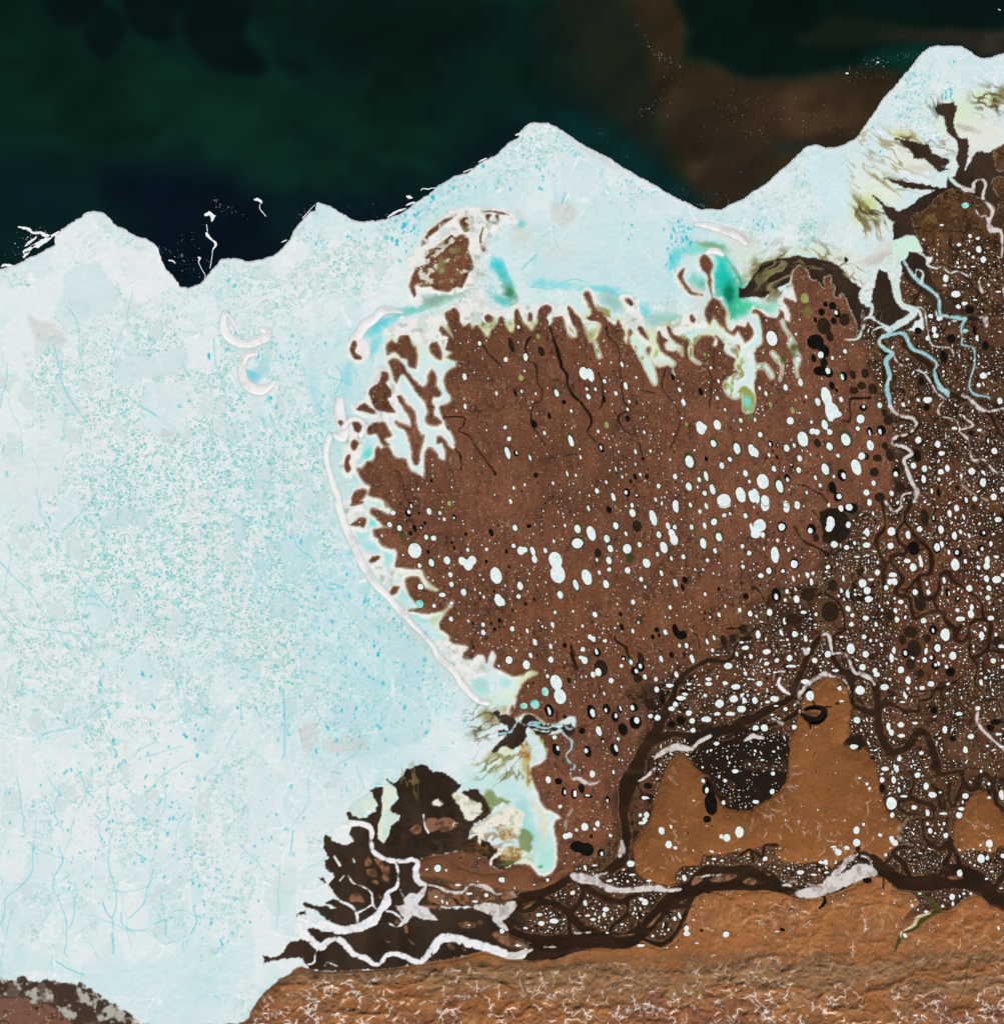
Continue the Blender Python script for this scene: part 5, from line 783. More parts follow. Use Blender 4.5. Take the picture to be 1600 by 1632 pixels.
PAL = {0: ((240, 240, 240), (222, 224, 226)), 1: ((206, 226, 218), (226, 232, 224)), 2: ((150, 200, 206), (198, 220, 220)), 3: ((216, 210, 206), (184, 177, 170)), 4: ((160, 140, 126), (120, 98, 84))}
for s, kind, lb in ICER:
    k = reg('river_ice', label=lb, cat='river ice', group='ice lying in the river channels', mat='snow')
    PW = pts(s)
    if kind in (2, 3): PW[:, 2] *= .84
    sl, sd = line_sdf(PW, 0.2, 5, 4); sd = sd + (1.0 * N3[sl] + 1.8 * N8[sl] + .8 * N30[sl]) * np.clip(.55 + sd * -.25, .3, 1.3)
    c0, c1 = PAL[kind]
    cc = mixc(np.broadcast_to(c8(*c0), col.shape), c8(*c1), sstep(-.1, .5, N8 + .4 * N3))
    if kind in (3,): cc = mixc(cc, c8(150, 138, 128), sstep(.5, .9, N3 + .3 * N8) * .5)
    paint(sl, sd, cc, k, z=0.14, soft=1.5, s=0, p=0)
k = reg('snow_patch', label="star shaped white snow patch in the middle of the dark river mouth", cat='snow patch', mat='snow')
sl, sd = poly_sdf("B3 940,750 975,830 1010,795 1060,800 1125,738 1112,800 1062,868 1125,890 1195,970 1100,962 1030,942 992,992 960,1002 970,952 918,880 982,872 962,800", 0.3, 6, 1); paint(sl, sd + N3[sl], mixc(np.broadcast_to(c8(222, 220, 220), col.shape), c8(196, 194, 192), sstep(.2, .8, N3 + N8)), k, z=0.14)
for s, lb in (("B3 843,190 850,120 880,100 925,140 935,190 880,250 900,290 948,305 940,335 890,365 880,430 848,478 812,450 812,360 835,300", "pale green tinged tongue of ice hanging into the dark flood water"), ("B3 700,320 740,290 810,240 770,160 680,200 620,270 640,300", "wedge of pale ice between two dark flood fingers")):
    k = reg('ice_tongue', label=lb, cat='ice', mat='snow'); sl, sd = poly_sdf(s, 0.3, 6, 1); paint(sl, sd + N3[sl] + 1.2 * N8[sl], mixc(np.broadcast_to(c8(204, 226, 216), col.shape), c8(226, 234, 214), sstep(-.3, .4, N30)), k, z=0.14)
k = reg('river_ice', label="pale green rounded ice apron beside the dark northeast flood, above the narrow turquoise channel", cat='river ice', group='ice lying in the river channels', mat='snow')
sl, sd = poly_sdf("E 1100,540 1180,510 1300,475 1360,520 1390,640 1330,640 1270,600 1260,680 1210,740 1180,700 1110,680", 0.3, 6, 2); paint(sl, sd, c8(206, 236, 218), k, z=0.14)
# green river in the east hills, narrow coastal inlets
for s, c in (("D3 1078,780,12 1090,820,14 1130,832,18 1142,870,20 1190,902,30 1140,930,28 1080,966,30 1040,1010,28 960,1050,24 930,1100,24 900,1170,6", (72, 72, 36)), ("D3 1600,1060,8 1580,1110,6 1500,1180,6 1440,1220,8 1370,1222,8 1340,1400,5 1280,1500,4", (84, 76, 46))):
    river(s, .2, .3, c, False, None, zz - .01)
for s in ("D3 1130,925,8 1050,955,24 1020,1000,18 960,1035,8", "D3 945,1045,10 940,1080,8"): sl, sd = line_sdf(s, .3, 4); paint(sl, sd, c8(226, 208, 170), None, soft=1.6)
for s in ("F 950,1290,40 1010,1380,34 1080,1420,20 1130,1540,30 1120,1632,34", "C1 1530,700,34 1510,740,26 1530,790,22 1490,800,20 1470,820,16 1460,890,22 1430,850,30 1440,900,24 1490,930,20 1540,880,36 1570,930,70 1570,1000,60", "D1 185,450,14 200,500,10 235,550,10 245,590,40 260,640,22 280,690,40 275,760,6 285,800,5", "D1 20,740,24 70,730,24 100,770,20 115,800,20", "D1 120,650,18 150,690,20 180,740,6 170,820,5", "C1 985,700,20 1040,690,14 1080,720,30", "C1 930,700,40 965,820,34 972,850,12",
          "C1 1200,620,14 1205,680,12 1260,720,6", "C1 595,590,12 620,670,16", "C1 840,560,40 880,640,50 920,720,40 950,790,34"):
    sl, sd = line_sdf(s, .4, 6); base = mixc(np.broadcast_to(c8(206, 234, 222), col.shape), c8(150, 160, 84), sstep(.0, .5, N30 + .5 * N8))
    rim_ = np.exp(-((sd - 1.6) / 1.3) ** 2); col[sl] += (c8(232, 230, 205) - col[sl]) * (rim_ * .8)[..., None]
    paint(sl, sd, base, SHO, z=0.12, soft=1.6, s=0)
for x, y, rx, ry, c in ((1190, 640, 8, 12, (120, 220, 205)), (1247, 573, 4, 7, (80, 90, 30)), (1264, 555, 7, 14, (84, 86, 34)), (1282, 475, 6, 8, (190, 205, 110)), (1285, 495, 8, 10, (120, 110, 50)), (1195, 664, 4, 5, (60, 130, 60))):
    i0, i1, j0, j1 = win(x - 20, x + 20, y - 20, y + 20); sl = (slice(j0, j1), slice(i0, i1)); d = np.hypot((XX[sl] - x) / rx, (YY[sl] - y) / ry) + .3 * N8[sl]; a = np.clip(1.5 - d * 1.2, 0, 1) * .9; col[sl] += (c8(*c) - col[sl]) * a[..., None]
# ---------------------------------------------------------------- materials
def lin(c):
    c = np.clip(c, 0, 1); return np.where(c <= 0.04045, c / 12.92, ((c + 0.055) / 1.055) ** 2.4)
def mat(name):
    m = bpy.data.materials.new(name); m.use_nodes = True; nt = m.node_tree; b = nt.nodes['Principled BSDF']
    b.inputs['Roughness'].default_value = 0.85; b.inputs['Specular IOR Level'].default_value = 0.02
    return m, nt, b
def nd(nt, t, **kw):
    n = nt.nodes.new(t)
    for k, v in kw.items(): setattr(n, k, v)
    return n
def math_(nt, op, a, b=None, c=None):
    n = nd(nt, 'ShaderNodeMath', operation=op); n.use_clamp = False
    for i, v in enumerate((a, b, c)):
        if v is None: continue
        if isinstance(v, (int, float)): n.inputs[i].default_value = v
        else: nt.links.new(v, n.inputs[i])
    return n.outputs[0]
def ramp(nt, f, a, b):
    n = nd(nt, 'ShaderNodeMapRange'); n.interpolation_type = 'SMOOTHSTEP'; nt.links.new(f, n.inputs['Value'])
    n.inputs['From Min'].default_value = a; n.inputs['From Max'].default_value = b; return n.outputs['Result']
def mix(nt, fac, a, b, mode='MIX'):
    n = nd(nt, 'ShaderNodeMix', data_type='RGBA', blend_type=mode)
    for sock, v in (('Factor', fac), ('A', a), ('B', b)):
        s = [q for q in n.inputs if q.name == sock and (q.type == ('VALUE' if sock == 'Factor' else 'RGBA'))][0]
        if isinstance(v, (int, float)): s.default_value = v
        elif isinstance(v, (tuple, list)): s.default_value = tuple(v) + (1,)
        else: nt.links.new(v, s)
    return [q for q in n.outputs if q.type == 'RGBA'][0]
def L(*c): return tuple(float(q) for q in lin(c8(*c)))
def pos(nt): return nd(nt, 'ShaderNodeNewGeometry').outputs['Position']
def noise(nt, v, scale, detail=3, rough=.6):
    n = nd(nt, 'ShaderNodeTexNoise'); nt.links.new(v, n.inputs['Vector']); n.inputs['Scale'].default_value = scale; n.inputs['Detail'].default_value = detail; n.inputs['Roughness'].default_value = rough; return n.outputs['Fac']
def vor(nt, v, scale, feature='F1', rnd=1.0):
    n = nd(nt, 'ShaderNodeTexVoronoi', feature=feature); nt.links.new(v, n.inputs['Vector']); n.inputs['Scale'].default_value = scale; n.inputs['Randomness'].default_value = rnd; return n
def attr(nt, name): return nd(nt, 'ShaderNodeAttribute', attribute_name=name)

# land: the surface's own colour, with fine grain and tiny ponds
M = {}
m, nt, b = mat('tundra_ground'); p = pos(nt); A = attr(nt, 'Col').outputs['Color']; S = attr(nt, 'spk').outputs['Fac']
g = noise(nt, p, 6.0, 4, .65); c = mix(nt, .55, A, mix(nt, ramp(nt, g, .3, .72), (.62, .62, .62), (1.38, 1.36, 1.34)), 'MULTIPLY')
w1 = nd(nt, 'ShaderNodeVectorMath', operation='MULTIPLY'); nt.links.new(p, w1.inputs[0]); w1.inputs[1].default_value = (1, .72, 1)
v1 = vor(nt, w1.outputs[0], 2.6); r1v = nd(nt, 'ShaderNodeSeparateColor'); nt.links.new(v1.outputs['Color'], r1v.inputs[0])
dot = math_(nt, 'MULTIPLY', math_(nt, 'LESS_THAN', math_(nt, 'ADD', v1.outputs['Distance'], math_(nt, 'MULTIPLY', r1v.outputs[1], .12)), .29), math_(nt, 'GREATER_THAN', r1v.outputs[0], .74))
c = mix(nt, math_(nt, 'MULTIPLY', dot, math_(nt, 'MULTIPLY', S, .62)), c, mix(nt, ramp(nt, r1v.outputs[2], .5, .95), L(178, 146, 118), L(222, 228, 220)))
dot2 = math_(nt, 'MULTIPLY', math_(nt, 'LESS_THAN', v1.outputs['Distance'], .26), math_(nt, 'LESS_THAN', r1v.outputs[0], .16))
c = mix(nt, math_(nt, 'MULTIPLY', dot2, math_(nt, 'MULTIPLY', S, .75)), c, L(50, 38, 30))
v3 = vor(nt, p, 5.5); r3 = nd(nt, 'ShaderNodeSeparateColor'); nt.links.new(v3.outputs['Color'], r3.inputs[0])
dot3 = math_(nt, 'MULTIPLY', math_(nt, 'LESS_THAN', v3.outputs['Distance'], .33), math_(nt, 'GREATER_THAN', r3.outputs[0], .86))
c = mix(nt, math_(nt, 'MULTIPLY', dot3, math_(nt, 'MULTIPLY', S, .4)), c, L(190, 160, 138))
nt.links.new(c, b.inputs['Base Color'])
bp = nd(nt, 'ShaderNodeBump'); bp.inputs['Strength'].default_value = .35; bp.inputs['Distance'].default_value = .04; nt.links.new(g, bp.inputs['Height']); nt.links.new(bp.outputs[0], b.inputs['Normal'])
M['land'] = m
# sea ice: floe rubble with white ridges and turquoise melt ponds where it is broken
m, nt, b = mat('melting_sea_ice'); p = pos(nt); A = attr(nt, 'Col').outputs['Color']; S = attr(nt, 'pond').outputs['Fac']
wn_ = nd(nt, 'ShaderNodeTexNoise'); nt.links.new(p, wn_.inputs['Vector']); wn_.inputs['Scale'].default_value = 1.3; wn_.inputs['Detail'].default_value = 3
wv_ = nd(nt, 'ShaderNodeVectorMath', operation='MULTIPLY_ADD'); nt.links.new(wn_.outputs['Color'], wv_.inputs[0]); wv_.inputs[1].default_value = (1.1, 1.1, 0); nt.links.new(p, wv_.inputs[2]); pw = wv_.outputs[0]
big = noise(nt, p, .55, 4, .6)
col_ = A
for sc, rw, th, pr, ps in ((0.7, .03, .66, .55, .45), (1.5, .05, .63, .7, .85), (2.7, .06, .64, .6, .75)):
    v = vor(nt, pw, sc, 'DISTANCE_TO_EDGE'); v2 = vor(nt, pw, sc); rr = nd(nt, 'ShaderNodeSeparateColor'); nt.links.new(v2.outputs['Color'], rr.inputs[0])
    n1 = noise(nt, p, sc * 1.9, 3, .6)
    ed_ = math_(nt, 'ADD', v.outputs['Distance'], math_(nt, 'MULTIPLY', math_(nt, 'SUBTRACT', n1, .5), .22))
    inside = ramp(nt, ed_, rw * 1.6, rw * 2.6)
    pick = ramp(nt, math_(nt, 'ADD', rr.outputs[0], math_(nt, 'MULTIPLY', math_(nt, 'SUBTRACT', big, .5), 1.2)), th, th + .08)
    pf = math_(nt, 'MULTIPLY', math_(nt, 'MULTIPLY', inside, pick), math_(nt, 'MULTIPLY', S, ps))
    col_ = mix(nt, math_(nt, 'MULTIPLY', math_(nt, 'SUBTRACT', 1.0, ramp(nt, ed_, rw * .3, rw * 1.3)), math_(nt, 'MULTIPLY', S, pr)), col_, L(243, 243, 241))
    col_ = mix(nt, pf, col_, mix(nt, rr.outputs[1], L(92, 198, 196), L(152, 206, 198)))
gr = noise(nt, p, 9, 3, .7); col_ = mix(nt, .5, col_, mix(nt, ramp(nt, gr, .3, .7), (.93, .94, .95), (1.06, 1.05, 1.05)), 'MULTIPLY')
nt.links.new(col_, b.inputs['Base Color'])
bp = nd(nt, 'ShaderNodeBump'); bp.inputs['Strength'].default_value = .25; bp.inputs['Distance'].default_value = .05; nt.links.new(gr, bp.inputs['Height']); nt.links.new(bp.outputs[0], b.inputs['Normal'])
M['ice'] = m
m, nt, b = mat('river_water'); p = pos(nt); A = attr(nt, 'Col').outputs['Color']; g = noise(nt, p, 1.2, 5, .6)
nt.links.new(mix(nt, .6, A, mix(nt, ramp(nt, g, .3, .7), (.82, .82, .82), (1.18, 1.16, 1.14)), 'MULTIPLY'), b.inputs['Base Color']); b.inputs['Roughness'].default_value = .6; M['water'] = m
m, nt, b = mat('snow_and_river_ice'); p = pos(nt); A = attr(nt, 'Col').outputs['Color']; g = noise(nt, p, 4, 4, .7)
nt.links.new(mix(nt, .6, A, mix(nt, ramp(nt, g, .25, .7), (.86, .86, .86), (1.08, 1.08, 1.08)), 'MULTIPLY'), b.inputs['Base Color']); M['snow'] = m
m, nt, b = mat('open_sea_water'); p = pos(nt); A = attr(nt, 'Col').outputs['Color']; g = noise(nt, p, .25, 6, .6)
nt.links.new(mix(nt, .25, A, mix(nt, ramp(nt, g, .3, .7), (.75, .8, .8), (1.25, 1.2, 1.15)), 'MULTIPLY'), b.inputs['Base Color']); b.inputs['Roughness'].default_value = .7; b.inputs['Specular IOR Level'].default_value = .03; M['sea'] = m
def lakemat(name, c0, c1, sc, lo=.3, hi=.7, rough=.7, tq=None):
    m, nt, b = mat(name); p = pos(nt); g = noise(nt, p, sc, 4, .65); c = mix(nt, ramp(nt, g, lo, hi), L(*c0), L(*c1))
    if tq: c = mix(nt, math_(nt, 'MULTIPLY', ramp(nt, noise(nt, p, sc * .45, 3, .6), .53, .68), .6), c, L(*tq))
    nt.links.new(c, b.inputs['Base Color']); b.inputs['Roughness'].default_value = rough; return m
M['lice'] = lakemat('lake_ice', (214, 231, 229), (243, 247, 244), 2.6, tq=(182, 218, 222))
M['lgrn'] = lakemat('shallow_lake_water', (50, 56, 34), (78, 86, 48), 1.2); M['lblk'] = lakemat('deep_lake_water', (14, 14, 12), (26, 24, 19), 1.0); M['lbrn'] = lakemat('silty_lake_water', (38, 29, 21), (50, 38, 27), 1.0)
M['lolive'] = lakemat('marshy_lake_water', (120, 136, 66), (168, 182, 110), 1.5); M['lteal'] = lakemat('teal_lake_ice', (80, 205, 190), (190, 232, 222), .8)
M['floe'] = lakemat('floe_ice', (226, 232, 232), (250, 250, 249), 3.0)

# ---------------------------------------------------------------- meshes
def mk_mesh(name, V, Fc, nper, mats=(), smooth_=True, attrs=None):
    me = bpy.data.meshes.new(name); nf = len(Fc)
    me.vertices.add(len(V)); me.vertices.foreach_set('co', np.ascontiguousarray(V, np.float32).ravel())
    if isinstance(nper, int): nl = nf * nper; st = np.arange(0, nl, nper)
    me.loops.add(nl); me.loops.foreach_set('vertex_index', np.ascontiguousarray(Fc, np.int32).ravel())
    me.polygons.add(nf); me.polygons.foreach_set('loop_start', st.astype(np.int32))
    me.update(calc_edges=True)
    if attrs:
        for an, (ty, data) in attrs.items():
            at = me.attributes.new(an, ty, 'POINT')
            at.data.foreach_set('color' if ty == 'FLOAT_COLOR' else 'value', np.ascontiguousarray(data, np.float32).ravel())
    if smooth_: me.shade_smooth()
    else: me.shade_flat()
    for mm in mats: me.materials.append(mm)
    return me
def add(name, me, parent=None, **pr):
    o = bpy.data.objects.new(name, me); SC.collection.objects.link(o)
    if parent: o.parent = parent
    for k_, v_ in pr.items():
        if v_: o[k_] = v_
    return o
# beyond the map's frame the ground simply goes on
linc = lin(col).astype(np.float32); rgba = np.ones((NY, NX, 4), np.float32); rgba[..., :3] = linc
VX = (XX - CX) * U; VY = -(YY - CY) * U
cell = oid[:-1, :-1].copy()
for nb in (oid[1:, :-1], oid[:-1, 1:], oid[1:, 1:]): cell = np.where(cell == 0, nb, cell)
def keep_one(k):
    # small stray pieces of a thing go to the water round it, so that each thing is one piece
    J, I = np.nonzero(cell == k); left = set(zip(J.tolist(), I.tolist())); comps = []
    while left:
        st = [left.pop()]; c_ = [st[0]]
        while st:
            j, i = st.pop()
            for t in ((j + 1, i), (j - 1, i), (j, i + 1), (j, i - 1)):
                if t in left: left.discard(t); st.append(t); c_.append(t)
        comps.append(c_)
    comps.sort(key=len)
    for c_ in comps[:-1]:
        for j, i in c_: cell[j, i] = RIV if REG[k]['cat'] in ('river ice', 'ice', 'snow patch') or REG[k]['name'] == 'river_island' else SHO
for k, R in REG.items():
    if R['cat']: keep_one(k)
jj, ii = np.nonzero(cell); keys = cell[jj, ii]; order_ = np.argsort(keys, kind='stable'); jj, ii, keys = jj[order_], ii[order_], keys[order_]
bounds = np.flatnonzero(np.r_[True, keys[1:] != keys[:-1], True]); remap = np.zeros(NY * NX, np.int64)
AREA = {}
compass = ('east', 'southeast', 'south', 'southwest', 'west', 'northwest', 'north', 'northeast')
nri = 0
for s0, s1 in zip(bounds[:-1], bounds[1:]):
    k = int(keys[s0]); R = REG[k]; J, I = jj[s0:s1], ii[s0:s1]; AREA[k] = s1 - s0
    if s1 - s0 < 3: continue
    q = np.stack([(J + 1) * NX + I, (J + 1) * NX + I + 1, J * NX + I + 1, J * NX + I], 1)
    uq = np.unique(q); remap[uq] = np.arange(len(uq)); F_ = remap[q]
    V = np.stack([VX.ravel()[uq], VY.ravel()[uq], zz.ravel()[uq]], 1)
    at = {'Col': ('FLOAT_COLOR', rgba.reshape(-1, 4)[uq])}
    if R['mat'] == 'ice': at['pond'] = ('FLOAT', pond.ravel()[uq])
    if R['mat'] == 'land': at['spk'] = ('FLOAT', spk.ravel()[uq])
    lb = R['label']
    o = add(R['name'], mk_mesh(R['name'], V, F_, 4, (M[R['mat']],), True, at), label=lb, category=R['cat'], group=R['group'], kind=R['kind'])
    R['obj'] = o; R['c'] = (float(I.mean() * H + X0), float(J.mean() * H + Y0)); R['n'] = s1 - s0; R['w'] = float(np.ptp(I)), float(np.ptp(J))

# ---------------------------------------------------------------- the open sea with its silt plume
sx2 = np.arange(-60, 1700, 4.0, dtype=np.float32); sy2 = np.arange(-60, 520, 4.0, dtype=np.float32); SX, SY = np.meshgrid(sx2, sy2)
def nz2(wl, oc, sd_): return fbm(wl, oc, sd_, .55, gx=sx2, gy=sy2)
wxa, wya = nz2(110, 4, 41) * 14, nz2(110, 4, 42) * 14
def psoft(s, blur, wa=1.0):
    P = smooth(pts(s)[:, :2], 2, True); x, y = SX + wa * wxa, SY + wa * wya; ins = np.zeros(x.shape, bool); d = np.full(x.shape, 1e3, np.float32)
    for k_ in range(len(P)):
        a, b_ = P[k_], P[(k_ + 1) % len(P)]
        ins ^= ((a[1] > y) != (b_[1] > y)) & (x < (b_[0] - a[0]) * (y - a[1]) / (b_[1] - a[1] + 1e-12) + a[0])
        d = np.minimum(d, seg_dist(x, y, a, b_)[0])
    return sstep(blur, -blur, np.where(ins, -d, d))
n1, n2 = nz2(260, 3, 43), nz2(110, 3, 44)
sc_ = mixc(c8(6, 30, 24), c8(9, 44, 34), np.clip(.5 + n1 * 1.1 + .3 * n2, 0, 1))
sc_ = mixc(sc_, c8(3, 20, 19), sstep(-.1, .8, n2 + .4 * n1 + .1) * .6)
for s, bl, c, st in (("P 80,-60 80,20 120,42 150,28 190,-60", 8, (3, 17, 18), .9), ("P 135,60 140,40 150,20 175,10 200,30 205,50 190,70 175,95 160,92", 6, (3, 17, 19), .85), ("P 200,-60 205,40 250,62 275,50 280,20 300,60 320,90 360,115 420,125 430,100 390,60 400,-60", 8, (3, 16, 16), .9), ("P 410,20 450,10 700,0 800,40 700,110 600,130 500,60", 30, (4, 19, 16), .7),
                   ("P 230,80 300,100 340,160 300,190 240,200 200,160 190,120", 22, (9, 44, 34), .6), ("P 440,90 490,100 492,115 470,120 450,110", 8, (4, 22, 18), .8), ("P 0,140 80,160 100,220 0,230", 24, (9, 46, 36), .5), ("P 340,150 420,170 430,240 360,250 330,200", 24, (10, 48, 36), .5),
                   ("P -60,240 60,250 180,300 300,270 420,300 520,300 640,290 760,210 860,160 1000,230 1120,300 1120,520 -60,520", 34, (5, 27, 33), .75), ("P 180,260 300,280 420,320 430,520 200,520 230,380 170,300", 24, (3, 15, 27), .9), ("P 480,300 600,320 660,310 640,400 480,400", 18, (4, 20, 30), .7),
                   ("P 880,-60 1000,-60 1020,50 1060,120 1110,180 1160,240 1180,300 1100,300 1040,250 960,190 900,100", 34, (28, 31, 22), .9), ("P 1000,-60 1100,-60 1098,40 1092,85 1130,100 1190,125 1230,128 1330,122 1400,105 1440,112 1420,200 1340,250 1240,290 1180,330 1150,345 1120,325 1080,260 1060,200 1040,120 1010,40", 16, (50, 38, 23), .95),
                   ("P 1160,150 1250,135 1340,130 1370,180 1330,230 1240,260 1150,240 1120,190", 26, (57, 42, 28), .7), ("P 1060,160 1130,170 1150,220 1230,250 1190,290 1130,270 1080,220", 14, (42, 36, 26), .6), ("P 1150,250 1220,270 1200,310 1150,340 1120,310", 20, (50, 38, 30), .7),
                   ("P 870,170 960,200 1030,250 1090,300 1120,320 1100,340 980,290 880,220 820,180", 18, (5, 40, 40), .8), ("P 1230,225 1300,230 1290,240 1250,250", 9, (24, 48, 42), .5),
                   ("P 1104,-60 1098,50 1094,84 1120,95 1170,118 1200,128 1250,124 1300,120 1350,112 1385,104 1440,108 1470,75 1400,78 1370,72 1330,62 1400,52 1500,50 1600,48 1700,40 1700,-60", 7, (4, 22, 17), .95), ("P 1270,60 1300,52 1322,27 1350,28 1400,40 1480,50 1450,62 1380,75 1330,80 1290,75", 7, (22, 31, 22), .85),
                   ("P 1400,85 1470,72 1480,85 1450,110 1400,108 1370,100", 10, (6, 52, 44), .9), ("P 1400,60 1500,52 1600,48 1700,44 1700,110 1600,90 1560,92 1540,78 1480,70 1440,68", 7, (42, 36, 27), .9), ("P 1250,-60 1300,-20 1310,20 1270,50 1200,60 1200,0", 14, (3, 16, 14), .7), ("P 1300,-60 1700,-60 1700,30 1500,36 1400,20", 14, (5, 20, 20), .6)):
    a = psoft(s, bl * 1.5, .8 if bl > 10 else .4); sc_ += (c8(*c) - sc_) * (a * st)[..., None]
swl = np.sin((SX * .5 + SY * .9 + 5 * wxa) * .055 + 3 * n1) ; plm = sstep(.09, .17, sc_[..., 0]); sc_ = np.clip(sc_ * (1 + (.06 + .16 * plm * sstep(-.2, .6, n2))[..., None] * swl[..., None]) * (1 + .08 * n2[..., None]), 0, 1)
fr_ = np.clip(np.maximum.reduce([(-8 - SX) / 44, (SX - 1630) / 44, (-8 - SY) / 44]), 0, 1)[..., None]; sc_ = sc_ * (1 - fr_) + c8(6, 30, 25) * fr_
nyy, nxx = SX.shape; q = np.arange(nyy * nxx).reshape(nyy, nxx); Fs = np.stack([q[1:, :-1], q[1:, 1:], q[:-1, 1:], q[:-1, :-1]], -1).reshape(-1, 4)
r4 = np.ones((nyy, nxx, 4), np.float32); r4[..., :3] = lin(sc_)
xo = np.where(SX <= -60, -4000, np.where(SX >= sx2[-1], 5600, SX)); yo = np.where(SY <= -60, -4000, SY)
Vs = np.stack([(xo - CX) * U, -(yo - CY) * U, np.zeros_like(SX)], -1).reshape(-1, 3)
add('sea', mk_mesh('sea', Vs, Fs, 4, (M['sea'],), True, {'Col': ('FLOAT_COLOR', r4.reshape(-1, 4))}), kind='structure')
# ground going on past the mapped area
def slab(name, x0, y0, x1, y1, c, z, mt):
    V = np.array([[(x0 - CX) * U, -(y1 - CY) * U, z], [(x1 - CX) * U, -(y1 - CY) * U, z], [(x1 - CX) * U, -(y0 - CY) * U, z], [(x0 - CX) * U, -(y0 - CY) * U, z]]); cc = np.ones((4, 4), np.float32); cc[:, :3] = lin(c8(*c))
    add(name, mk_mesh(name, V, np.array([[0, 1, 2, 3]]), 4, (M[mt],), False, {'Col': ('FLOAT_COLOR', cc), 'pond': ('FLOAT', np.full(4, .2)), 'spk': ('FLOAT', np.full(4, .8 if mt == 'land' and y0 < 1000 else 0))}), kind='structure')
slab('sea_ice', -4000, 460, -43, 1600, (212, 230, 231), .06, 'ice'); slab('tundra', 1643, 240, 5600, 1400, (92, 62, 44), .05, 'land'); slab('hills', 1643, 1400, 5600, 5000, (146, 98, 62), .05, 'land'); slab('hills', -4000, 1675, 1643, 5000, (146, 98, 62), .05, 'land'); slab('sea_ice', 1643, 70, 5600, 240, (212, 230, 231), .05, 'ice'); slab('hills', -4000, 1600, -43, 1675, (120, 84, 66), .05, 'land')
# ---------------------------------------------------------------- lakes
LK = {}
LK['C1'] = """520,780,60,90+562,790,50,100+497,868,52,64,w;345,905,40,76,r;550,928,36,50,w;725,908,26,40,w;125,895,20,32,w;25,692,32,40,w;440,1210,44,110,r;632,1255,36,66,o;35,1285,40,110,r;90,1290,36,44,o;270,1160,24,36,w;20,1125,30,34,w;45,1198,30,34,w;215,1430,30,34,k;1155,965,28,56,w;1130,885,26,40,w;1370,938,22,38,w;1265,1128,60,100+1290,1125,34,40,w;1370,1108,50,74,w;1345,1225,54,76,r;1495,1260,60,110,r;1590,1270,50,100,w;1195,1340,80,120,r;1450,1328,34,44,w;1400,1368,40,58,w;1300,1435,34,90,r;1255,1458,34,50,r;1102,1438,34,46,w;1190,1500,54,74,r;1245,1505,20,34,r;1290,1545,44,56,r;1340,1520,44,90,r;1412,1590,96,90,w;1520,1555,64,110,w;1590,1565,44,100,w;1550,1418,34,50,w;1520,1080,28,42,w;1575,1470,24,34,w;795,1540,44,56,o;860,1562,34,28,o;710,1570,28,70,w;978,1585,22,42,w;820,1468,20,32,k;848,1440,26,44,k;998,1500,34,46,r;1105,1610,44,50,w;605,1530,34,50,r;55,1595,24,50,w;75,1510,22,34,w;325,1480,22,34,w;500,1315,16,40,w;850,1280,22,44,w;905,1155,20,34,w;612,1150,22,36,w;1420,1012,20,30,w;665,1110,28,44,g;650,945,24,48,k;120,808,30,40,g;595,882,22,36,w;1378,830,18,40,w;1330,745,22,26,w;1290,660,20,26,g;1088,805,26,46,k;205,1105,40,56,k;415,1420,16,56,r;300,1050,22,46,k;395,965,30,30,k;105,485,24,34,w;440,1020,22,36,r;810,960,20,30,w;1265,900,30,50,k;800,1070,30,40,k;145,1490,18,30,w;470,1430,18,30,w;555,1560,14,24,w;765,1440,16,30,w;880,1425,18,30,w;725,1390,14,50,w;215,910,18,26,w;1300,1325,24,36,k;85,905,20,50,k;230,545,26,34,g;250,640,40,70,n;60,600,36,100,n;180,1320,20,56,r;1070,1330,16,24,w;945,1275,20,30,w;1145,1065,20,20,w;1520,1140,16,28,w;1225,1270,16,22,w;1175,1105,20,26,g;800,1010,20,34,w;540,880,22,30,w"""
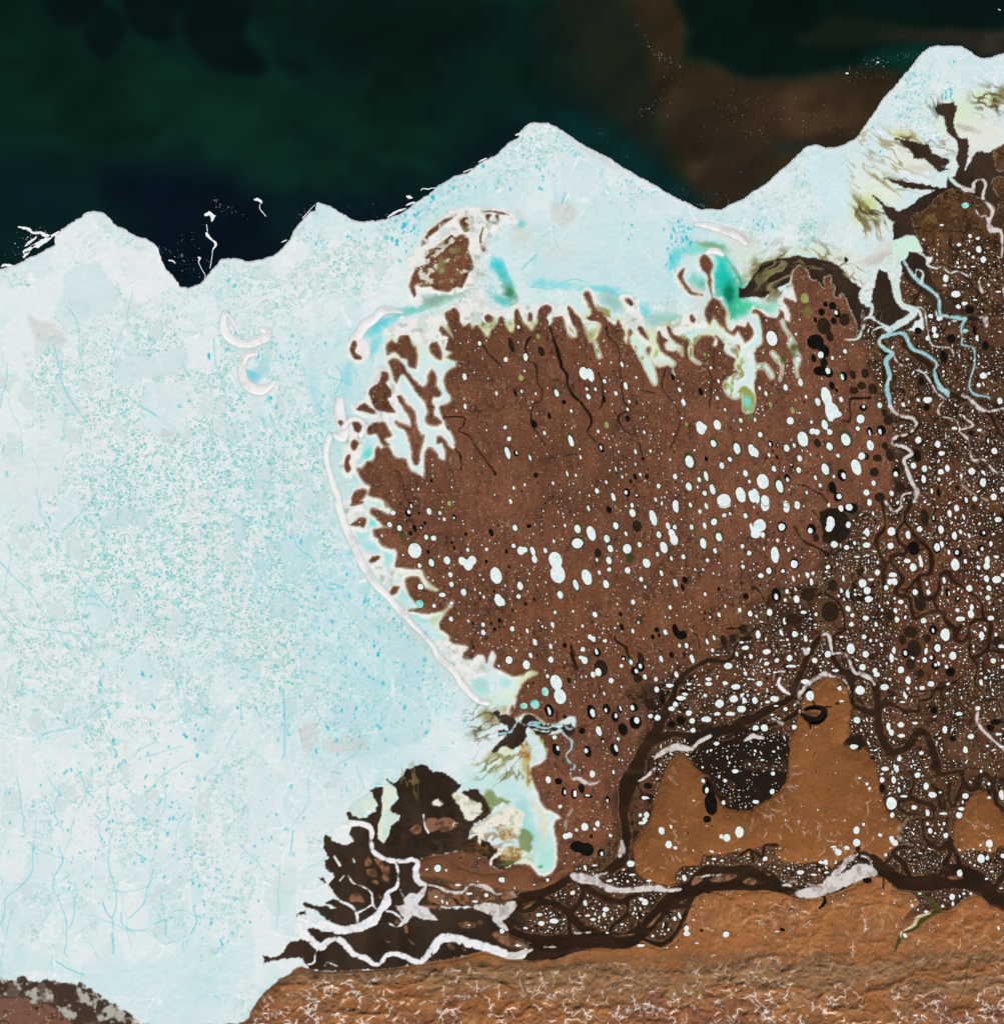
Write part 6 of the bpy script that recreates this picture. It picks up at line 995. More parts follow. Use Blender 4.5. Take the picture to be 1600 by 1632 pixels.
LK['D1'] = """118,558,74,110,w;503,682,26,34,w;272,530,18,26,w;328,300,46,60,g;285,690,34,50,w;300,838,34,60,w;205,870,34,50,w;395,580,110,100+450,640,74,90,o;385,685,34,54,k;450,712,50,60,k;430,765,100,66+480,780,60,60,o;575,800,50,66,o;583,640,34,44,r;435,390,40,50,k;460,340,30,36,k;505,350,50,50+535,400,40,60,o;512,447,40,48,k;450,480,90,110,n;580,440,70,80,n;488,545,50,70,n;395,440,24,40,k;712,782,52,62,n;635,790,40,60,n;500,860,36,60,k;530,890,20,30,k;465,930,66,140+500,1020,90,110+540,1040,50,40+490,1060,40,60,w;410,962,40,60,w;560,945,34,50,r;700,1000,54,44,o;805,985,44,56,r;680,1070,70,80,r;860,1080,60,64,n;815,1145,60,70,o;740,1150,40,60,o;235,1083,50,54,w;370,1090,24,34,w;455,1110,50,90+485,1155,46,50,r;485,1245,60,76,r;410,1225,40,60,n;375,1150,44,44+405,1155,44,44,w;315,1200,76,116,w;590,1200,84,120,r;745,1240,50,76,w;665,1132,36,40,w;260,1240,24,40,w;212,1258,44,64,w;295,1322,34,50,w;15,1285,44,76,w;540,1305,28,40,w;690,1308,54,56,w;720,1310,40,50,n;838,1243,40,50,n;870,1300,54,84,n;655,1378,66,116,w;458,1392,62,100,r;565,1430,60,80,o;910,1412,56,62,o;130,1390,36,50,r;290,1398,40,56,r;395,1445,24,40,w;60,1470,80,104,w;165,1500,60,120,r;215,1450,40,60,o;425,1495,28,36,w;505,1510,50,80+540,1570,60,60,o;15,1560,50,110,w;75,1590,60,80,w;720,1540,44,44,w;765,1480,30,44,w;880,1545,34,40,w;740,1600,34,46,w;205,1620,36,40,w;340,1540,20,34,w;1045,1310,50,70,k;1020,1368,36,40,w;1085,1455,44,80,r;1090,1388,34,44,w;1050,1205,40,44,w;1175,1232,36,44,w;1195,1408,40,36,w;1390,1405,44,44,w;1463,1475,40,56,w;1530,1568,40,44,w;1410,1580,34,34,w;1355,1590,30,60,r;1135,1530,20,50,r;1180,1540,24,60,k;1235,1385,30,44,w;1110,950,60,40,w;1105,1000,40,44,k;1570,955,34,46,w;1535,1275,40,40,w;1495,1215,30,44,o;1280,1130,36,20,w;1440,1142,30,20,w;1385,1160,28,36,k;1435,855,28,28,w;1465,795,50,40,w;1070,830,34,54,k;1215,675,44,80,k;1480,605,44,60,k;1425,555,28,60,r;1410,505,28,66,k;1225,175,36,50,w;1465,55,36,40,w;1290,275,60,44,w;1345,335,40,26,w;1150,500,30,40+1160,540,40,30,w;1185,430,44,30,w;1130,415,30,30,w;1305,355,30,30,w;1380,375,60,50,k;1050,510,50,44,k;1350,510,30,30,t;805,1570,70,60,n;940,1510,60,70,n;770,1410,60,60,n;690,860,60,50,n;760,880,60,70,n;640,890,60,50,n;835,1030,40,50,n;1300,1510,30,30,k;1110,555,30,30,w;250,1015,26,44,g;80,910,26,50,r;110,980,20,40,g;45,1170,40,56,r;110,1230,34,44,o;100,1300,22,36,w;400,1225,30,40,n;335,930,20,36,w;270,950,14,20,g;150,1315,20,30,k;40,875,20,34,w;790,1320,60,50,n;1500,780,20,20,w;1050,950,24,24,w;980,690,24,14,w;955,980,24,30,w;1200,1290,40,30,w;1260,560,60,60,k;1140,820,20,30,k;1300,75,16,22,w;1350,100,16,22,w;1400,100,30,10,w;1560,260,40,12,w;1220,220,34,12,w"""
LK['B2'] = """1135,60,34,50,w;1002,72,40,54,o;1072,72,18,20,k;1205,70,24,34,w;1232,110,26,34,w;1297,100,26,40,o;945,165,40,60+965,215,34,50,r;1045,168,28,50,k;1085,163,30,34,o;1018,200,24,34,k;1118,225,40,54,r;1165,230,46,44,r;1045,310,92,106,w;1130,318,24,28,k;1150,388,50,76,r;1250,372,52,64,w;1345,375,50,60+1385,400,64,80+1412,370,52,64,w;1382,305,26,34,w;1502,302,24,30,w;1295,292,20,26,k;1558,265,22,24,o;1560,360,76,100+1562,470,76,116,w;1272,463,34,44,w;1278,525,34,44,w;1075,405,34,40,w;1355,575,44,56,w;1578,625,56,100,w;1220,592,50,36,w;1278,645,36,30,w;1275,745,34,44,r;1480,782,28,34,w;1082,540,50,50,w;1075,650,54,54,t;1168,662,34,34,w;1530,195,30,54,k;1022,20,26,50,o;1110,135,20,26,k;885,145,34,44,w;1460,580,18,30,r;1485,605,20,34,r;1555,812,24,24,k;1585,755,30,30,k;905,70,40,36,w;835,215,14,30,w;1580,1045,18,24,w;970,338,16,20,w;1370,205,22,26,k;1265,10,24,34,g;1500,380,20,26,k;1130,480,12,20,w;1160,500,14,18,w;1550,570,16,24,k;1480,495,14,20,w;1460,465,14,20,w"""
LK['C2'] = """82,165,38,60,w;172,155,30,30,k;550,38,24,60,r;682,50,36,50,k;830,70,44,60,w;828,20,26,40,w;962,100,48,120,w;1105,35,46,80,w;482,172,54,76,r;568,200,62,110,w;478,262,100,90,r;725,152,54,76,r;667,235,48,64,r;688,295,48,66,r;788,203,24,40,r;795,300,70,80+815,360,60,60,r;875,272,34,50,w;1030,290,50,84,w;998,208,40,60,r;1055,150,30,50+1080,200,44,60+1095,240,54,80,w;1100,160,30,44,w;1208,163,36,56,r;1290,150,24,50,w;1280,265,56,100,r;1350,125,60,66,r;1380,222,60,90,r;1415,85,34,34,w;1452,75,20,30,w;1415,15,90,56,w;1355,312,34,50,r;1550,88,34,50,w;1590,165,26,80,w;1530,282,30,40,w;1575,328,44,46,r;1155,350,34,44,w;1308,372,30,34,w;1535,413,30,36,r;680,372,40,56,w;920,390,52,70,w;800,436,44,54,w;683,430,40,40,r;990,330,30,50,r;620,450,26,40,w;340,370,86,110+355,460,96,120+435,400,90,60+515,368,60,40,w;120,310,50,60+145,305,40,40,w;195,310,34,70+208,365,40,60,w;75,280,34,40,w;540,480,70,120,w;470,530,44,100,r;662,525,46,70,w;885,492,36,44,r;912,540,24,34,r;1015,455,28,50,w;1103,515,30,66,w;1165,497,34,44,k;1380,555,22,30,k;115,535,40,60,w;105,602,34,36,w;370,592,42,60,w;5,635,40,80,r;835,638,30,40,w;592,718,40,52,w;338,705,30,36,r;1070,672,26,36,w;1293,588,26,34,w;1553,602,40,44,k;1382,718,28,44,w;1580,712,34,44,w;65,808,36,48,w;322,782,24,46,w;512,790,24,34,r;560,860,34,40+582,875,34,44,w;655,885,40,30,r;45,1008,54,66,w;155,1038,50,66,w;312,1005,40,50,w;310,920,26,44,w;500,990,40,34+525,1008,50,60,r;515,940,32,36,w;605,960,50,60,o;630,1060,90,110,n;612,1085,44,60,w;580,1100,34,50,w;775,997,34,40,o;820,1020,36,50,r;885,1000,44,84,n;880,1050,56,70,o;845,1080,50,60,o;865,1125,60,56,n;1012,1000,36,70,r;1105,820,40,90+1145,850,70,60,k;1040,830,34,50,r;1210,1000,30,70,w;1130,915,24,36,w;1175,915,30,50,w;985,815,34,34,k;960,860,26,36,k;1000,850,20,30,k;1412,885,40,80,n;1468,870,46,60,n;1535,810,50,60,n;345,1150,80,110+370,1240,84,110,w;275,1210,44,60,t;290,1110,26,34,w;300,1330,60,84,o;570,1340,60,100,o;665,1320,50,70,o;750,1320,34,54,o;840,1310,56,60,o;720,1370,50,66,o;850,1405,80,90,o;695,1138,44,44,w;760,1045,28,28,w;1440,1045,60,46,w;945,1365,40,34,w;990,1375,40,36,w;615,1460,44,84,r;770,1450,60,84,k;640,1520,24,40,o;715,1580,50,90,o;545,1590,50,76,o;345,1580,50,84,o;510,1460,44,40,k;985,1195,30,40,w;1068,1170,50,26,w;1190,1160,40,16,w;1315,1130,40,24,w;1315,1160,50,24,w;1420,1155,40,24,w;1490,1178,60,34,w;1385,1285,56,54,w;1475,1255,56,46,w;1525,1320,60,44,w;1300,1385,70,36,w;1105,1290,34,34,w;1080,1318,40,30,w;1190,1345,40,36,w;1210,1395,36,36,w;1455,1350,60,26,w;1215,1455,34,30,w;1140,1390,60,60,k;1290,1440,80,56,n;1080,1420,50,44,k;1020,1260,36,60,k;940,1290,60,70,n;1140,1250,60,30,w;1165,1225,40,20,w;1550,930,60,36,w;1525,895,40,20,w;1585,985,30,46,w;1495,970,20,40,w;1340,945,26,36,w;910,1115,26,40,w;1110,1100,26,40,w;980,1130,24,30,w;1370,1350,40,24,w;1365,1540,40,24,w;1305,890,24,60,r;1350,865,24,44,r;1080,975,30,40,k;400,1370,24,24,k;210,1290,60,60,t;140,1300,50,40,t;335,1500,40,36,w;740,1510,24,34,w;255,1525,24,34,g;285,1580,24,34,g;1160,970,16,30,k;605,370,20,34,r;1230,430,16,24,w;755,715,24,30,k;610,325,44,56,n;165,500,10,20,w;175,458,14,26,r;45,415,14,26,k;400,150,20,34,r;335,155,20,26,o;150,650,26,30,n;400,915,30,34,k;275,310,30,40,w;330,250,20,30,w;860,155,60,80,n;1345,455,14,22,w;1280,430,16,26,w;1200,20,26,44,w;1260,60,26,36,w;1300,25,26,56,w"""
LK['D2'] = """75,20,56,76,w;210,30,40,76,w;280,20,34,56,w;40,150,80,80+15,200,60,64,w;60,210,26,36,w;182,160,64,70,r;492,130,50,80+480,170,40,40,w;370,175,60,70,o;620,40,90,70,o;138,338,50,104,w;262,395,60,70,r;100,440,44,56,r;48,470,34,28,w;188,440,36,36,r;475,415,34,24,w;400,230,40,50,n;465,240,50,40,n;880,188,50,54,w;873,280,40,40,w;720,275,50,34,w;515,270,44,40,w;605,145,30,40,w;558,40,30,40,w;740,10,28,30,w;1020,295,76,90,k;985,210,30,50,w;1058,173,34,36,w;1092,100,50,110,n;1148,105,30,44,o;1195,175,34,50,w;1250,75,26,50,w;1280,215,30,50,w;1168,290,54,74,r;1295,40,32,44,w;1405,35,36,44,n;1465,200,50,50,o;1512,265,30,50,r;1450,295,44,44,o;1558,112,44,34,w;1285,400,52,74,w;1303,325,60,56,o;1350,380,32,48,r;1490,370,30,50+1485,410,40,40,w;1548,350,30,20,w;1060,360,20,36+1070,395,24,40,w;1018,417,40,50,w;980,375,40,28,w;888,465,50,30,w;870,508,34,40+900,508,36,44,w;790,450,34,36,w;695,518,48,54,w;725,565,46,46,w;735,620,50,38,w;750,495,40,16,w;845,545,28,34,w;1550,495,56,46,w;1590,465,30,26,w;1485,490,32,44,w;1375,550,40,40,w;1500,550,32,34,w;1240,580,34,56,o;1215,500,20,40,w;1495,610,32,30,w;1030,575,34,34,w;1065,655,70,80,n;938,637,36,26,w;905,692,24,34,w;1390,670,26,40+1385,715,40,50,w;1320,745,60,30,w;1300,690,28,24,w;1512,740,44,30,w;145,595,60,90,o;275,620,36,50,w;203,625,18,26,w;103,703,34,44,w;490,700,110,130,n;250,750,100,70,n;200,760,22,44,w;320,703,40,20,w;400,715,30,34,r;603,680,32,36,w;630,722,34,36,r;716,740,40,30,w;625,780,34,26,w;30,845,30,50,w;265,842,36,40,w;505,530,60,70,n;350,590,90,80,n;872,725,56,60,n;968,735,26,50,r;915,750,26,40,w;1085,757,34,34,w;1000,830,90,70,n;1145,815,50,60,o;1222,845,58,80,w;950,880,50,60,n;1108,870,50,50,n;1025,935,90,110,n;1172,930,56,66,r;970,965,50,60,o;895,945,22,44,w;1100,950,22,40,w;1140,995,44,40,o;1092,1008,40,48,r;1160,1045,56,50,o;1000,1035,60,70,n;1270,980,44,50,w;1065,1095,44,50,n;940,1070,40,44,w;880,995,26,60,w;985,1135,36,50,w;1255,1085,60,60,k;1230,1050,20,26,w;1528,1012,34,34,w;1580,920,36,24,w;1555,880,50,50,n;1545,845,20,24,w;620,935,50,64,w;715,970,40,40,w;695,1053,42,40,w;230,995,38,40,w;150,1010,30,26,w;240,1047,60,18,w;85,1030,34,24,w;85,955,50,34,w;475,970,42,40,w;525,1075,44,18,w;705,860,26,34,w;815,910,20,26,w;775,1075,30,30+785,1100,40,30,w;835,1180,50,40,w;1130,1160,44,34,w;1075,1185,34,26,w;680,1200,60,56,w;360,1235,50,66,w;330,1145,50,30,w;548,1187,28,26,w;560,1268,26,14,w;532,1285,28,18,n;38,1158,40,34,w;10,1265,34,44,w;135,1255,54,36,w;90,1275,36,16,w;205,1320,26,24,w;1450,1150,24,36,w;1590,1050,24,26,w;1150,1330,44,44,k;1510,1440,50,40,k;1540,1405,60,34,k;1430,1315,34,28,w;660,1390,44,40,w;950,1275,40,12,w;1310,1350,40,24,w;1385,1495,42,30,w;1220,1450,30,50,w;1560,1480,46,16,w;860,1430,24,50+880,1470,30,40,w;940,1420,40,34,w;945,1490,50,24,w;260,1435,30,30,w;70,1440,44,44,w;15,1440,40,34,w;1270,1510,40,34,k;640,1560,50,30,w;1030,1410,40,16,w;1070,1600,30,24,w;1350,1580,30,44,w;1580,1560,34,16,w;1490,1555,24,14,w;1460,200,24,30,w;1200,270,24,40,w;1245,320,16,30,w;1320,190,20,30,w;1375,215,16,34,w;1340,95,16,34,w;595,290,34,30,w;660,350,40,12,w;370,510,20,50,w;345,465,24,34,w;380,455,20,26,w;255,490,16,34,w;290,470,14,36,r;215,570,24,28,w;480,20,16,28,w;225,305,18,26,w;155,245,18,26,w;1430,330,18,26,w;1105,520,16,30,w;1115,575,26,34,w;900,615,16,16,w;560,860,30,12,w;145,1300,30,10,w;350,940,26,26,w;390,1010,34,34,w;1300,620,30,40,o;1210,980,20,20,w;1015,990,20,30,w;1180,1030,16,30,w;1240,1160,24,16,w;1480,1120,20,20,w"""
LK['C3'] = """575,38,34,44,w;295,75,34,44,w;395,150,34,60,o;460,165,44,64,o;505,130,40,60,k;670,200,30,44,o;360,85,50,40,k;548,180,60,24,o;930,115,50,40,k;527,375,44,52,w;608,355,28,36,w;590,390,18,22,w;475,395,18,22,w;405,435,34,36+430,428,34,36,w;568,435,24,24,k;480,500,90,70+540,520,90,84,k;630,540,44,50,o;1015,398,38,50,w;1060,485,40,50,w;1102,507,24,22,w;1075,372,16,24,w;1510,405,52,72,w;1430,442,44,48,w;1395,435,24,28,w;1300,135,56,64,o;1330,230,80,140,k;1305,325,50,44,k;1280,80,24,24,w;820,610,50,40,w;685,718,36,18,w;290,712,20,22,w;5,712,24,34,w;935,718,34,16,w;910,855,40,40,w;885,835,30,22,w;660,900,40,30,w;580,965,36,18,w;545,940,36,14,w;450,795,28,28,w;235,935,40,22,w;330,975,56,32,w;250,990,40,30,w;650,935,24,30,w;1175,1020,30,40+1175,1055,40,30,w;1425,1058,40,36,w;1218,967,16,14,w;1270,1035,20,22,k;1160,700,28,40,w;910,190,50,20,w;880,300,24,20,w;910,330,30,30,w;890,350,40,20,w;920,300,30,40,w;885,1130,50,18,w;1485,20,40,26,w;1410,220,26,26,w;1420,80,24,24,w;710,25,20,40,r;1220,205,14,10,w;830,680,40,14,w;800,722,16,16,w;530,860,24,40,w;700,960,16,22,w;670,1050,20,12,w;1100,960,20,30,w;1130,940,14,50,w;1060,1030,16,16,w;960,1070,20,16,w;690,430,24,20,w;590,620,40,10,w;530,635,16,40,w;370,245,24,24,w;205,742,16,8,w;80,765,8,14,w;150,1020,30,14,w;0,1040,30,30,w;100,1130,60,10,w;1110,1140,16,10,w;1240,1115,20,12,w;1050,1145,14,8,w;1310,605,16,14,w;1400,590,20,14,w;1350,580,30,14,w"""
LK['B3'] = """1190,638,50,54,w;1122,645,26,14,w;1245,650,18,24,w;1590,710,30,40,w;1445,722,14,14,w;1180,820,30,20,w;1220,850,16,40,w;1250,860,16,30,w;1390,800,50,20,w;1430,850,50,20,w;1500,810,30,30,w;1320,745,50,16,w;1390,1000,30,10,w"""
LK['D3'] = """15,215,40,24,w;120,150,30,34,w;125,35,28,24,w;675,62,18,12,w;722,100,20,20,w;738,128,20,18,w;655,395,40,46,w;655,473,46,46,w;700,357,18,22,w;805,425,24,22,w;880,450,30,40+900,475,40,40,w;880,225,64,80,w;820,75,30,34,w;1100,115,34,44,w;1140,170,50,38,w;1350,178,40,36,w;1500,187,24,18,w;1045,45,36,34,w;960,180,40,16,w;840,5,50,26,w;895,75,28,44,w;885,300,28,34,w;1025,250,34,28,w;1110,285,24,44,w;1210,290,60,14,w;1310,300,40,40,w;1325,260,40,22,w;1225,430,32,34,w;1125,400,26,40,w;1500,480,44,50,w;1450,578,46,56,w;1490,573,26,26,w;1445,490,16,16,w;1505,522,18,20,w;1580,170,30,66,w;1265,820,34,40,w;1315,820,30,40,o;1315,670,34,44,w;1485,706,20,14,w;75,578,30,28,w;300,665,50,26,w;540,535,40,40,w;594,507,34,26,w;460,600,30,34,w;430,600,30,20,w;385,680,40,14,w;465,665,36,12,w;843,553,22,20,w;725,718,64,30,k;665,515,30,40,n;820,130,40,50,k;1010,875,18,20,w;1100,915,28,16,w;1205,880,20,18,w;185,1030,34,20,k;150,1040,30,8,w;75,1078,22,22,g;822,800,12,12,w;1560,1020,16,22,w;965,1065,24,28,w;1190,155,20,12,w;510,500,40,12,w;520,515,40,10,w;870,380,14,10,g;135,630,16,12,w;225,640,14,18,w;420,650,14,20,w;1110,355,20,20,w;1215,355,16,24,w;1200,390,12,16,w;1450,20,16,20,w;1500,100,20,20,w;1590,560,30,30,w;1520,660,24,10,w;1410,620,14,16,w;1060,800,24,12,w;1340,800,20,16,w;1385,800,16,20,w;1270,865,16,30,w"""
LK['D0'] = """1350,1310,50,36,t;1380,1505,24,24,w;1430,1520,24,20,w;1435,1590,34,44,w;1310,1560,30,20,w;1200,1435,30,12,w;1400,1640,20,20,w;1340,1600,16,10,w"""
FR, OP = [], []          # frozen lakes, open-water lakes: dicts
def outline(bl, n, rough, tilt, rs_):
    cx_ = sum(b_[0] * b_[2] * b_[3] for b_ in bl) / sum(b_[2] * b_[3] for b_ in bl); cy_ = sum(b_[1] * b_[2] * b_[3] for b_ in bl) / sum(b_[2] * b_[3] for b_ in bl)
    th = np.linspace(0, 2 * math.pi, n, endpoint=False); dx, dy = np.cos(th), np.sin(th); R_ = np.zeros(n)
    for bx, by, bw, bh in bl:
        t = tilt if bh > bw * 1.15 else 0.0
        c_, s_ = math.cos(t), math.sin(t); ox, oy = cx_ - bx, cy_ - by
        a1, a2 = (ox * c_ + oy * s_) / (bw / 2), (-ox * s_ + oy * c_) / (bh / 2); d1, d2 = (dx * c_ + dy * s_) / (bw / 2), (-dx * s_ + dy * c_) / (bh / 2)
        A_, B_, C_ = d1 * d1 + d2 * d2, 2 * (a1 * d1 + a2 * d2), a1 * a1 + a2 * a2 - 1; D_ = B_ * B_ - 4 * A_ * C_
        r_ = np.where(D_ > 0, (-B_ + np.sqrt(np.maximum(D_, 0))) / (2 * A_), 0); R_ = np.maximum(R_, r_)
    R_ = np.maximum(R_, 0.15 * max(b_[2] for b_ in bl))
    for h in (2, 3, 4, 5, 7): R_ = R_ * (1 + rough * rs_.uniform(-1, 1) / h ** .5 * np.cos(h * th + rs_.uniform(0, 6.28)))
    return cx_, cy_, dx, dy, R_
rl = np.random.RandomState(99)
occ = np.zeros((NY, NX), bool)
for tk, s in LK.items():
    ox, oy, sc = TILES[tk]
    for it in s.split(';'):
        it = it.strip(); body, code = it.rsplit(',', 1)
        bl = [[float(q) for q in p_.split(',')] for p_ in body.split('+')]
        kf = .96 if tk in ('C1', 'C2', 'B2', 'D1') else 1; bl = [(ox + b_[0] / sc, oy + b_[1] / sc, b_[2] / sc * kf, b_[3] / sc * kf) for b_ in bl]
        east_ = tk in ('D2', 'D3', 'D0', 'C3') or (tk == 'D1' and bl[0][0] > 1420) or (tk == 'C2' and bl[0][1] > 1070 and bl[0][0] > 1040)
        n = 44 if len(bl) > 1 or bl[0][3] > 14 else 24
        a = outline(bl, n, (0.2 if east_ else 0.05) if len(bl) == 1 else .03, -0.30 if not east_ else rl.uniform(-.5, .1), rl)
        d = dict(c=a[:2], dx=a[2], dy=a[3], R=a[4], code=code, hand=True, east=east_, area=float((a[4] ** 2).mean() * math.pi), bl=bl)
        (FR if code in 'wrt' else OP).append(d)
        for bx, by, bw, bh in bl:
            i0, i1, j0, j1 = win(bx - bw / 2, bx + bw / 2, by - bh / 2, by + bh / 2); occ[j0:j1, i0:i1] = True
# land where small lakes may lie
okm = ((oid == TUN) | (oid == PLAIN)); upm_ = oid == UPL; hilm = oid == HIL
isl_ok = np.isin(oid, isl_ids)
def place(n, x0, x1, y0, y1, dens, smin, smax, pw, codes, east_, mask, ang=None, asp=(1.15, 2.5), seed=1, rough=.1):
    r = np.random.RandomState(seed); cnt = 0
    X = r.uniform(x0, x1, n); Y = r.uniform(y0, y1, n); I = np.clip(((X - X0) / H).astype(int), 0, NX - 1); J = np.clip(((Y - Y0) / H).astype(int), 0, NY - 1)
    keep = mask[J, I] & (r.rand(n) < np.clip(dens[J, I] if dens is not None else 1, 0, 1))
    for q in np.flatnonzero(keep):
        s_ = smin + (smax - smin) * r.rand() ** pw; h = s_; i0, i1, j0, j1 = win(X[q] - h, X[q] + h, Y[q] - h, Y[q] + h)
        if i1 - i0 < 2 or j1 - j0 < 2 or occ[j0:j1, i0:i1].any(): continue
        if not (mask[j0, i0] and mask[j1 - 1, i1 - 1] and mask[j0, i1 - 1] and mask[j1 - 1, i0]): continue
        i0, i1, j0, j1 = win(X[q] - s_ * .6, X[q] + s_ * .6, Y[q] - s_ * .6, Y[q] + s_ * .6); occ[j0:j1, i0:i1] = True
        a_ = ang[J[q], I[q]] if ang is not None else r.normal(-.28, .12)
        ar = r.uniform(*asp); bw, bh = 2 * s_ / math.sqrt(ar), 2 * s_ * math.sqrt(ar)
        m_ = 8 if s_ < 1.6 else (12 if s_ < 3 else 18)
        o_ = outline([(X[q], Y[q], bw, bh)], m_, rough, a_, r); code = codes[r.randint(len(codes))]
        d = dict(c=o_[:2], dx=o_[2], dy=o_[3], R=o_[4], code=code, hand=False, east=east_, area=float((o_[4] ** 2).mean() * math.pi), bl=[(X[q], Y[q], bw, bh)])
        (FR if code in 'wrt' else OP).append(d); cnt += 1
    return cnt
clus = np.clip(.55 + .9 * N30 + .5 * N120, .05, 1)
clusT = clus * np.clip(1 - .75 * blob(760, 650, 200, 170, 3), .1, 1)
gy_, gx2 = np.gradient(F1); angF = np.arctan2(gy_, gx2).astype(np.float32)   # along the scroll bars
inT = (pa < .4); inP = (pa >= .4)
place(1200, 640, 1400, 540, 1240, clusT, 1.6, 4.6, 3.2, 'wwwrrrookk', False, okm & inT & (LANDF < -5), seed=21)
place(9500, 600, 1400, 500, 1400, clusT, .5, 1.7, 2.4, 'wwwwwwkkkkrr', False, okm & inT & (LANDF < -2.5), seed=22)
de = np.clip(clus * (.9 + .5 * redder), 0, 1)
place(1300, 1120, 1640, 560, 1400, de, 1.8, 5.4, 2.9, 'wwwwwronnn', True, okm & inP, None, (1.0, 2.4), 23, .34)
place(19000, 1040, 1640, 380, 1410, np.clip(.1 + clus, 0, 1), .7, 2.3, 2.4, 'wwwwwwwwwn', True, okm & inP, angF, (1.3, 4.6), 24, .3)
place(20000, 1040, 1640, 380, 1410, np.clip(.2 + clus, 0, 1), .5, 1.1, 1.2, 'wwwwwwwwkg', True, okm & inP, angF, (1.2, 3.2), 25, .1)
place(2600, 820, 1240, 1380, 1520, None, .6, 2.4, 1.6, 'wwwwwwk', True, okm & (oid != HIL), angF, (1.2, 3.0), 26, .12)
place(1500, 1130, 1640, 1350, 1460, None, .6, 2.6, 1.8, 'wwwwwwt', True, okm | (upm_ & (U1 > -9)), angF, (1.0, 2.6), 27, .12)
place(260, 1010, 1640, 1100, 1400, None, .5, 1.5, 1.8, 'wwkg', True, upm_, None, (1, 1.6), 28, .1)
place(500, 1040, 1640, 1420, 1500, clus, .4, 1.3, 2.0, 'wwk', True, hilm & (sample(HF, XX, YY) > -30), None, (1, 1.6), 29, .1)
place(900, 560, 1260, 330, 1000, None, .5, 1.3, 1.6, 'wwwk', False, isl_ok, None, (1, 1.8), 30, .1)
FR.sort(key=lambda d: -d['area']); OP.sort(key=lambda d: -d['area'])
print('LAKES', len(FR), len(OP))
# the ground under every lake is pressed a little below its surface
def gz(d):
    x, y = d['c']; X = x + d['dx'] * d['R']; Y = y + d['dy'] * d['R']
    return float(max(sample(zz, X, Y).max(), sample(zz, np.array([x]), np.array([y]))[0], sample(zz, x + d['dx'] * d['R'] * .5, y + d['dy'] * d['R'] * .5).max()))
def disc(d, f, z, jag=0.0, off=(0, 0), r_=rl, top=0.008):
    """a thin slab with the lake's outline scaled by f"""
    n = len(d['R']); R_ = d['R'] * f
    if jag: R_ = R_ * (1 + r_.uniform(-jag, jag, n))
    X = d['c'][0] + off[0] + d['dx'] * R_; Y = d['c'][1] + off[1] + d['dy'] * R_
    V = np.zeros((2 * n + 1, 3)); V[:n, 0] = (X - CX) * U; V[:n, 1] = -(Y - CY) * U; V[:n, 2] = z + top; V[n:2 * n] = V[:n]; V[n:2 * n, 2] = z - .05
    V[2 * n] = ((d['c'][0] + off[0] - CX) * U, -(d['c'][1] + off[1] - CY) * U, z + top)
    k_ = np.arange(n); k1 = (k_ + 1) % n
    Fa = np.concatenate([np.stack([k1, k_, np.full(n, 2 * n)], 1), np.stack([k_, k1, k1 + n], 1), np.stack([k_, k1 + n, k_ + n], 1)])
    return V, Fa
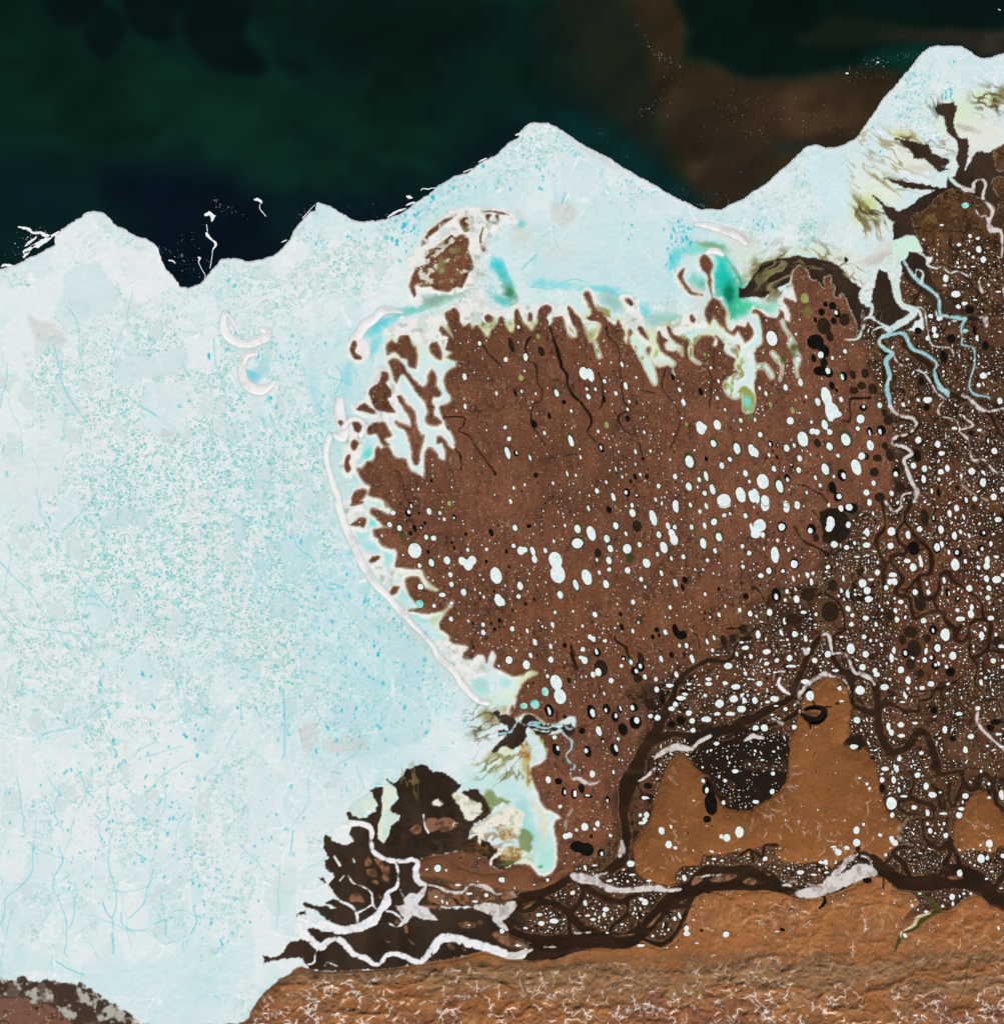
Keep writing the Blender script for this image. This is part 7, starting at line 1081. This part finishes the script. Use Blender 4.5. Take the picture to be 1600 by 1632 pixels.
def mball(d, level=0.0, rough=.12, hf=0.0, off=(0, 0), z=0.0, top=.01, seed=0):
    """marching-squares slab of the blended ellipses, for lobed or large lakes"""
    bl = d['bl']; x0 = min(b_[0] - max(b_[2], b_[3]) * .8 for b_ in bl) - 2; x1 = max(b_[0] + max(b_[2], b_[3]) * .8 for b_ in bl) + 2
    y0 = min(b_[1] - max(b_[2], b_[3]) * .8 for b_ in bl) - 2; y1 = max(b_[1] + max(b_[2], b_[3]) * .8 for b_ in bl) + 2
    st = max(.55, math.sqrt((x1 - x0) * (y1 - y0)) / 44); gx = np.arange(x0, x1, st); gy = np.arange(y0, y1, st); X, Y = np.meshgrid(gx, gy); acc_ = 0
    for bx, by, bw, bh in bl:
        t = (-0.30 if not d['east'] else -.12) if bh > bw * 1.15 else 0.0; c_, s_ = math.cos(t), math.sin(t); ux, uy = X - bx - off[0], Y - by - off[1]
        sc_ = min(bw, bh) / 2; dd_ = (np.hypot((ux * c_ + uy * s_) / (bw / 2), (-ux * s_ + uy * c_) / (bh / 2)) - 1) * sc_
        acc_ = acc_ + np.exp(-dd_ / .9)
    f = -np.log(acc_ + 1e-30) * .9 + level
    r_ = np.random.RandomState(seed); ph = r_.uniform(0, 6.28, 8); k1_ = r_.uniform(.5, .9, 4) * 9 / max(6, min(20, math.sqrt(d['area']) + 3))
    f = f + rough * 6 * (np.sin(X * k1_[0] + ph[0] + np.sin(Y * k1_[1])) * np.sin(Y * k1_[2] + ph[1]) * .6 + np.sin(X * 1.1 + ph[2] + 2 * np.sin(Y * .7)) * np.sin(Y * 1.3 + ph[3]) * .3)
    if hf:
        nz_ = r_.uniform(-1, 1, f.shape); nz_ = (nz_ + np.roll(nz_, 1, 0) + np.roll(nz_, 1, 1)) / 1.7; f = f + hf * nz_
    Vl, Fl, key = [], [], {}
    def vert(k_, x, y):
        if k_ not in key: key[k_] = len(Vl); Vl.append((x, y))
        return key[k_]
    ny_, nx_ = f.shape; ins = f < 0; side = []
    cells = np.argwhere(ins[:-1, :-1] | ins[1:, :-1] | ins[:-1, 1:] | ins[1:, 1:])
    for j, i in cells:
        cs_ = ((j, i), (j + 1, i), (j + 1, i + 1), (j, i + 1)); poly = []; tags = []
        for q in range(4):
            a_, b2 = cs_[q], cs_[(q + 1) % 4]; fa, fb = f[a_], f[b2]
            if fa < 0: poly.append(vert(a_, gx[a_[1]], gy[a_[0]])); tags.append(0)
            if (fa < 0) != (fb < 0):
                t = fa / (fa - fb); kk = (a_, b2) if a_ < b2 else (b2, a_); poly.append(vert(kk, gx[a_[1]] + (gx[b2[1]] - gx[a_[1]]) * t, gy[a_[0]] + (gy[b2[0]] - gy[a_[0]]) * t)); tags.append(1)
        for q in range(1, len(poly) - 1): Fl.append((poly[0], poly[q], poly[q + 1]))
        for q in range(len(poly)):
            if tags[q] and tags[(q + 1) % len(poly)]: side.append((poly[q], poly[(q + 1) % len(poly)]))
    if not Fl: return None
    up_ = list(range(len(Vl)))
    def root(a_):
        while up_[a_] != a_: up_[a_] = up_[up_[a_]]; a_ = up_[a_]
        return a_
    for a_, b_, c_ in Fl: up_[root(a_)] = root(b_); up_[root(b_)] = root(c_)
    cnt = {}
    for t_ in Fl: cnt[root(t_[0])] = cnt.get(root(t_[0]), 0) + 1
    best = max(cnt, key=cnt.get); Fl = [t_ for t_ in Fl if root(t_[0]) == best]; side = [t_ for t_ in side if root(t_[0]) == best]
    used = sorted({v_ for t_ in Fl for v_ in t_}); re_ = {v_: k_ for k_, v_ in enumerate(used)}; Vl = [Vl[v_] for v_ in used]
    Fl = [tuple(re_[v_] for v_ in t_) for t_ in Fl]; side = [tuple(re_[v_] for v_ in t_) for t_ in side]
    P_ = np.array(Vl); n = len(P_); V = np.zeros((2 * n + 1, 3)); V[:n, 0] = (P_[:, 0] - CX) * U; V[:n, 1] = -(P_[:, 1] - CY) * U; V[:n, 2] = z + top; V[n:2 * n] = V[:n]; V[n:2 * n, 2] = z - .04
    V[2 * n] = ((d['c'][0] - CX) * U, -(d['c'][1] - CY) * U, z - .04)
    Fa = [(a_, b_, c_) for a_, b_, c_ in Fl]
    for a_, b_ in side: Fa += [(b_, a_, a_ + n), (b_, a_ + n, b_ + n)]
    return V, np.array(Fa)
WM = {'k': 'lblk', 'n': 'lbrn', 'g': 'lolive', 'o': 'lblk', 'r': 'lgrn', 't': 'lteal', 'w': 'lgrn'}
def shape(d, f, z, jag, off=(0, 0), q=0):
    if (len(d['bl']) > 1 or d['area'] > 45) and d.get('hand'):
        s_ = min(min(b_[2], b_[3]) for b_ in d['bl']) / 2
        lv = (1 - f) * s_
        m_ = mball(d, lv, .12 if d['east'] else .08, .28 if jag > .03 else 0, off, z, .01, q + 7)
        if m_ is not None: return m_
    return disc(d, f, z, jag, off)
def pieces(d, q):
    """(part name, material, V, F) for one lake"""
    z = gz(d) + .008 + (q % 7) * .0012; code = d['code']; big_ = d['area'] > 12; s_ = math.sqrt(d['area'])
    if code in 'kng': return [('water', WM[code], *shape(d, 1, z, 0, (0, 0), q))]
    if code == 'o':
        o_ = rl.uniform(-.22, .22, 2) * s_; d2 = dict(d); d2['bl'] = [(d['bl'][-1][0], d['bl'][-1][1], d['bl'][-1][2] * .5, d['bl'][-1][3] * rl.uniform(.35, .7))] if len(d['bl']) > 1 else [(b_[0], b_[1], b_[2] * rl.uniform(.3, .5), b_[3] * rl.uniform(.4, .65)) for b_ in d['bl']]
        return [('water', 'lblk', *shape(d, 1, z, 0, (0, 0), q)), ('ice_cover', 'lice', *(shape(d2, 1, z + .012, .2, o_, q) if d['area'] > 45 else disc(d, rl.uniform(.35, .55), z + .012, .22, o_)))]
    if code == 't': return [('ice_cover', 'lteal', *shape(d, 1, z, 0, (0, 0), q))]
    if code == 'r': return [('open_water_rim', 'lgrn' if not d['east'] else 'lblk', *shape(d, 1, z, 0, (0, 0), q)), ('ice_cover', 'lice', *shape(d, rl.uniform(.62, .78), z + .012, .10 if big_ else .03, rl.uniform(-.04, .04, 2) * s_, q))]
    if d['east'] or d['area'] < 7: return [('ice_cover', 'lice', *shape(d, 1, z, .03 if big_ else 0, (0, 0), q))]
    return [('open_water_rim', 'lgrn', *shape(d, 1, z, 0, (0, 0), q)), ('ice_cover', 'lice', *shape(d, 1 - min(.26, (1.0 + (q * 7 % 5) * .35) / max(s_, 1)), z + .012, .04 if big_ else .0, (0, 0), q))]
LM = [  # landmarks the labels refer to
 (932, 603, 'heart shaped lake'), (899, 902, 'branched white lake'), (889, 1104, 'long finger lake'), (1322, 650, 'star tipped lake'), (921, 730, 'spindle shaped lake'), (1230, 540, 'feathery northern lake'), (924, 1352, 'large black lake'), (1296, 1140, 'black bend lake'), (1324, 978, 'big brown round lake'),
 (1203, 840, 'four lobed white lake'), (790, 890, 'western double lake'), (661, 879, 'egg shaped western lake'), (1152, 798, 'broad pentagonal lake'), (1305, 553, 'black twin lake'), (1192, 642, 'teal inlet pool'), (1132, 1282, 'tall black hill lake'), (1420, 1282, 'hill edge lake'), (1178, 1325, 'blue ice lake on the hills'),
 (1312, 935, 'dark lake with white core'), (1000, 880, 'bulged white lake'), (1080, 1010, 'black boot lake'), (1450, 1030, 'brown crescent lakes'), (1345, 705, 'round dark rimmed eastern lake'), (1414, 690, 'winding pinkish river ice'), (1550, 830, 'narrow eastern river'), (1470, 600, 'eastern ice channel'), (1560, 450, 'northeast corner channels'), (1225, 1170, 'dark basin'), (1160, 1160, 'jagged pinkish ice ribbon'),
 (1400, 930, 'meandering dark river'), (1540, 1010, 'omega shaped river bend'), (1350, 1060, 'triangular river junction'), (1500, 1270, 'eastern river loops'), (930, 1450, 'braided river islands'), (1100, 1480, 'lens shaped river island'), (1350, 1390, 'huge white ice jam'), (760, 760, 'west coast bays'), (1040, 1250, 'trunk channel'), (1400, 1200, 'sandy promontory'), (1560, 1330, 'small eastern sandy upland'), (1510, 1430, 'green hill stream'), (850, 1170, 'small western river'), (700, 420, 'mottled island')]
def describe(kindw, d, idx_in, lmn, dirn):
    bl = d['bl']; s_ = math.sqrt(d['area']); r_ = max(b_[3] for b_ in bl) / max(.1, max(b_[2] for b_ in bl)) if len(bl) == 1 else 1
    size = 'very large' if s_ > 22 else 'large' if s_ > 14 else 'medium' if s_ > 9 else 'small' if s_ > 5.5 else 'tiny'
    shp = 'lobed' if len(bl) > 1 else ('flat' if r_ < .75 else 'round' if r_ < 1.2 else 'oval' if r_ < 1.75 else 'slender')
    return size, shp
ORD = ['', 'second ', 'third ', 'fourth ', 'fifth ', 'sixth ', 'seventh ', 'eighth ', 'ninth ', 'tenth ']
def label_all(lst, look):
    gr = {}
    for d in lst:
        x, y = d['c']; L_ = min(((math.hypot(x - a, y - b_), n_, a, b_) for a, b_, n_ in LM))
        dist_ = L_[0]; k8 = int(round(math.degrees(math.atan2(y - L_[3], x - L_[2])) / 45)) % 8
        size, shp = describe('', d, 0, None, None); lk = look(d)
        if dist_ < 3.5: d['label'] = f"the {L_[1]}, a {size} {shp} {lk}"; continue
        gr.setdefault((size, shp, lk, L_[1], compass[k8]), []).append((dist_, d))
    for (size, shp, lk, ln, cp), v in gr.items():
        v.sort(key=lambda t: t[0])
        for n_, (_, d) in enumerate(v):
            if n_ == 0 and len(v) == 1: d['label'] = f"{size} {shp} {lk}, {cp} of the {ln}"
            else: d['label'] = f"{ORD[n_] if n_ < 10 else 'last '}{size} {shp} {lk} out {cp} of the {ln}" if n_ else f"first {size} {shp} {lk} out {cp} of the {ln}"
def lookF(d):
    return {'w': 'white frozen lake', 'r': 'frozen lake with dark rim', 't': 'turquoise tinted frozen lake'}[d['code']]
def lookO(d): return {'k': 'black open lake', 'n': 'brown open lake', 'g': 'olive green lake', 'o': 'dark lake with ice patch'}[d['code']]
label_all(FR[:300], lookF); label_all(OP[:300], lookO)
def build(lst, name, grp, restname):
    rest = {}
    for q, d in enumerate(lst):
        P_ = pieces(d, q)
        if q < 300:
            if len(P_) == 1:
                _, mm, V, Fa = P_[0]; c_ = V[-1].copy(); c_[2] = 0
                o = add(name, mk_mesh(name, V - c_, Fa, 3, (M[mm],), False), label=d['label'], category='lake', group=grp, kind='thing'); o.location = c_
            else:
                c_ = P_[0][2][-1].copy(); c_[2] = 0; e_ = add(name, None, label=d['label'], category='lake', group=grp, kind='thing'); e_.location = c_
                for pn, mm, V, Fa in P_: add(pn, mk_mesh(pn, V - c_, Fa, 3, (M[mm],), False), parent=e_)
        else:
            for pn, mm, V, Fa in P_: rest.setdefault(mm, []).append((V, Fa))
    V_, F_, MI, off, mats = [], [], [], 0, []
    for mi, (mm, L_) in enumerate(rest.items()):
        mats.append(M[mm])
        for V, Fa in L_: V_.append(V); F_.append(Fa + off); MI.append(np.full(len(Fa), mi)); off += len(V)
    me = mk_mesh(restname, np.concatenate(V_), np.concatenate(F_), 3, mats, False); me.polygons.foreach_set('material_index', np.concatenate(MI).astype(np.int32)); add(restname, me, kind='stuff')
build(FR, 'frozen_lake', 'frozen lakes on the tundra and delta', 'small_frozen_ponds')
build(OP, 'open_lake', 'ice free lakes on the tundra and delta', 'small_dark_ponds')

# ---------------------------------------------------------------- loose ice floes on the sea
def slab_mesh(name, P, z0, z1, mt):
    n = len(P); V = np.zeros((2 * n + 1, 3)); V[:n, 0] = (P[:, 0] - CX) * U; V[:n, 1] = -(P[:, 1] - CY) * U; V[:n, 2] = z1; V[n:2 * n] = V[:n]; V[n:2 * n, 2] = z0; V[2 * n, :2] = V[:n, :2].mean(0); V[2 * n, 2] = z1
    k_ = np.arange(n); k1 = (k_ + 1) % n
    me = bpy.data.meshes.new(name); c_ = V[2 * n].copy(); c_[2] = 0; V = V - c_
    me.from_pydata(V[:2 * n].tolist(), [], [list(range(n))[::-1]] + [[int(a), int(b_), int(b_) + n, int(a) + n] for a, b_ in zip(k_, k1)]); me.materials.append(mt); me.update(); return me, c_
def ribbon_outline(P, wob, r_):
    P = smooth(P, 4); d_ = np.gradient(P[:, :2], axis=0); nn = np.stack([-d_[:, 1], d_[:, 0]], 1) / (np.hypot(d_[:, 0], d_[:, 1])[:, None] + 1e-6)
    w1_, w2_ = [P[:, 2] / 2 * (1 + r_.uniform(-wob, wob, len(P))) for _ in (0, 1)]
    return np.concatenate([P[:, :2] + nn * w1_[:, None], (P[:, :2] - nn * w2_[:, None])[::-1]])
FLOES = [("A0 1305,1372,10 1335,1362,26 1358,1380,30 1352,1412,8", "boomerang shaped white floe, larger of the drifting pieces in the dark cove"), ("A0 1318,1480,10 1328,1505,22 1355,1530,8 1378,1558,16 1360,1590,6 1355,1632,5", "kinked chain of white ice running down to the cove's ice edge"), ("A0 1318,1430,4 1325,1475,5", "short thin sliver above the kinked white chain"), ("B0 20,1274,6 45,1272,18 66,1286,14 68,1298,4", "small white boomerang floe east of the larger boomerang"), ("B0 60,1300,4 58,1330,4 80,1358,5 98,1380,3", "thin curved white thread trailing from the small boomerang floe"),
         ("A0 118,1446,8 150,1452,16 185,1462,18 215,1486,16 260,1482,18 290,1500,22 330,1510,10", "wavy white ribbon of drift ice off the western ice edge"), ("A0 165,1568,8 190,1545,14 225,1520,10 235,1505,6", "thin twisted white shard under the wavy ribbon"), ("A0 200,1570,10 240,1565,30 290,1535,34 340,1500,12 380,1475,8", "crumpled mass of white brash ice beneath the wavy ribbon"), ("A0 150,1612,24 180,1595,26 205,1575,14 225,1560,8", "lumpy white floe beside the crumpled brash ice"), ("A0 152,1632,8 A1 155,40,12 170,15,22 190,5,10", "small angular floe touching the western shore ice"),
         ("A1 10,100,8 30,90,16 60,92,16 90,95,8 110,100,4", "flat white sliver along the far western ice edge"), ("A1 1262,42,6 1275,44,14 1268,70,5 1275,90,3", "little white hammer shaped floe in the cove"), ("A1 1275,90,3 1290,120,4 1310,155,4 1305,180,3", "crooked white hair line beneath the hammer shaped floe"), ("A1 1355,0,5 1350,60,4 1340,110,4", "straight thin white line beside the cove's east wall"), ("A1 1075,60,6 1100,62,10 1120,78,5", "small white streak near the cove's west wall"),
         ("B0 990,1250,6 1010,1256,20 1030,1262,6", "small white floe lying off the central ice edge"), ("B0 1085,1215,4 1095,1202,6 1130,1206,6 1160,1198,5 1200,1205,3", "thin wavy thread of ice off the central ice edge"), ("B0 870,1385,4 910,1360,16 940,1345,14 990,1328,4", "long white flake breaking off the central ice edge"), ("B0 990,1310,6 1020,1296,12 1045,1290,8", "stubby white flake next to the long flake"), ("B0 330,1390,6 350,1370,6 380,1335,3 410,1305,3", "faint white wisp above the pointed central cape"), ("B0 195,1545,4 215,1536,8 230,1530,4", "tiny white fleck by the cape's western slope"),
         ("B0 1355,1098,6 1385,1085,6 1410,1075,3", "thin white splinter on the steep central edge"), ("B0 1450,1035,6 1475,1020,8 1505,1008,4", "white splinter high on the steep central edge"), ("C0 84,862,6 105,855,10 130,840,6 160,800,5 185,784,3", "white crust peeling off the northern peak of the ice"), ("D0 785,398,6 800,397,10", "small white floe on the silt plume's edge, western of two"), ("D0 588,468,6 605,467,9", "small white floe on the brown silt plume"), ("A0 530,1376,4 560,1354,5 580,1352,3", "thin arch of ice on the western cape"), ("D0 1560,60,5 1575,64,6", "tiny white floe in the far northeast sea")]
rf = np.random.RandomState(8)
for s, lb in FLOES:
    Pf = ribbon_outline(pts(s), .35, rf); me, c_ = slab_mesh('ice_floe', Pf, -.05, .05, M['floe']); o = add('ice_floe', me, label=lb, category='ice floe', group='loose ice floes on the sea', kind='thing'); o.location = c_
# brash ice: uncounted crumbs
V_, F_, off = [], [], 0
def crumbs(n, x, y, sx_, sy_, deg, smin=.15, smax=.6, sea_only=True):
    global off
    t = math.radians(deg)
    for _ in range(n):
        a, b_ = rf.normal(0, 1, 2); X = x + a * sx_ * math.cos(t) - b_ * sy_ * math.sin(t); Y = y + a * sx_ * math.sin(t) + b_ * sy_ * math.cos(t)
        if sample(full, np.array([X]), np.array([Y]))[0] < 1: continue
        r_ = smin + (smax - smin) * rf.rand() ** 4; th = np.sort(rf.uniform(0, 6.28, 6)); P_ = np.stack([X + np.cos(th) * r_ * rf.uniform(.5, 1.3, 6), Y + np.sin(th) * r_ * rf.uniform(.4, 1.2, 6)], 1)
        V = np.zeros((7, 3)); V[:6, 0] = (P_[:, 0] - CX) * U; V[:6, 1] = -(P_[:, 1] - CY) * U; V[:6, 2] = .012; V[6] = ((X - CX) * U, -(Y - CY) * U, .03)
        V_.append(V); F_.append(np.array([[(k_ + 1) % 6 + off, k_ + off, 6 + off] for k_ in range(6)])); off += 7
for a in ((26, 1045, 85, 4, 30, -32, .2, .8), (40, 1065, 95, 14, 3, 25, .2, .8), (30, 1080, 120, 10, 22, -25), (40, 1050, 165, 14, 10, 20, .2, .8), (24, 1020, 180, 16, 4, -30, .2, .8), (30, 975, 230, 34, 5, 40), (50, 1150, 250, 60, 10, 35), (60, 1140, 312, 22, 5, 15, .2, .7), (90, 1180, 200, 40, 22, 30), (120, 1270, 175, 60, 16, 14), (110, 1300, 200, 60, 20, 10), (70, 1370, 118, 22, 8, 8, .2, .6), (50, 1395, 100, 14, 4, -15, .2, .8), (40, 1440, 88, 8, 3, -10, .2, .6), (60, 1475, 90, 14, 5, -45, .2, .7), (40, 1330, 260, 40, 8, -10), (40, 1160, 170, 30, 10, 60),
          (30, 348, 325, 10, 3, 60, .2, .9), (34, 372, 336, 14, 3, 25, .2, .8), (30, 268, 402, 12, 4, 5, .2, .9), (30, 300, 380, 16, 14, 0), (50, 300, 425, 14, 12, 40, .2, .8), (30, 330, 440, 8, 14, 10, .2, .7), (16, 560, 330, 30, 10, 0), (60, 640, 335, 22, 4, -28, .2, .8), (50, 760, 262, 26, 3, -38, .2, .7), (60, 50, 385, 14, 9, -40, .3, 1.2), (30, 1115, 328, 12, 2, 5, .2, .8), (30, 1590, 95, 20, 4, -20, .2, .6), (20, 1080, 300, 16, 3, 30), (22, 480, 340, 12, 3, -50, .2, .6)): crumbs(*a)
add('brash_ice', mk_mesh('brash_ice', np.concatenate(V_), np.concatenate(F_), 3, (M['floe'],), False), kind='stuff')

# labels for the small river islands, by where they lie
seen_ = {}
for k, R in REG.items():
    if R['name'] != 'river_island' or 'obj' not in R: continue
    x, y = R['c']; a = R['n'] * H * H; sz = 'long' if max(R['w']) > 2.6 * min(R['w']) + 2 else ('broad' if a > 400 else 'small')
    where = ('dark flats of the river mouth' if x < 700 else 'river mouth south of the low promontory' if x < 830 else 'braided reach of the lower river' if x < 1080 else 'mid river below the sandy hills' if x < 1240 else 'broad eastern river')
    marks = [(510, 1448, 'hooked creek'), (570, 1430, 'snow arch'), (600, 1380, 'white snow covered channel'), (665, 1318, 'thin white scratch'), (690, 1330, 'white hook'), (745, 1470, 'broad white floe'), (640, 1460, 'star shaped snow patch'), (960, 1400, 'ragged ice jam'), (1060, 1500, 'lens shaped river island'), (1150, 1400, 'mid river ice streak'), (1340, 1390, 'huge white ice jam'), (715, 1510, 'long white southern channel'), (520, 1500, 'sweeping white channel')]
    d_, mx, my, mn = min((math.hypot(x - a_, y - b_), a_, b_, n_) for a_, b_, n_ in marks); cp = compass[int(round(math.degrees(math.atan2(y - my, x - mx)) / 45)) % 8]
    key = (sz, mn, cp); seen_[key] = seen_.get(key, 0) + 1
    R['obj'].name = 'island'; R['obj']['category'] = 'island'
    R['obj']['label'] = f"{'' if seen_[key] == 1 else ORD[seen_[key]-1]}{sz} brown river island {cp} of the {mn}"
print('TRIS', sum(len(o.data.polygons) * 2 for o in SC.objects if o.type == 'MESH'))
